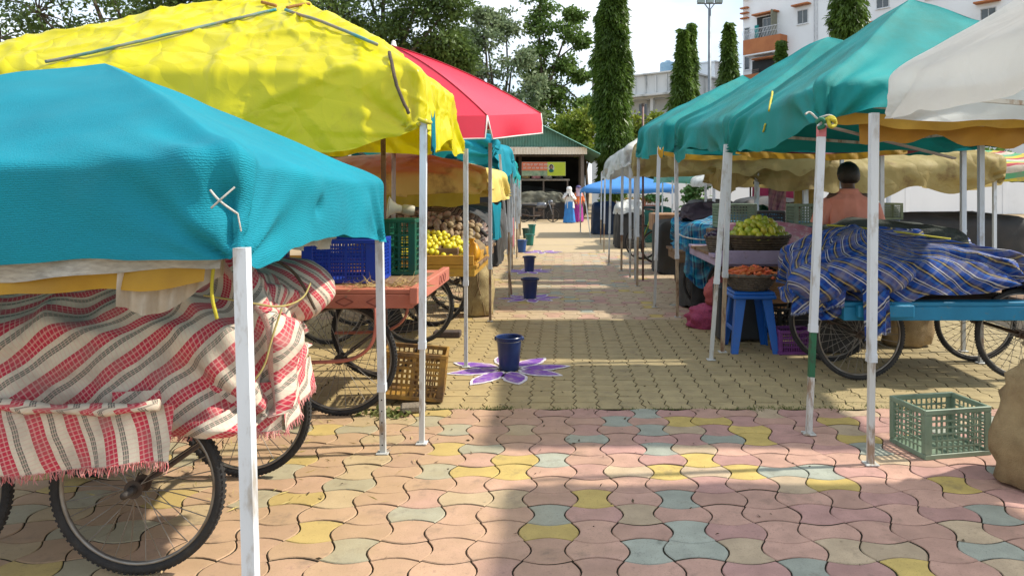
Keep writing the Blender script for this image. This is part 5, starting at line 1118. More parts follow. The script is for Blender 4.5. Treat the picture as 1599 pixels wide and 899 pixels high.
pot = empty('potted_plant', (3.05, 17.2, 0), 'green potted plant with a red flower between the dim stalls', 'plant')
mb = MB(); mb.lathe([(.16, 0), (.22, .35), (.24, .37), (.20, .36), (.19, .3)], (3.05, 17.2, 0), 16, caps=(True, False)); mb.build('pot', m_saww, pot, 30)
leafcloud('foliage', np.stack([rng.normal(3.05, .13, 900), rng.normal(17.2, .13, 900), rng.uniform(.35, 1.55, 900)], 1), rng.normal(0, 1, (900, 3)), .14, .3, M('pot_leaf', (.10, .22, .05), (.06, .15, .03), 7, .6), pot)
mb = MB(); mb.ball((3.03, 17.1, 1.62), (.07, .06, .09), 10, 7); mb.build('flower', M('flower_red', (.55, .10, .12), None, 5, .6), pot, True)


# more goods in the shade of the right hand stalls
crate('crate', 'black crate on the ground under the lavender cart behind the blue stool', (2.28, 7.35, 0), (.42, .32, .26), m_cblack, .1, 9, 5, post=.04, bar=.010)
crate('crate', 'grey green crate on the ground under the far end of the lavender cart', (2.75, 7.5, 0), (.42, .32, .26), m_cgrey, -.1, 9, 5, post=.04, bar=.010)
sack('pale jute sack standing behind the plaid cloth near the man', [(.0, 3.15, 6.75, .16, .14), (.03, 3.15, 6.75, .22, .18), (.5, 3.15, 6.75, .22, .19), (.8, 3.16, 6.75, .14, .12), (.88, 3.16, 6.75, .05, .05), (.95, 3.17, 6.75, .09, .08)], m_jute, lump=.03)
cover('white and maroon cloth heap on the dark stall behind the crates', rect(3.0, 3.6, 10.2, 10.7, 1.06), (3.3, 10.4, 1.26), lambda s, t: .12, m_rag, 'cloth_pile', 'cloth', N=20, nr=10, nv=5, fold=.05, fscale=5, seed=111, dome=2.3)
cover('green cloth heap on the dark stall left of the black hanging cloth', rect(2.62, 2.98, 10.1, 10.6, 1.06), (2.8, 10.35, 1.22), lambda s, t: .12, m_dgreen, 'cloth_pile', 'cloth', N=20, nr=10, nv=5, fold=.05, fscale=5, seed=112, dome=2.3)
for k, (x, y, h, lb) in enumerate(((3.3, 12.6, 2.0, 'bare white post left of the others behind the cream canopy'), (4.4, 12.8, 2.05, 'bare white post in the middle behind the cream canopy'), (5.2, 13.0, 2.0, 'bare white post right of the others behind the cream canopy'))):
    o = pole(None, (x, y, 0), (x+.03, y, h), .055, .3); o.name = 'bare_post'; tag(o, lb, 'post', 'bare posts behind the cream canopy')
curtain(None, (4.1, 16.0, 0), (5.3, 16.1, 0), 1.72, 1.25, 1.25, M('hot_pink_cloth', (.50, .05, .18), (.40, .04, .14), 5, .7), 'hot_pink_cloth', 24, 8, .03, 2); tag(bpy.data.objects['hot_pink_cloth'], 'hot pink cloth strung up far behind the crates', 'cloth')
mb = MB(); mb.tube([(4.05, 16.0, 1.725), (5.35, 16.1, 1.725)], .012, 6)
for x, y in ((4.06, 16.0), (5.34, 16.1)): mb.tube([(x, y, 0), (x, y, 1.75)], .02, 6)
tag(mb.build('cloth_line', m_iron), 'thin dark frame holding the hot pink cloth', 'clothes line')

for (x, y, rz, lb) in ((3.62, 10.55, .1, 'grey green crate on the dark stall under the black hanging cloth'), (4.10, 10.5, -.1, 'grey green crate on the dark stall right of the black hanging cloth'), (4.62, 10.6, .05, 'grey green crate farthest right on the dark stall under the cream canopy')):
    src = [o for o in bpy.data.objects if o.parent is None and o.get('label', '').startswith('grey green crate right of the dark crate')][0]
    q = dup(src); q.location = (x, y, 1.0); q.rotation_euler = (0, 0, rz); q['label'] = lb
canopy((4.4, 15.8, 0), 'low white plastic canopy far behind the crates', [(2.9, 14.6, 1.72), (2.9, 17.0, 1.72), (5.7, 17.0, 1.72), (5.7, 14.6, 1.72)], (4.3, 15.8, 2.0), lambda s, t: .16, m_white,
    [((3.0, 14.7, 0), (3.0, 14.7, 1.65), dict(w_=.05)), ((4.3, 14.7, 0), (4.3, 14.7, 1.65), dict(w_=.05)), ((5.6, 14.7, 0), (5.6, 14.7, 1.65), dict(w_=.05))], N=30, nr=12, nv=6, fold=.04, seed=43, sag_e=.07)

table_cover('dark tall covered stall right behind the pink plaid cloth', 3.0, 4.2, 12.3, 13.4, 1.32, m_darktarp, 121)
table_cover('navy tall covered stall farther right behind the cream canopy', 4.5, 5.8, 12.6, 13.6, 1.25, m_navy, 122)
curtain(None, (3.12, 9.95, 0), (3.40, 9.9, 0), 1.50, 1.22, 1.20, m_cream, 'cream_cloth', 12, 8, .02, 9); tag(bpy.data.objects['cream_cloth'], 'cream cloth hanging from the black rail right of the pink plaid one', 'cloth')
# ------------------------------------------------------------------ people
m_skin = M('skin_brown', (.14, .075, .05), (.11, .055, .035), 7, .5, bump=.05)
m_skin2 = M('skin_tan', (.26, .14, .09), (.22, .11, .07), 7, .5)
m_hair = M('hair_black', (.008, .007, .007), (.016, .014, .013), 30, .45, bump=.6, bscale=160, stretch=(1, 1, .3))
def figure(parent, hgt, skin, arms, base=(0, 0, 0), face=-1, stance=.0):
    """one continuous skinned body; arms = ((elbow, wrist, finger dir) left, right) in units of a 1.65 m figure, front is -y"""
    s = hgt/1.65; V = []; E = []; R = []
    def j(p, r, par=None):
        V.append(Vector((p[0]*s, p[1]*s*(-face), p[2]*s))); R.append(r*s if isinstance(r, (int, float)) else (r[0]*s, r[1]*s)); i = len(V)-1
        if par is not None: E.append((par, i))
        return i
    pel = j((0, 0, .90), .125); sp = j((0, -.005, 1.06), .115, pel); ch = j((0, .0, 1.24), .135, sp); nb = j((0, .01, 1.38), .065, ch); nk = j((0, -.005, 1.435), .054, nb)
    jaw = j((0, -.035, 1.495), .066, nk); cr = j((0, .005, 1.555), .090, jaw); tp = j((0, .012, 1.605), .060, cr)
    j((0, -.112, 1.52), .010, jaw); j((0, -.098, 1.478), .012, jaw); j((0, -.078, 1.452), .018, jaw)
    for sx in (-1, 1): e = j((sx*.090, .012, 1.535), .014, cr); j((sx*.098, .016, 1.552), .014, e); j((sx*.03, -.078, 1.545), .018, jaw)
    for k, sx in enumerate((-1, 1)):
        el, wr, fd = arms[k]; sh = j((sx*.165, .01, 1.335), .058, ch); e = j(el, .042, sh); w_ = j(wr, .026, e); fd = Vector(fd).normalized()
        pm = Vector(wr)+fd*.055; p = j(pm, (.032, .018), w_); sd = fd.cross(Vector((1, 0, .3))).normalized()
        for q, (ln, o) in enumerate(((.060, -.026), (.072, -.009), (.067, .009), (.052, .026))):
            a = pm+fd*.035+sd*o; f1 = j(a, .0105, p); curl = Vector((-sx*.35, 0, -.15))
            b = a+(fd+curl*.3).normalized()*ln*.5; f2 = j(b, .009, f1); j(b+(fd+curl*1.1).normalized()*ln*.5, .007, f2)
        t1_ = j(Vector(wr)+fd*.03-sd*.034, .011, w_); t2_ = j(Vector(wr)+fd*.058-sd*.052, .010, t1_); j(Vector(wr)+fd*.085-sd*.050, .008, t2_)
        hp = j((sx*.09, 0, .84), .088, pel); kn = j((sx*.10+stance*sx, -.012, .47), .056, hp); an = j((sx*.105+stance*sx, .02, .075), .036, kn); j((sx*.115+stance*sx, -.07, .035), .036, an); j((sx*.12+stance*sx, -.14, .024), .026, len(V)-1)
    me = bpy.data.meshes.new('body'); me.from_pydata(V, E, []); me.materials.append(skin); o = link('body', me, parent)
    sk = o.modifiers.new('skin', 'SKIN'); sk.use_smooth_shade = True; ss = o.modifiers.new('sub', 'SUBSURF'); ss.levels = 1; ss.render_levels = 2
    if not me.skin_vertices: bm = bmesh.new(); bm.from_mesh(me); bm.verts.layers.skin.verify(); bm.to_mesh(me); bm.free()
    for i, d in enumerate(me.skin_vertices[0].data): d.radius = R[i] if isinstance(R[i], tuple) else (R[i], R[i]); d.use_root = (i == pel)
    return o
def garment(parent, name, mat, rings, tubes=(), seg=36, folds=.006, ff=9):
    mb = MB(); q = []
    for a, b in zip(rings, rings[1:]):
        for k in range(5): t = k/5; t2 = t*t*(3-2*t)*.5+t*.5; q.append(tuple(x+(y-x)*t2 for x, y in zip(a, b)))
    q.append(rings[-1]); mb.loft(q, seg)
    for pts, rad in tubes:
        P_ = [Vector(p) for p in pts]; out = []; ro = []
        for (a, b, ra, rb) in zip(P_, P_[1:], rad, rad[1:]):
            for k in range(4): out.append(a.lerp(b, k/4)); ro.append(ra+(rb-ra)*k/4)
        mb.tube(out+[P_[-1]], ro+[rad[-1]], 16)
    A = np.array(mb.v); ax = np.array([np.mean(A[:, 0]), np.mean(A[:, 1]), 0]); d = A-ax; d[:, 2] = 0; ang = np.arctan2(d[:, 1], d[:, 0]); d /= np.maximum(np.linalg.norm(d, axis=1), .02)[:, None]
    k = folds*(np.sin(ang*ff+A[:, 2]*3)+.6*np.sin(ang*ff*2.1+A[:, 2]*9))+folds*.8*fbm(A*np.array([9, 9, 4]), 3, 2)
    mb.v = [tuple(x) for x in A+d*k[:, None]]
    mb.uv = np.stack([ang, A[:, 2]], 1)
    o = mb.build(name, mat, None, True); o.parent = parent; return o
# man in the salmon polo, back to us
man = empty('person', (2.56, 6.62, 0), 'man in a salmon polo shirt standing with his back turned behind the plaid cloth', 'person')
figure(man, 1.65, m_skin, (((-.27, -.04, 1.08), (-.25, -.22, .93), (.2, -.9, -.2)), ((.27, -.04, 1.08), (.25, -.22, .93), (-.2, -.9, -.2))), face=1)
m_polo = M('salmon_polo', (.74, .30, .22), (.66, .25, .18), 9, .85, bump=.35, bscale=140)
garment(man, 'polo_shirt', m_polo, [(.80, 0, 0, .20, .145), (.95, 0, 0, .195, .14), (1.10, 0, 0, .195, .14), (1.25, 0, 0, .212, .145), (1.33, 0, -.008, .205, .125), (1.375, 0, -.012, .125, .092), (1.40, 0, -.01, .078, .075)], [([(-.12, 0, 1.305), (-.205, 0, 1.25), (-.262, .02, 1.10)], (.075, .085, .076)), ([(.12, 0, 1.305), (.205, 0, 1.25), (.262, .02, 1.10)], (.075, .085, .076))], folds=.010, ff=10)
mb = MB(); mb.loft([(1.375, 0, -.01, .108, .095), (1.405, 0, -.012, .084, .083), (1.425, 0, -.014, .080, .080), (1.422, 0, -.014, .074, .074), (1.38, 0, -.012, .072, .072)], 30, False); mb.build('collar', m_polo, None, True).parent = man
mb = MB(); mb.loft([(1.472, 0, -.035, .055, .03), (1.485, 0, -.03, .075, .062), (1.51, 0, -.018, .094, .094), (1.56, 0, -.005, .099, .108), (1.61, 0, .0, .088, .098), (1.65, 0, .002, .062, .07), (1.668, 0, .002, .02, .025)], 28); A_ = np.array(mb.v); mb.v = [tuple(x) for x in A_+.008*fbm(A_*14, 2, 3)[:, None]*np.array([1, 1, .5])]; mb.build('hair', m_hair, None, True).parent = man
garment(man, 'trousers', M('grey_trousers', (.05, .05, .06), None, 8, .8), [(.80, 0, 0, .185, .135), (.88, 0, 0, .18, .13), (.95, 0, 0, .165, .12)], [([(-.09, 0, .86), (-.10, .012, .47), (-.105, -.015, .06)], (.105, .08, .065)), ([(.09, 0, .86), (.10, .012, .47), (.105, -.015, .06)], (.105, .08, .065))])
# two women at the end of the aisle
w1 = empty('person', (.25, 32.6, 0), 'woman wrapped in a white scarf and white coat over a bright blue sari, facing us', 'person')
figure(w1, 1.60, m_skin2, (((-.27, -.03, 1.10), (-.17, -.25, 1.16), (.4, -.4, .6)), ((.26, -.05, 1.08), (.10, -.26, 1.20), (-.4, -.3, .7))))
m_scarf = M('white_scarf', (.68, .68, .66), (.54, .54, .54), 9, .8, bump=.3)
m_blue_s = M('blue_sari', (.015, .20, .52), (.02, .13, .40), 5, .6, bump=.3, bscale=20)
garment(w1, 'scarf', m_scarf, [(1.28, 0, -.01, .16, .12), (1.36, 0, -.01, .135, .115), (1.42, 0, -.015, .105, .112), (1.48, 0, -.01, .112, .125), (1.53, 0, .005, .115, .125), (1.585, 0, .01, .095, .105), (1.62, 0, .012, .05, .06)], folds=.006)
mb = MB(); mb.cbox((0, -.118, 1.488), (.13, .03, .022), .008); mb.build('face_opening', m_skin2, None).parent = w1
for sx in (-1, 1): mb = MB(); mb.ball((sx*.03, -.134, 1.49), (.012, .006, .008), 8, 6); mb.build('eye', m_black, None, True).parent = w1
garment(w1, 'coat', m_scarf, [(.66, .03, 0, .21, .16), (.85, .02, 0, .20, .15), (1.05, 0, 0, .175, .135), (1.22, 0, -.01, .195, .145), (1.32, 0, -.005, .17, .115), (1.38, 0, 0, .09, .08)], [([(-.13, 0, 1.30), (-.25, -.02, 1.09), (-.18, -.21, 1.13)], (.07, .062, .045)), ([(.13, 0, 1.30), (.25, -.04, 1.07), (.12, -.22, 1.15)], (.07, .062, .045))], folds=.009)
garment(w1, 'sari', m_blue_s, [(.02, 0, .01, .27, .21), (.30, 0, 0, .235, .19), (.62, 0, 0, .205, .165), (.85, 0, 0, .19, .145), (1.0, 0, 0, .165, .125)], folds=.013, ff=11)
curtain(w1, (.25-.06, 32.6-.19, 0), (.25+.16, 32.6-.17, 0), .95, .10, .10, m_blue_s, 'sari_pleat', 12, 6, .012, 3)
mb = MB(); mb.cbox((-.05, -.285, 1.235), (.075, .012, .14), .004); ph = mb.build('mobile_phone', m_black); ph.location = w1.location; tag(ph, 'dark mobile phone held up by the woman in the white scarf', 'phone')
w2 = empty('person', (.68, 33.4, 0), 'woman in a purple cap with an orange top and magenta skirt behind the first woman', 'person'); w2.rotation_euler = (0, 0, .5)
figure(w2, 1.64, m_skin2, (((-.26, 0, 1.08), (-.22, -.16, .90), (.1, -.6, -.6)), ((.26, 0, 1.08), (.22, -.16, .90), (-.1, -.6, -.6))))
m_lil = M('lilac_scarf', (.50, .36, .44), (.42, .28, .36), 9, .8)
garment(w2, 'scarf', m_lil, [(1.18, 0, -.01, .19, .14), (1.30, 0, -.01, .17, .125), (1.40, 0, -.015, .11, .115), (1.48, 0, -.01, .112, .125), (1.54, 0, .0, .112, .122), (1.60, 0, .01, .08, .09)], folds=.006)
garment(w2, 'blouse', M('orange_top', (.62, .16, .035), (.5, .11, .03), 8, .75), [(.82, 0, 0, .19, .14), (.95, 0, 0, .18, .135), (1.05, 0, 0, .172, .13), (1.2, 0, 0, .178, .125), (1.30, 0, 0, .14, .10)], [([(-.13, 0, 1.30), (-.24, 0, 1.08), (-.21, -.14, .94)], (.07, .06, .042)), ([(.13, 0, 1.30), (.24, 0, 1.08), (.21, -.14, .94)], (.07, .06, .042))])
garment(w2, 'skirt', M('magenta_skirt', (.36, .025, .26), (.28, .02, .2), 6, .7), [(.03, 0, 0, .23, .18), (.40, 0, 0, .21, .17), (.75, 0, 0, .19, .15), (.95, 0, 0, .165, .125)], folds=.012, ff=11)
mb = MB(); mb.loft([(1.575, 0, 0, .118, .13), (1.62, 0, .005, .11, .12), (1.66, 0, .01, .07, .08), (1.675, 0, .01, .02, .02)], 24); mb.add([(.118*math.cos(t), -.01+.21*math.sin(t)-.02, 1.582+.012*math.sin(t)) for t in [math.pi+math.pi*k/12 for k in range(13)]], [tuple(range(13))]); mb.build('cap', M('purple_cap', (.10, .08, .22), None, 7, .7), None, True).parent = w2

# motorbike before the shed
mo = empty('motorbike', (-1.15, 33.6, 0), 'parked silver and black motorbike in front of the shed', 'motorbike', None)
m_sil = M('bike_silver', (.20, .21, .24), (.12, .13, .15), 8, .35, .5); m_blk = M('bike_black', (.02, .02, .022), None, 6, .4)
bx0, by0 = -1.15, 33.6
for x in (-.66, .66): wheel(mo, (bx0+x, by0, .31), .31, spokes=16)
mb = MB(); mb.loft([(.62, bx0+.1, by0, .05, .05), (.66, bx0+.12, by0, .24, .11), (.78, bx0+.14, by0, .26, .14), (.88, bx0+.16, by0, .20, .11), (.91, bx0+.16, by0, .08, .05)], 20); mb.build('fuel_tank', m_sil, mo, True)
mb = MB(); mb.loft([(.70, bx0-.40, by0, .05, .08), (.73, bx0-.38, by0, .36, .13), (.80, bx0-.40, by0, .38, .14), (.83, bx0-.42, by0, .30, .10)], 18); mb.build('seat', m_blk, mo, True)
mb = MB(); mb.tube([(bx0-.75, by0, .70), (bx0-.95, by0, .78), (bx0-1.0, by0, .70)], [.10, .07, .04], 8, flat=.8); mb.build('tail', m_sil, mo, True)
mb = MB(); mb.cbox((bx0+.02, by0, .38), (.36, .24, .24), .03); mb.lathe([(.10, .50), (.12, .52), (.12, .60), (.08, .62)], (bx0+.10, by0, 0), 14); mb.build('engine', m_iron, mo, 40)
for s in (-1, 1): mb = MB(); mb.tube([(bx0+.66, by0+s*.08, .31), (bx0+.46, by0+s*.08, .98)], .022, 8); mb.build('fork', m_sil, mo, True)
mb = MB(); mb.tube([(bx0+.30, by0-.36, 1.04), (bx0+.38, by0-.2, 1.08), (bx0+.45, by0, 1.02), (bx0+.38, by0+.2, 1.08), (bx0+.30, by0+.36, 1.04)], .014, 8); mb.build('handlebar', m_blk, mo, True)
mb = MB(); mb.ball((bx0+.58, by0, .92), (.09, .10, .10), 14, 10); mb.build('headlight', m_sil, mo, True)
mb = MB(); mb.tube([(bx0+.47, by0, .96), (bx0+.25, by0, .62), (bx0-.1, by0, .28), (bx0-.4, by0, .32), (bx0-.66, by0, .31)], .028, 8); mb.tube([(bx0+.35, by0, .78), (bx0-.3, by0, .70), (bx0-.66, by0, .66)], .025, 8); mb.tube([(bx0-.66, by0+.1, .31), (bx0-.55, by0+.1, .68)], .03, 8); mb.build('frame', m_blk, mo, True)
mb = MB(); mb.tube([(bx0+.1, by0-.16, .30), (bx0-.3, by0-.17, .27), (bx0-.85, by0-.17, .38)], [.03, .04, .045], 10); mb.build('exhaust', m_iron, mo, True)
mb = MB(); mb.add([v for a in [math.pi*.15+math.pi*.8*k/12 for k in range(13)] for v in ((bx0+.66+.35*math.cos(a), by0-.06, .31+.35*math.sin(a)), (bx0+.66+.35*math.cos(a), by0+.06, .31+.35*math.sin(a)))], [(2*k, 2*k+1, 2*k+3, 2*k+2) for k in range(12)]); mb.build('mudguard', m_sil, mo, True)
mb = MB(); mb.tube([(bx0-.05, by0-.16, .22), (bx0-.12, by0-.32, .0)], .014, 6); mb.build('side_stand', m_blk, mo)
# bicycle with green and yellow tape, right of the aisle
bi = empty('bicycle', (1.75, 15.2, 0), 'bicycle with green and yellow striped frame leaning among the right stalls', 'bicycle')
m_gy = stripes('green_yellow_tape', [(0, (.35, .45, .03)), (.5, (.02, .06, .03))], .1, math.pi/2, None)
wheel(bi, (1.62, 15.2, .36), .36, spokes=20); wheel(bi, (2.68, 15.2, .36), .36, spokes=20)
m_gy2 = M('lime_frame', (.34, .42, .03), (.02, .07, .03), 9, .45)
mb = MB()
for a, b in (((1.62, 15.2, .36), (1.84, 15.2, .95)), ((1.82, 15.2, .88), (2.36, 15.2, .86)), ((1.80, 15.2, .80), (2.2, 15.2, .33)), ((2.2, 15.2, .33), (2.38, 15.2, .96)), ((2.2, 15.2, .33), (2.68, 15.2, .36)), ((2.36, 15.2, .86), (2.68, 15.2, .36))): mb.tube([a, b], .02, 8)
mb.build('frame', m_gy2, bi, True)
mb = MB(); mb.tube([(1.72, 14.92, 1.03), (1.86, 15.05, 1.02), (1.86, 15.2, .98), (1.86, 15.35, 1.02), (1.72, 15.48, 1.03)], .013, 8); mb.build('handlebar', m_iron, bi, True)
mb = MB(); mb.loft([(.95, 2.40, 15.2, .08, .05), (.98, 2.40, 15.2, .14, .09), (1.01, 2.41, 15.2, .12, .07)], 14); mb.build('saddle', m_blk, bi, True)
mb = MB(); mb.tube([(2.2, 15.05, .20), (2.2, 15.1, .33), (2.2, 15.3, .33), (2.2, 15.35, .46)], .012, 6); mb.build('crank', m_iron, bi)
mb = MB(); mb.tube([(2.6, 15.3, .36), (2.62, 15.42, .0)], .012, 6); mb.build('stand', m_iron, bi)

# ------------------------------------------------------------------ shed at the end of the aisle
m_corr = M('green_corrugated', (.12, .27, .21), (.09, .21, .17), 3, .5, bump=.1, stain=(.13, .15, .11), sscale=2, slo=.55, shi=.8)
m_fascia = M('rusty_white_sheet', (.76, .70, .60), (.68, .62, .52), 3, .6, stain=(.34, .13, .04), sscale=1.6, slo=.56, shi=.66)
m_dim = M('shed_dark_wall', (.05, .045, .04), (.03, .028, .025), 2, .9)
m_post = M('shed_post', (.16, .13, .11), None, 3, .8)
sh = empty('market_shed', (-4.1, 40, 0), 'open shed with green corrugated gable and rusty white fascia ending the aisle', 'shed')
sx0, sx1, sy0, sy1, ez, rz_ = -9.3, 1.05, 36.2, 47.0, 3.58, 6.15; rx_ = (sx0+sx1)/2
def gz(x): return rz_-(rz_-ez)*abs(x-rx_)/((sx1-sx0)/2)
mb = MB(); n = 150; vs = []
for i in range(n+1):
    x = sx0+(sx1-sx0)*i/n; y = sy0+(.03 if i % 2 else -.03); vs += [(x, y, ez), (x, y, max(gz(x)-.03, ez+.01))]
mb.add(vs, [(2*i, 2*i+2, 2*i+3, 2*i+1) for i in range(n)]); mb.build('gable', m_corr, sh)
mb = MB(); vs = []
for i in range(n+1):
    x = sx0-.1+(sx1-sx0+.2)*i/n; y = sy0-.10+(.02 if i % 2 else -.02); vs += [(x, y, ez-.36), (x, y-.04, ez-.01)]
mb.add(vs, [(2*i, 2*i+2, 2*i+3, 2*i+1) for i in range(n)]); mb.build('fascia', m_fascia, sh)
for s in (-1, 1):
    mb = MB(); vs = []; m_ = 60; xe = rx_+s*((sx1-sx0)/2+.75); 
    for i in range(m_+1):
        y = sy0-.35+(sy1-sy0+.7)*i/m_; dz = .025 if i % 2 else -.025; vs += [(rx_, y, rz_+.04+dz), (xe, y, gz(xe)+.02+dz), (xe, y, gz(xe)-.02+dz), (rx_, y, rz_+dz)]
    mb.add(vs, [(4*i+a, 4*i+4+a, 4*i+4+b, 4*i+b) for i in range(m_) for a, b in ((0, 1), (1, 2), (2, 3))]); mb.build('roof', m_corr, sh)
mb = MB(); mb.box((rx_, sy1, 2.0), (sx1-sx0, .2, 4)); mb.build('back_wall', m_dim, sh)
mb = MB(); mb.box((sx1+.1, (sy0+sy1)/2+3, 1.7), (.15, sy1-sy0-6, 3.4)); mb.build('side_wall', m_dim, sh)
for x in (sx0+.15, -6.8, -2.45, sx1-.12):
    for y in (sy0+.15, 41.5): mb = MB(); mb.bar((x, y, 0), (x, y, ez), .16); mb.build('post', m_post, sh)
mb = MB(); mb.cbox((rx_, sy0+2, 3.3), (sx1-sx0, .12, .2), .01); mb.build('beam', m_post, sh)
# printed banner
bn = empty('banner', (-.95, 36.0, 2.5), 'printed banner, half orange red and half lime green, hanging in the shed front', 'banner')
def flat(name, x0, x1, z0, z1, y, mat, parent, t=.012):
    q = MB(); q.box(((x0+x1)/2, y, (z0+z1)/2), (x1-x0, t, z1-z0)); return q.build(name, mat, parent)
bz1, bz0 = 2.84, 2.16
flat('backing', -2.05, .10, bz0, bz1, 36.02, M('banner_cloth', (.5, .5, .4), None, 5, .6), bn)
flat('red_panel', -2.04, -.80, 2.42, bz1-.01, 36.006, M('banner_red', (.50, .10, .05), (.56, .17, .05), 1.5, .6), bn)
flat('lime_panel', -.79, .09, bz0+.01, bz1-.01, 36.006, M('banner_lime', (.42, .48, .02), (.36, .44, .02), 2, .6), bn)
flat('lower_panel', -2.04, -.80, bz0+.01, 2.41, 36.006, M('banner_pale', (.30, .36, .22), (.12, .2, .12), 5, .6), bn)
m_let = M('banner_letter', (.66, .60, .54), None, 5, .6); mb = MB(); R = random.Random(4)
for z, h in ((2.70, .085), (2.54, .075)):
    x = -1.98
    while x < -.92:
        wd = R.uniform(.10, .22); mb.box((x+wd/2, 35.996, z+h/2), (wd, .006, .016)); u = x+.02
        while u < x+wd-.01:
            mb.box((u, 35.996, z), (.014, .006, h)); mb.box((u+.02, 35.996, z-.01+R.uniform(-.02, .02)), (.034, .006, .014)); u += R.uniform(.045, .065)
        x += wd+.045
mb.build('lettering', m_let, bn)
mb = MB(); mb.lathe([(.001, 0), (.15, 0)], (0, 0, 0), 20, caps=(False, False), sy=1.25); mb.warp(lambda v: Vector((-.60+v.x, 35.995, 2.55+v.y))); mb.build('portrait_ground', M('portrait_pale', (.5, .52, .38), None, 5, .7), bn)
mb = MB(); mb.lathe([(.001, 0), (.095, 0)], (0, 0, 0), 18, caps=(False, False), sy=1.3); mb.warp(lambda v: Vector((-.60+v.x, 35.991, 2.60+v.y))); mb.build('portrait_hair', m_hair, bn)
mb = MB(); mb.lathe([(.001, 0), (.058, 0)], (0, 0, 0), 16, caps=(False, False), sy=1.3); mb.warp(lambda v: Vector((-.59+v.x, 35.987, 2.58+v.y))); mb.build('portrait_face', m_skin2, bn)
mb = MB(); mb.lathe([(.001, 0), (.12, 0)], (0, 0, 0), 16, caps=(False, False), sy=.7); mb.warp(lambda v: Vector((-.60+v.x, 35.990, 2.41+v.y))); mb.build('portrait_dress', m_dgreen, bn)
# counters and clutter inside the shed
def counter(label, x0, x1, y, z, mat, h=.06, d=.8, legs=True):
    t = empty('market_counter', ((x0+x1)/2, y, 0), label, 'counter')
    for k in range(3): mb = MB(); mb.cbox(((x0+x1)/2, y-d/2+d*(k+.5)/3, z), (x1-x0, d/3-.01, h), .006); mb.build('plank', mat, t)
    for x in (x0+.1, (x0+x1)/2, x1-.1):
        for s in (-1, 1): mb = MB(); mb.bar((x, y+s*d*.4, 0), (x, y+s*d*.4, z-h/2), .07); mb.build('leg', m_post, t)
    return t
m_greyw = M('grey_weathered_wood', (.34, .31, .27), (.20, .18, .15), 4, .9, bump=.4, bscale=30, stretch=(1, 5, 5))
counter('long grey wooden counter under the banner in the shed', -2.3, .3, 36.9, 1.98, m_greyw, .09, .5)
counter('pale wooden counter behind the motorbike', -2.4, -.4, 35.0, .82, m_greyw, .08, .7)
cover('crumpled grey tarpaulin bundle lying on the counter behind the motorbike', rect(-2.3, .0, 34.75, 35.2, 1.25), (-1.2, 35, 1.42), lambda s, t: .36, M('khaki_tarp', (.16, .155, .11), (.07, .068, .05), 3, .8, bump=.5), 'tarp_bundle', 'tarpaulin', N=36, nr=10, nv=8, fold=.10, fscale=3, cfold=.05, seed=101, dome=2.6)
for k, (x, lb, m) in enumerate(((-1.9, 'grey sack leftmost on the long shed counter', m_jute), (-1.35, 'red and white sack second on the long shed counter', m_pinkc), (-.8, 'pale sack third on the long shed counter', m_white), (-.25, 'dark sack rightmost on the long shed counter', m_darktarp))):
    sack(lb, [(2.03, x, 36.9, .16, .14), (2.06, x, 36.9, .22, .18), (2.18, x, 36.9, .22, .18), (2.28, x, 36.9, .10, .09)], m, lump=.03)
cover('dark heap of covered goods on the ground inside the shed', rect(-6.5, .6, 38, 41, 1.3), (-3, 39.5, 1.75), lambda s, t: 1.28, m_darktarp, 'goods_heap', 'goods', N=40, nr=10, nv=10, fold=.14, fscale=1.2, seed=103, dome=2.4)
# ------------------------------------------------------------------ trees
m_bark = M('bark', (.13, .10, .075), (.07, .055, .04), 5, .9, bump=.8, bscale=20)
def leafmat(name, a, b, rough=.5, tr=.35): return M(name, a, b, .55, rough, spec=.35, transl=tr, world=True, stain=tuple(min(1, (x+y)*.75) for x, y in zip(a, b)), sscale=3, slo=.5, shi=.75)
def trunk(root, pts, r0, r1, limbs=(), mat=None):
    mb = MB(); n = len(pts); mb.tube(pts, [r0+(r1-r0)*i/(n-1) for i in range(n)], 10)
    for a, b, ra in limbs:
        a, b = Vector(a), Vector(b); m = a.lerp(b, .5)+Vector((random.gauss(0, .2), random.gauss(0, .2), .25)); mb.tube([a, a.lerp(m, .5), m, m.lerp(b, .55), b], [ra, ra*.8, ra*.6, ra*.4, ra*.15], 7)
    return mb.build('trunk', mat or m_bark, root, True)
def broad_tree(label, base, th, clusters, leaf, per, mat, r0=.3, wr=.28, sub=16, droop=.2, name='broadleaf_tree', tight=.2, group=None):
    root = empty(name, base, label, 'tree', group); b = Vector(base); top = b+Vector((0, 0, th))
    trunk(root, [b, b.lerp(top, .4)+Vector((.1, .05, 0)), top], r0, r0*.65, [(top-Vector((0, 0, random.uniform(0, th*.25))), Vector(c[:3]), r0*.45) for c in clusters])
    Cs, Ds = [], []; mbt = MB()
    for (x, y, z, R) in clusters:
        c = np.array([x, y, z]); u = rng.normal(0, 1, (sub, 3)); u /= np.linalg.norm(u, axis=1)[:, None]; sc_ = c+u*R*rng.uniform(.35, 1.0, (sub, 1))*np.array([1, 1, .8])
        for s in sc_:
            mbt.tube([c, c*.5+s*.5+np.array([0, 0, .1]), s], [.035, .022, .008], 4, False)
            k = int(per*rng.uniform(.5, 1.4)); p = s+rng.normal(0, 1, (k, 3))*np.array([1, 1, .6])*R*tight; Cs.append(p)
            d = rng.normal(0, 1, (k, 3))+(p-c)/R*.8; d[:, 2] -= droop; Ds.append(d)
    C = np.concatenate(Cs); leafcloud('crown', C, np.concatenate(Ds), leaf*rng.uniform(.6, 1.25, len(C)), wr, mat, root)
    o = mbt.build('branch', m_bark, root, True); o['kind'] = 'stuff'
    return root
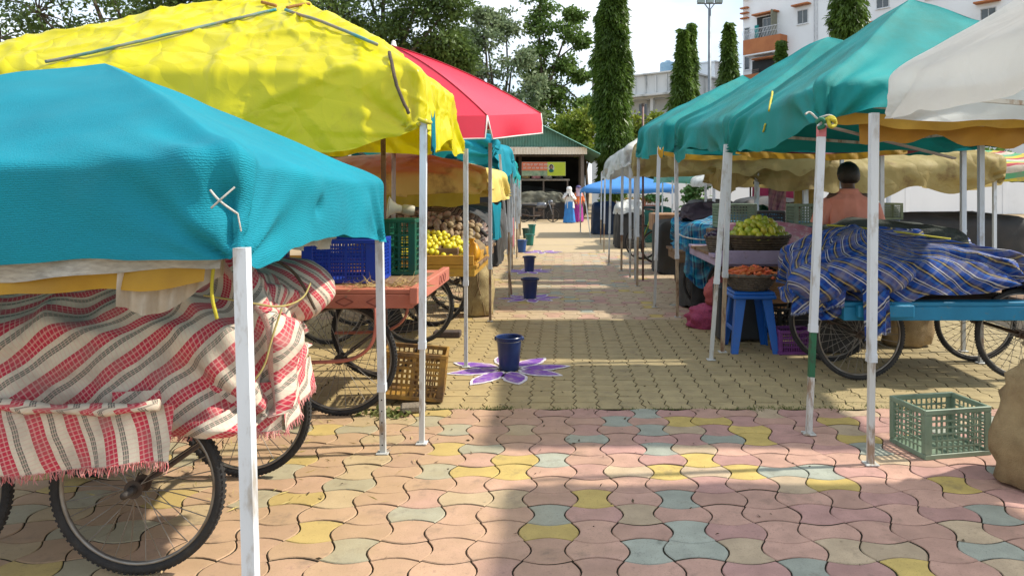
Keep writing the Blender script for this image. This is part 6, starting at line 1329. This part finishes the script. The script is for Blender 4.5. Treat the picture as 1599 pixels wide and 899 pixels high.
def mast_tree(label, x, y, h, rmax, n, mat, z0=.5, leaf=.34, prof=1.6, lumps=.36, group='columnar mast trees', lean=0.):
    root = empty('mast_tree', (x, y, 0), label, 'tree', group)
    trunk(root, [(x, y, 0), (x+lean*.5, y, h*.5), (x+lean, y, h*.97)], .16, .03)
    t = rng.uniform(0, 1, n)**.85; a = rng.uniform(0, 2*math.pi, n); z = z0+(h-z0)*t
    sp = np.stack([np.cos(a)*1.2, np.sin(a)*1.2, z*.75], 1)
    lump = 1+lumps*vn(sp*1.1, 3)+lumps*.8*vn(sp*2.7, 7)
    r = rmax*np.clip((1-t**prof)**.75, .05, 1)*np.clip(.62+t*2.2, 0, 1)*lump*np.where(rng.uniform(0, 1, n) < .75, rng.uniform(.78, 1.12, n), rng.uniform(.35, .8, n))
    C = np.stack([x+lean*t+np.cos(a)*r, y+np.sin(a)*r, z], 1)
    D = np.stack([np.cos(a)*.55, np.sin(a)*.55, -np.ones(n)*1.0], 1)+rng.normal(0, .38, (n, 3))
    leafcloud('crown', C, D, leaf*rng.uniform(.6, 1.5, n), .12, mat, root)
    C2 = np.stack([x+lean*t+np.cos(a+1)*r*.45, y+np.sin(a+1)*r*.45, z], 1); leafcloud('inner_foliage', C2[:n//3], D[:n//3], leaf*1.5, .3, mat, root)
    return root
lm_dark = leafmat('leaf_dark', (.06, .105, .028), (.115, .175, .036)); lm_mid = leafmat('leaf_grey_green', (.15, .21, .11), (.25, .30, .16)); lm_mast = leafmat('leaf_mast', (.06, .11, .02), (.12, .20, .03), .4)
lm_lime = leafmat('leaf_lime', (.17, .23, .03), (.24, .28, .04)); lm_ivy = leafmat('leaf_ivy', (.08, .15, .03), (.15, .23, .05))
mast_tree('largest dark columnar mast tree rising beside the shed beyond the top of the picture', 2.70, 40, 15.5, .90, 42000, lm_mast, z0=1.2, leaf=.31, prof=2.6, lumps=.30)
mast_tree('columnar mast tree with a small side spire before the grey old building', 9.75, 60, 14.6, 1.15, 13000, lm_mast, leaf=.5, prof=1.5)
mast_tree('thin spire beside the mast tree before the grey old building', 10.5, 60.6, 15.3, .62, 5000, lm_mast, leaf=.45, prof=2.5)
mast_tree('columnar mast tree between the light pole and the white building', 14.6, 65, 16.3, 1.05, 12000, lm_mast, leaf=.5, prof=2.2)
mast_tree('short mast tree whose tip shows below the orange balcony', 20.4, 69, 15.6, 1.35, 9000, lm_mast, leaf=.5, prof=1.3)
mast_tree('tall mast tree at the right before the white building', 21.3, 55, 19.5, 1.75, 16000, lm_mast, leaf=.46, prof=2.6)
def cl(px, py, Y, R): p = P(px, py, Y); return (p.x, p.y, p.z, R)
Y = 28
broad_tree('dark feathery tree behind the yellow canopy and red umbrella', (-7.6, 29, 0), 5.2, [cl(520, 20, Y, 1.3), cl(570, -30, Y+1, 1.4), cl(600, 45, Y, 1.2), cl(650, 5, Y, 1.3), cl(690, 55, Y, 1.0), cl(705, 10, Y-.5, .9), cl(640, 80, Y+1, 1.0), cl(720, 90, Y+1, .65), cl(545, 60, Y+1, 1.1), cl(600, -90, Y, 1.6), cl(690, -60, Y+1, 1.5), cl(470, -20, Y+1, 1.4), cl(450, 40, Y+1, 1.3), cl(690, 95, Y+1, .8)], .20, 95, lm_dark, .34, .22, 20, tight=.25)
Y = 27
broad_tree('dark tree at the far left behind the yellow canopy', (-17, 28, 0), 5.5, [cl(60, 20, Y, 1.8), cl(130, -40, Y, 1.8), cl(190, 30, Y+1, 1.6), cl(255, -5, Y, 1.3), cl(295, 10, Y, .75), cl(310, -30, Y, .9), cl(100, 70, Y+1, 1.6), cl(0, 60, Y+1, 1.8), cl(330, 20, Y, .45), cl(360, 5, Y, .5)], .22, 70, lm_dark, .34, .22, 18)
Y = 48
broad_tree('grey green airy tree behind the shed roof', (-4.2, 48.5, 0), 5.5, [cl(760, 60, Y, 1.5), cl(745, 120, Y+1, 1.4), cl(790, 40, Y+1, 1.2), cl(800, 95, Y, 1.5), cl(775, 160, Y, 1.6), cl(740, 175, Y, 1.5), cl(825, 140, Y, 1.4), cl(815, 180, Y, 1.4), cl(730, 60, Y, 1.0), cl(755, 25, Y, .8), cl(735, 100, Y, 1.3), cl(700, 130, Y, 1.5), cl(700, 180, Y, 1.4)], .30, 55, lm_mid, .3, .26, 20)
broad_tree('ivy clad upright tree left of the large mast tree, its top above the picture', (-1.5, 50, 0), 9, [cl(843, y_, 50, r_) for y_, r_ in ((-25, 1.0), (10, 1.1), (45, 1.1), (80, 1.2), (115, 1.2), (150, 1.2), (185, 1.2))]+[cl(885, 50, 50, 1.1), cl(880, 100, 50, .9), cl(895, 25, 50, .7), cl(905, 120, 51, .8), cl(870, 150, 51, 1.3), cl(895, 180, 51, 1.2), cl(915, 165, 52, .9), cl(905, 65, 51, .7)], .28, 60, lm_ivy, .26, .28, 17, tight=.22)
broad_tree('bright lime bush right of the shed roof', (1.4, 46, 0), 3.0, [cl(905, 185, 45, 1.1), cl(900, 215, 45, 1.0), cl(922, 200, 45, .8), cl(885, 205, 46, .9), cl(915, 232, 45, .9)], .26, 80, lm_lime, .14, .35, 14)
broad_tree('lime green low tree between the large mast tree and the grey old building', (7.2, 58, 0), 3.0, [cl(1000, 205, 57, 1.3), cl(1030, 195, 57, 1.0), cl(1015, 225, 57, 1.5), cl(985, 225, 57, 1.2), cl(1045, 215, 57, 1.1)], .30, 80, lm_lime, .2, .35, 14)
m_wallw = M('white_plaster', (.80, .82, .84), (.72, .74, .76), .35, .85, bump=.15, bscale=14, stain=(.55, .56, .56), sscale=.35, slo=.6, shi=.9)
cw = empty('compound_wall', (3.2, 45.5, 0), 'whitewashed compound wall in front of the hedge behind the right stalls', 'wall')
for k in range(7): mb = MB(); mb.cbox((3.2+6.0*k+2.98, 45.5, 1.0), (5.94, .22, 2.0), .02); mb.build('panel', m_wallw, cw); mb = MB(); mb.cbox((3.2+6.0*k, 45.5, 1.05), (.045+.25, .34, 2.1), .02) if k == 0 else mb.cbox((3.2+6.0*k, 45.36, 1.05), (.3, .05, 2.1), .01); mb.build('pier', m_wallw, cw)
n = 26000; C = np.stack([rng.uniform(2.5, 42, n), rng.uniform(47, 50, n), rng.uniform(0, 1, n)**.8*3.6], 1); C[:, 2] += .9*vn(C*np.array([.5, .5, 0]), 3); D = rng.normal(0, 1, (n, 3)); D[:, 2] += .2
tag(leafcloud('hedge', C, D, rng.uniform(.25, .55, n), .3, lm_ivy), 'long green hedge behind the right hand stalls', 'hedge', kind='stuff')
n = 14000; C = np.stack([rng.uniform(-30, -9, n), rng.uniform(40, 44, n), rng.uniform(0, 1, n)*5.5], 1); D = rng.normal(0, 1, (n, 3)); tag(leafcloud('hedge', C, D, rng.uniform(.3, .6, n), .3, lm_dark), 'dark hedge left of the shed behind the canopies', 'hedge', kind='stuff')
# ------------------------------------------------------------------ buildings
m_wallo = M('old_plaster', (.66, .67, .66), (.54, .55, .54), .5, .9, bump=.2, bscale=12, stain=(.17, .18, .17), sscale=.5, slo=.52, shi=.72, stretch=(1, 1, .35))
m_orange = M('terracotta_paint', (.44, .16, .055), (.36, .12, .04), 1.2, .75)
m_glass = M('window_glass', (.03, .045, .05), (.05, .07, .08), 2, .12, spec=.8)
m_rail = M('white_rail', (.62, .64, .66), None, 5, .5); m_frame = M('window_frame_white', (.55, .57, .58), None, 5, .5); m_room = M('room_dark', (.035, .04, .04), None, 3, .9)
def window(par, x0, x1, z0, z1, y=0, depth=.18, panes=2, out=-1, mull=.05, swap=False):
    """frame standing in the wall with recessed panes; swap puts it in a wall along y"""
    q = (lambda u, v, z: (v, u, z)) if swap else (lambda u, v, z: (u, v, z))
    def bx(a, b, sz): m_ = MB(); m_.cbox(q(*a), (sz[1], sz[0], sz[2]) if swap else sz, .008); return m_
    f = MB()
    for (u, z, su, sz) in (((x0+x1)/2, z0, x1-x0+.08, .07), ((x0+x1)/2, z1, x1-x0+.08, .07), (x0, (z0+z1)/2, .07, z1-z0-.072), (x1, (z0+z1)/2, .07, z1-z0-.072)):
        k = bx((u, y+out*.025, z), None, (su, .07, sz)); f.add(k.v, k.f)
    fr = f.build('window', m_frame, par)
    wd = (x1-x0)/panes
    for i in range(panes):
        bx((x0+wd*(i+.5), y+out*.004, (z0+z1)/2), None, (wd-.07, .02, z1-z0-.08)).build('pane', m_glass, fr)
        if i: bx((x0+wd*i, y+out*.02, (z0+z1)/2), None, (mull, .05, z1-z0-.072)).build('mullion', m_frame, fr)
    bx(((x0+x1)/2, y+out*.07, z0-.07), None, (x1-x0+.25, .14, .06)).build('sill', m_wallw, fr)
    return fr
wb = empty('apartment_building', (0, 0, 0), 'tall white apartment building with an orange balcony at right', 'building')
LW, DW, HW = 28., 14., 25.5
mb = MB(); mb.box((LW/2, DW/2, HW/2), (LW, DW, HW)); mb.build('wall', m_wallw, wb)
mb = MB(); mb.box((LW/2, DW/2, HW+.1), (LW+.5, DW+.5, .2)); mb.build('roof', m_wallo, wb)
for z in (20.1, 20.65, 21.2): mb = MB(); mb.cbox((.35, -.22, z), (.95, .44, .14), .01); mb.build('ledge', m_orange, wb)
mb = MB(); mb.cbox((.5, -.25, 22.3), (1.2, .5, .18), .01); mb.build('ledge', m_orange, wb)
for fl in range(3):
    z = 15.75-3.1*fl
    bal = MB(); bal.cbox((3.2, -.62, z+.06), (4.6, 1.24, .14), .01); ob = bal.build('balcony', m_wallw, wb)
    if fl == 0:
        mb = MB(); mb.cbox((3.2, -1.20, z+.92), (4.6, .10, 1.58), .012); mb.cbox((.96, -.57, z+.92), (.10, 1.14, 1.58), .012); mb.cbox((5.44, -.57, z+.92), (.10, 1.14, 1.58), .012); mb.build('parapet', m_orange, ob)
        mb = MB(); zt = z+1.72; mb.bar((1., -1.2, zt+1.0), (5.42, -1.2, zt+1.0), .06); mb.bar((1., -1.2, zt+.52), (5.42, -1.2, zt+.52), .03)
        for k in range(24): mb.bar((1.02+k*.19, -1.2, zt), (.72+k*.19, -1.2, zt+.98), .028)
        for k in range(6): mb.bar((1., -1.15+k*.2, zt), (1., -1.15+k*.2, zt+.98), .028)
        mb.bar((1., -1.2, zt+1.0), (1., 0, zt+1.0), .05); mb.build('railing', m_rail, ob)
        mb = MB(); mb.box((2.9, -.012, z+2.9), (2.2, .02, 2.5)); mb.build('dark_door_panel', m_room, ob)  # flat panel on the wall, the shade of the doorway put in its colour
        window(wb, 2.6, 3.6, z+1.7, z+3.9, -.03)
        mb = MB(); mb.cbox((4.3, -.6, z+3.1), (.12, 1.0, 2.7), .01); mb.build('louvre_screen', M('louvre_olive', (.22, .22, .16), None, 3, .7), ob)
        mb = MB(); mb.cbox((2.1, -.5, z+2.5), (.5, .06, 1.5), .02); mb.build('hung_laundry', m_tealg, ob)
    else:
        mb = MB(); mb.cbox((3.2, -1.20, z+.62), (4.6, .10, 1.0), .012); mb.build('parapet', m_orange, ob)
        mb = MB(); mb.box((2.6, -.012, z+1.6), (2.8, .02, 2.2)); mb.build('dark_door_panel', m_room, ob)  # flat panel again, dark colour standing for the unlit doorway
    mb = MB(); mb.cbox((3.1, -.4, z+4.35-(0 if fl == 0 else 1.6)), (2.9, .8, .16), .01); mb.build('sunshade', m_orange, wb)
    window(wb, .22, .85, z+1.9, z+3.3, 0, panes=1)
mb = MB(); 
for k in range(9): mb.cbox((1.75, -.25, 13.0+k*.17), (.9, .05, .10), .008)
mb.build('shutter', m_post, wb)
for fl in range(5):
    for x in (6.7, 15, 19.5, 24):
        if x < 7 and fl == 2: continue
        z = 18.35-3.1*(fl-1) if fl else 21.6
        window(wb, x, x+1.15, z, z+1.35, 0); mb = MB(); mb.cbox((x+.58, -.35, z+1.85), (1.9, .7, .14), .01); mb.build('sunshade', m_orange, wb)
for x in (8.6, 8.9): mb = MB(); mb.tube([(x, -.08, 0), (x, -.08, HW)], .05, 6); mb.build('drain_pipe', m_rail, wb)
wb.location = (19.5, 80, 0); wb.rotation_euler = (0, 0, math.radians(-50))
ob_ = empty('old_building', (0, 0, 0), 'stained grey old building with a flat parapet and water tank on its roof', 'building')
LO, DO, HO = 11., 11., 13.3
# local: face along -x from the corner (origin) is the long left face (y=0 plane faces the viewer's left), other face along +y
mb = MB(); mb.box((-LO/2, DO/2, 4.0), (LO, DO, 8.0)); mb.box((-LO/2, DO/2+.75, 9.4), (LO, DO-1.5, 2.8)); mb.box((-LO/2, DO/2, 12.0), (LO, DO, 2.4)); mb.build('wall', m_wallo, ob_)
mb = MB(); mb.cbox((-LO/2, DO/2, 13.25), (LO+.5, DO+.5, .16), .02); mb.cbox((-LO/2, DO/2-.1, 11.05), (LO+1.2, DO+1.4, .22), .02); mb.build('cornice', m_wallo, ob_)
for k in range(9): mb = MB(); mb.cbox((-LO*(k+.5)/9, -.06, 12.2), (.16, .12, 1.7), .01); mb.build('parapet_rib', m_wallo, ob_)
for x in (-.25, -3.6, -7.2, -10.7): mb = MB(); mb.bar((x, .2, 8.0), (x, .2, 10.8), .34); mb.build('column', m_wallo, ob_)
mb = MB(); mb.bar((-LO, .1, 9.05), (0, .1, 9.05), .07); mb.bar((-LO, .1, 8.55), (0, .1, 8.55), .04)
for k in range(60): mb.bar((-LO+k*LO/60, .1, 8.0), (-LO+k*LO/60, .1, 9.05), .03)
mb.build('railing', m_iron, ob_)
for x in (-2.4, -6.0, -9.4): window(ob_, x, x+1.0, 8.6, 10.5, 1.49)
for x in (-3.2, -7.0): window(ob_, x, x+1.2, 4.6, 6.4, 0)
for y in (2.0, 5.5, 8.5): window(ob_, y, y+1.3, 8.6, 10.3, 0, out=1, swap=True); mb = MB(); mb.cbox((.35, y+.65, 10.6), (.7, 1.8, .12), .01); mb.build('sunshade', m_wallo, ob_)
mb = MB(); mb.cbox((-1.6, 8.6, 14.2), (3.0, 3.2, 1.7), .03); mb.cbox((-1.6, 8.6, 15.1), (3.3, 3.5, .16), .02); mb.build('stair_house', m_wallw, ob_)
ob_.location = (11.7, 72, 0); ob_.rotation_euler = (0, 0, math.radians(-38))
m_tank = M('tank_blue', (.25, .40, .52), (.19, .33, .45), 2, .5)
tk = empty('water_tank', (0, 0, 0), 'pale blue cylindrical water tank on the roof of the grey old building', 'water tank'); t0 = P(1043, 109, 77.5)
mb = MB(); mb.lathe([(.80, 0), (.84, .04), (.84, .5), (.87, .53), (.84, .56), (.84, 1.0), (.87, 1.03), (.84, 1.06), (.84, 1.5), (.70, 1.62), (.28, 1.70), (.28, 1.8), (.01, 1.81)], (0, 0, 0), 28); mb.build('shell', m_tank, tk, 30)
mb = MB(); mb.tube([(.84, 0, .2), (1.0, 0, .2), (1.0, 0, 0)], .04, 6); mb.build('pipe', m_rail, tk)
tk.location = (t0.x, t0.y, 13.33); 
tk2 = dup(tk); tk2.location = (t0.x+1.9, t0.y+1.0, 13.33); tk2['label'] = 'second pale tank half behind the mast tree on the grey roof'
# flood light mast
fl_ = empty('floodlight_pole', (X_(1108, 50), 50, 0), 'tall grey floodlight pole with flat lamps between the mast trees', 'light pole'); fx = X_(1108, 50); fz = Z_(6, 50)
mb = MB(); mb.tube([(fx, 50, 0), (fx, 50, fz-.4)], [.17, .10], 12); mb.build('pole', M('pole_grey', (.22, .25, .28), None, 3, .5, .3), fl_, True)
mb = MB(); mb.bar((fx-.85, 50, fz), (fx+.85, 50, fz), .07); mb.tube([(fx, 50, fz-.45), (fx-.35, 50, fz)], .04, 6); mb.tube([(fx, 50, fz-.45), (fx+.35, 50, fz)], .04, 6); mb.tube([(fx, 50, fz-.45), (fx, 50, fz)], .05, 6); mb.build('bracket', bpy.data.materials['pole_grey'], fl_)
for k in range(3):
    mb = MB(); mb.cbox((fx-.6+k*.6, 49.9, fz+.17), (.52, .22, .28), .02, Matrix.Rotation(.5, 3, 'X')); lo = mb.build('lamp', bpy.data.materials['pole_grey'], fl_)
    mb = MB(); mb.cbox((fx-.6+k*.6, 49.77, fz+.115), (.46, .015, .22), .004, Matrix.Rotation(.5, 3, 'X')); mb.build('lamp_glass', M('lamp_glass', (.35, .48, .55), None, 3, .2), lo)
# a rusty rod standing over the third teal canopy
rd = empty('rusty_rod', (X_(1004, 11.6), 11.6, 0), 'thin rusty rod standing above the third teal canopy', 'rod'); mb = MB(); xx = X_(1004, 11.6); mb.tube([(xx, 11.6, 0), (xx, 11.6, Z_(165, 11.6))], .017, 8); mb.build('rod', m_pole_brown, rd, True)
mb = MB(); mb.tube([(xx, 11.6, Z_(165, 11.6)-.01), (xx, 11.6, Z_(165, 11.6)+.03)], .024, 8); mb.build('cap', m_iron, rd)
# ------------------------------------------------------------------ litter and edge of frame goods
sack('brown sack in the shade at the right edge behind the near teal post', [(.0, 2.32, 3.55, .18, .15), (.02, 2.32, 3.55, .24, .2), (.30, 2.32, 3.55, .25, .21), (.52, 2.33, 3.55, .18, .15), (.60, 2.33, 3.55, .07, .06), (.66, 2.33, 3.55, .10, .09)], m_jute, lump=.03)
crate('crate', 'grey green crate on the paving at the far right edge', (2.05, 4.02, .0), (.40, .30, .26), m_cgrey, .2, 10, 6, post=.04)
n = 260; xs = rng.uniform(-2.2, -.75, n); ys = rng.uniform(3.2, 5.6, n); C = np.stack([xs, ys, np.full(n, .004)], 1); D = rng.normal(0, 1, (n, 3)); D[:, 2] = np.abs(D[:, 2])*.15
tag(leafcloud('straw_litter', C, D, rng.uniform(.02, .07, n), .05, m_straw), 'bits of straw littered on the ground under the left carts', 'straw', kind='stuff')
n = 130; C = np.stack([rng.uniform(-1.2, 1.7, n), rng.uniform(2.7, 7.5, n), np.full(n, .005)], 1); D = rng.normal(0, 1, (n, 3)); D[:, 2] = np.abs(D[:, 2])*.25
tag(leafcloud('leaf_litter', C, D, rng.uniform(.012, .035, n), .22, M('dry_leaf', (.12, .085, .04), (.07, .05, .03), 9, .8)), 'small dry leaf scraps scattered over the paving', 'leaf litter', kind='stuff')
n = 160; C = np.stack([rng.normal(-1.08, .10, n), rng.normal(4.62, .05, n), np.full(n, .006)], 1); D = rng.normal(0, 1, (n, 3)); D[:, 2] = np.abs(D[:, 2])*.5
tag(leafcloud('green_scraps', C, D, rng.uniform(.02, .05, n), .3, m_grass), 'wilted green scraps on the ground by the stone block', 'scraps', kind='stuff')
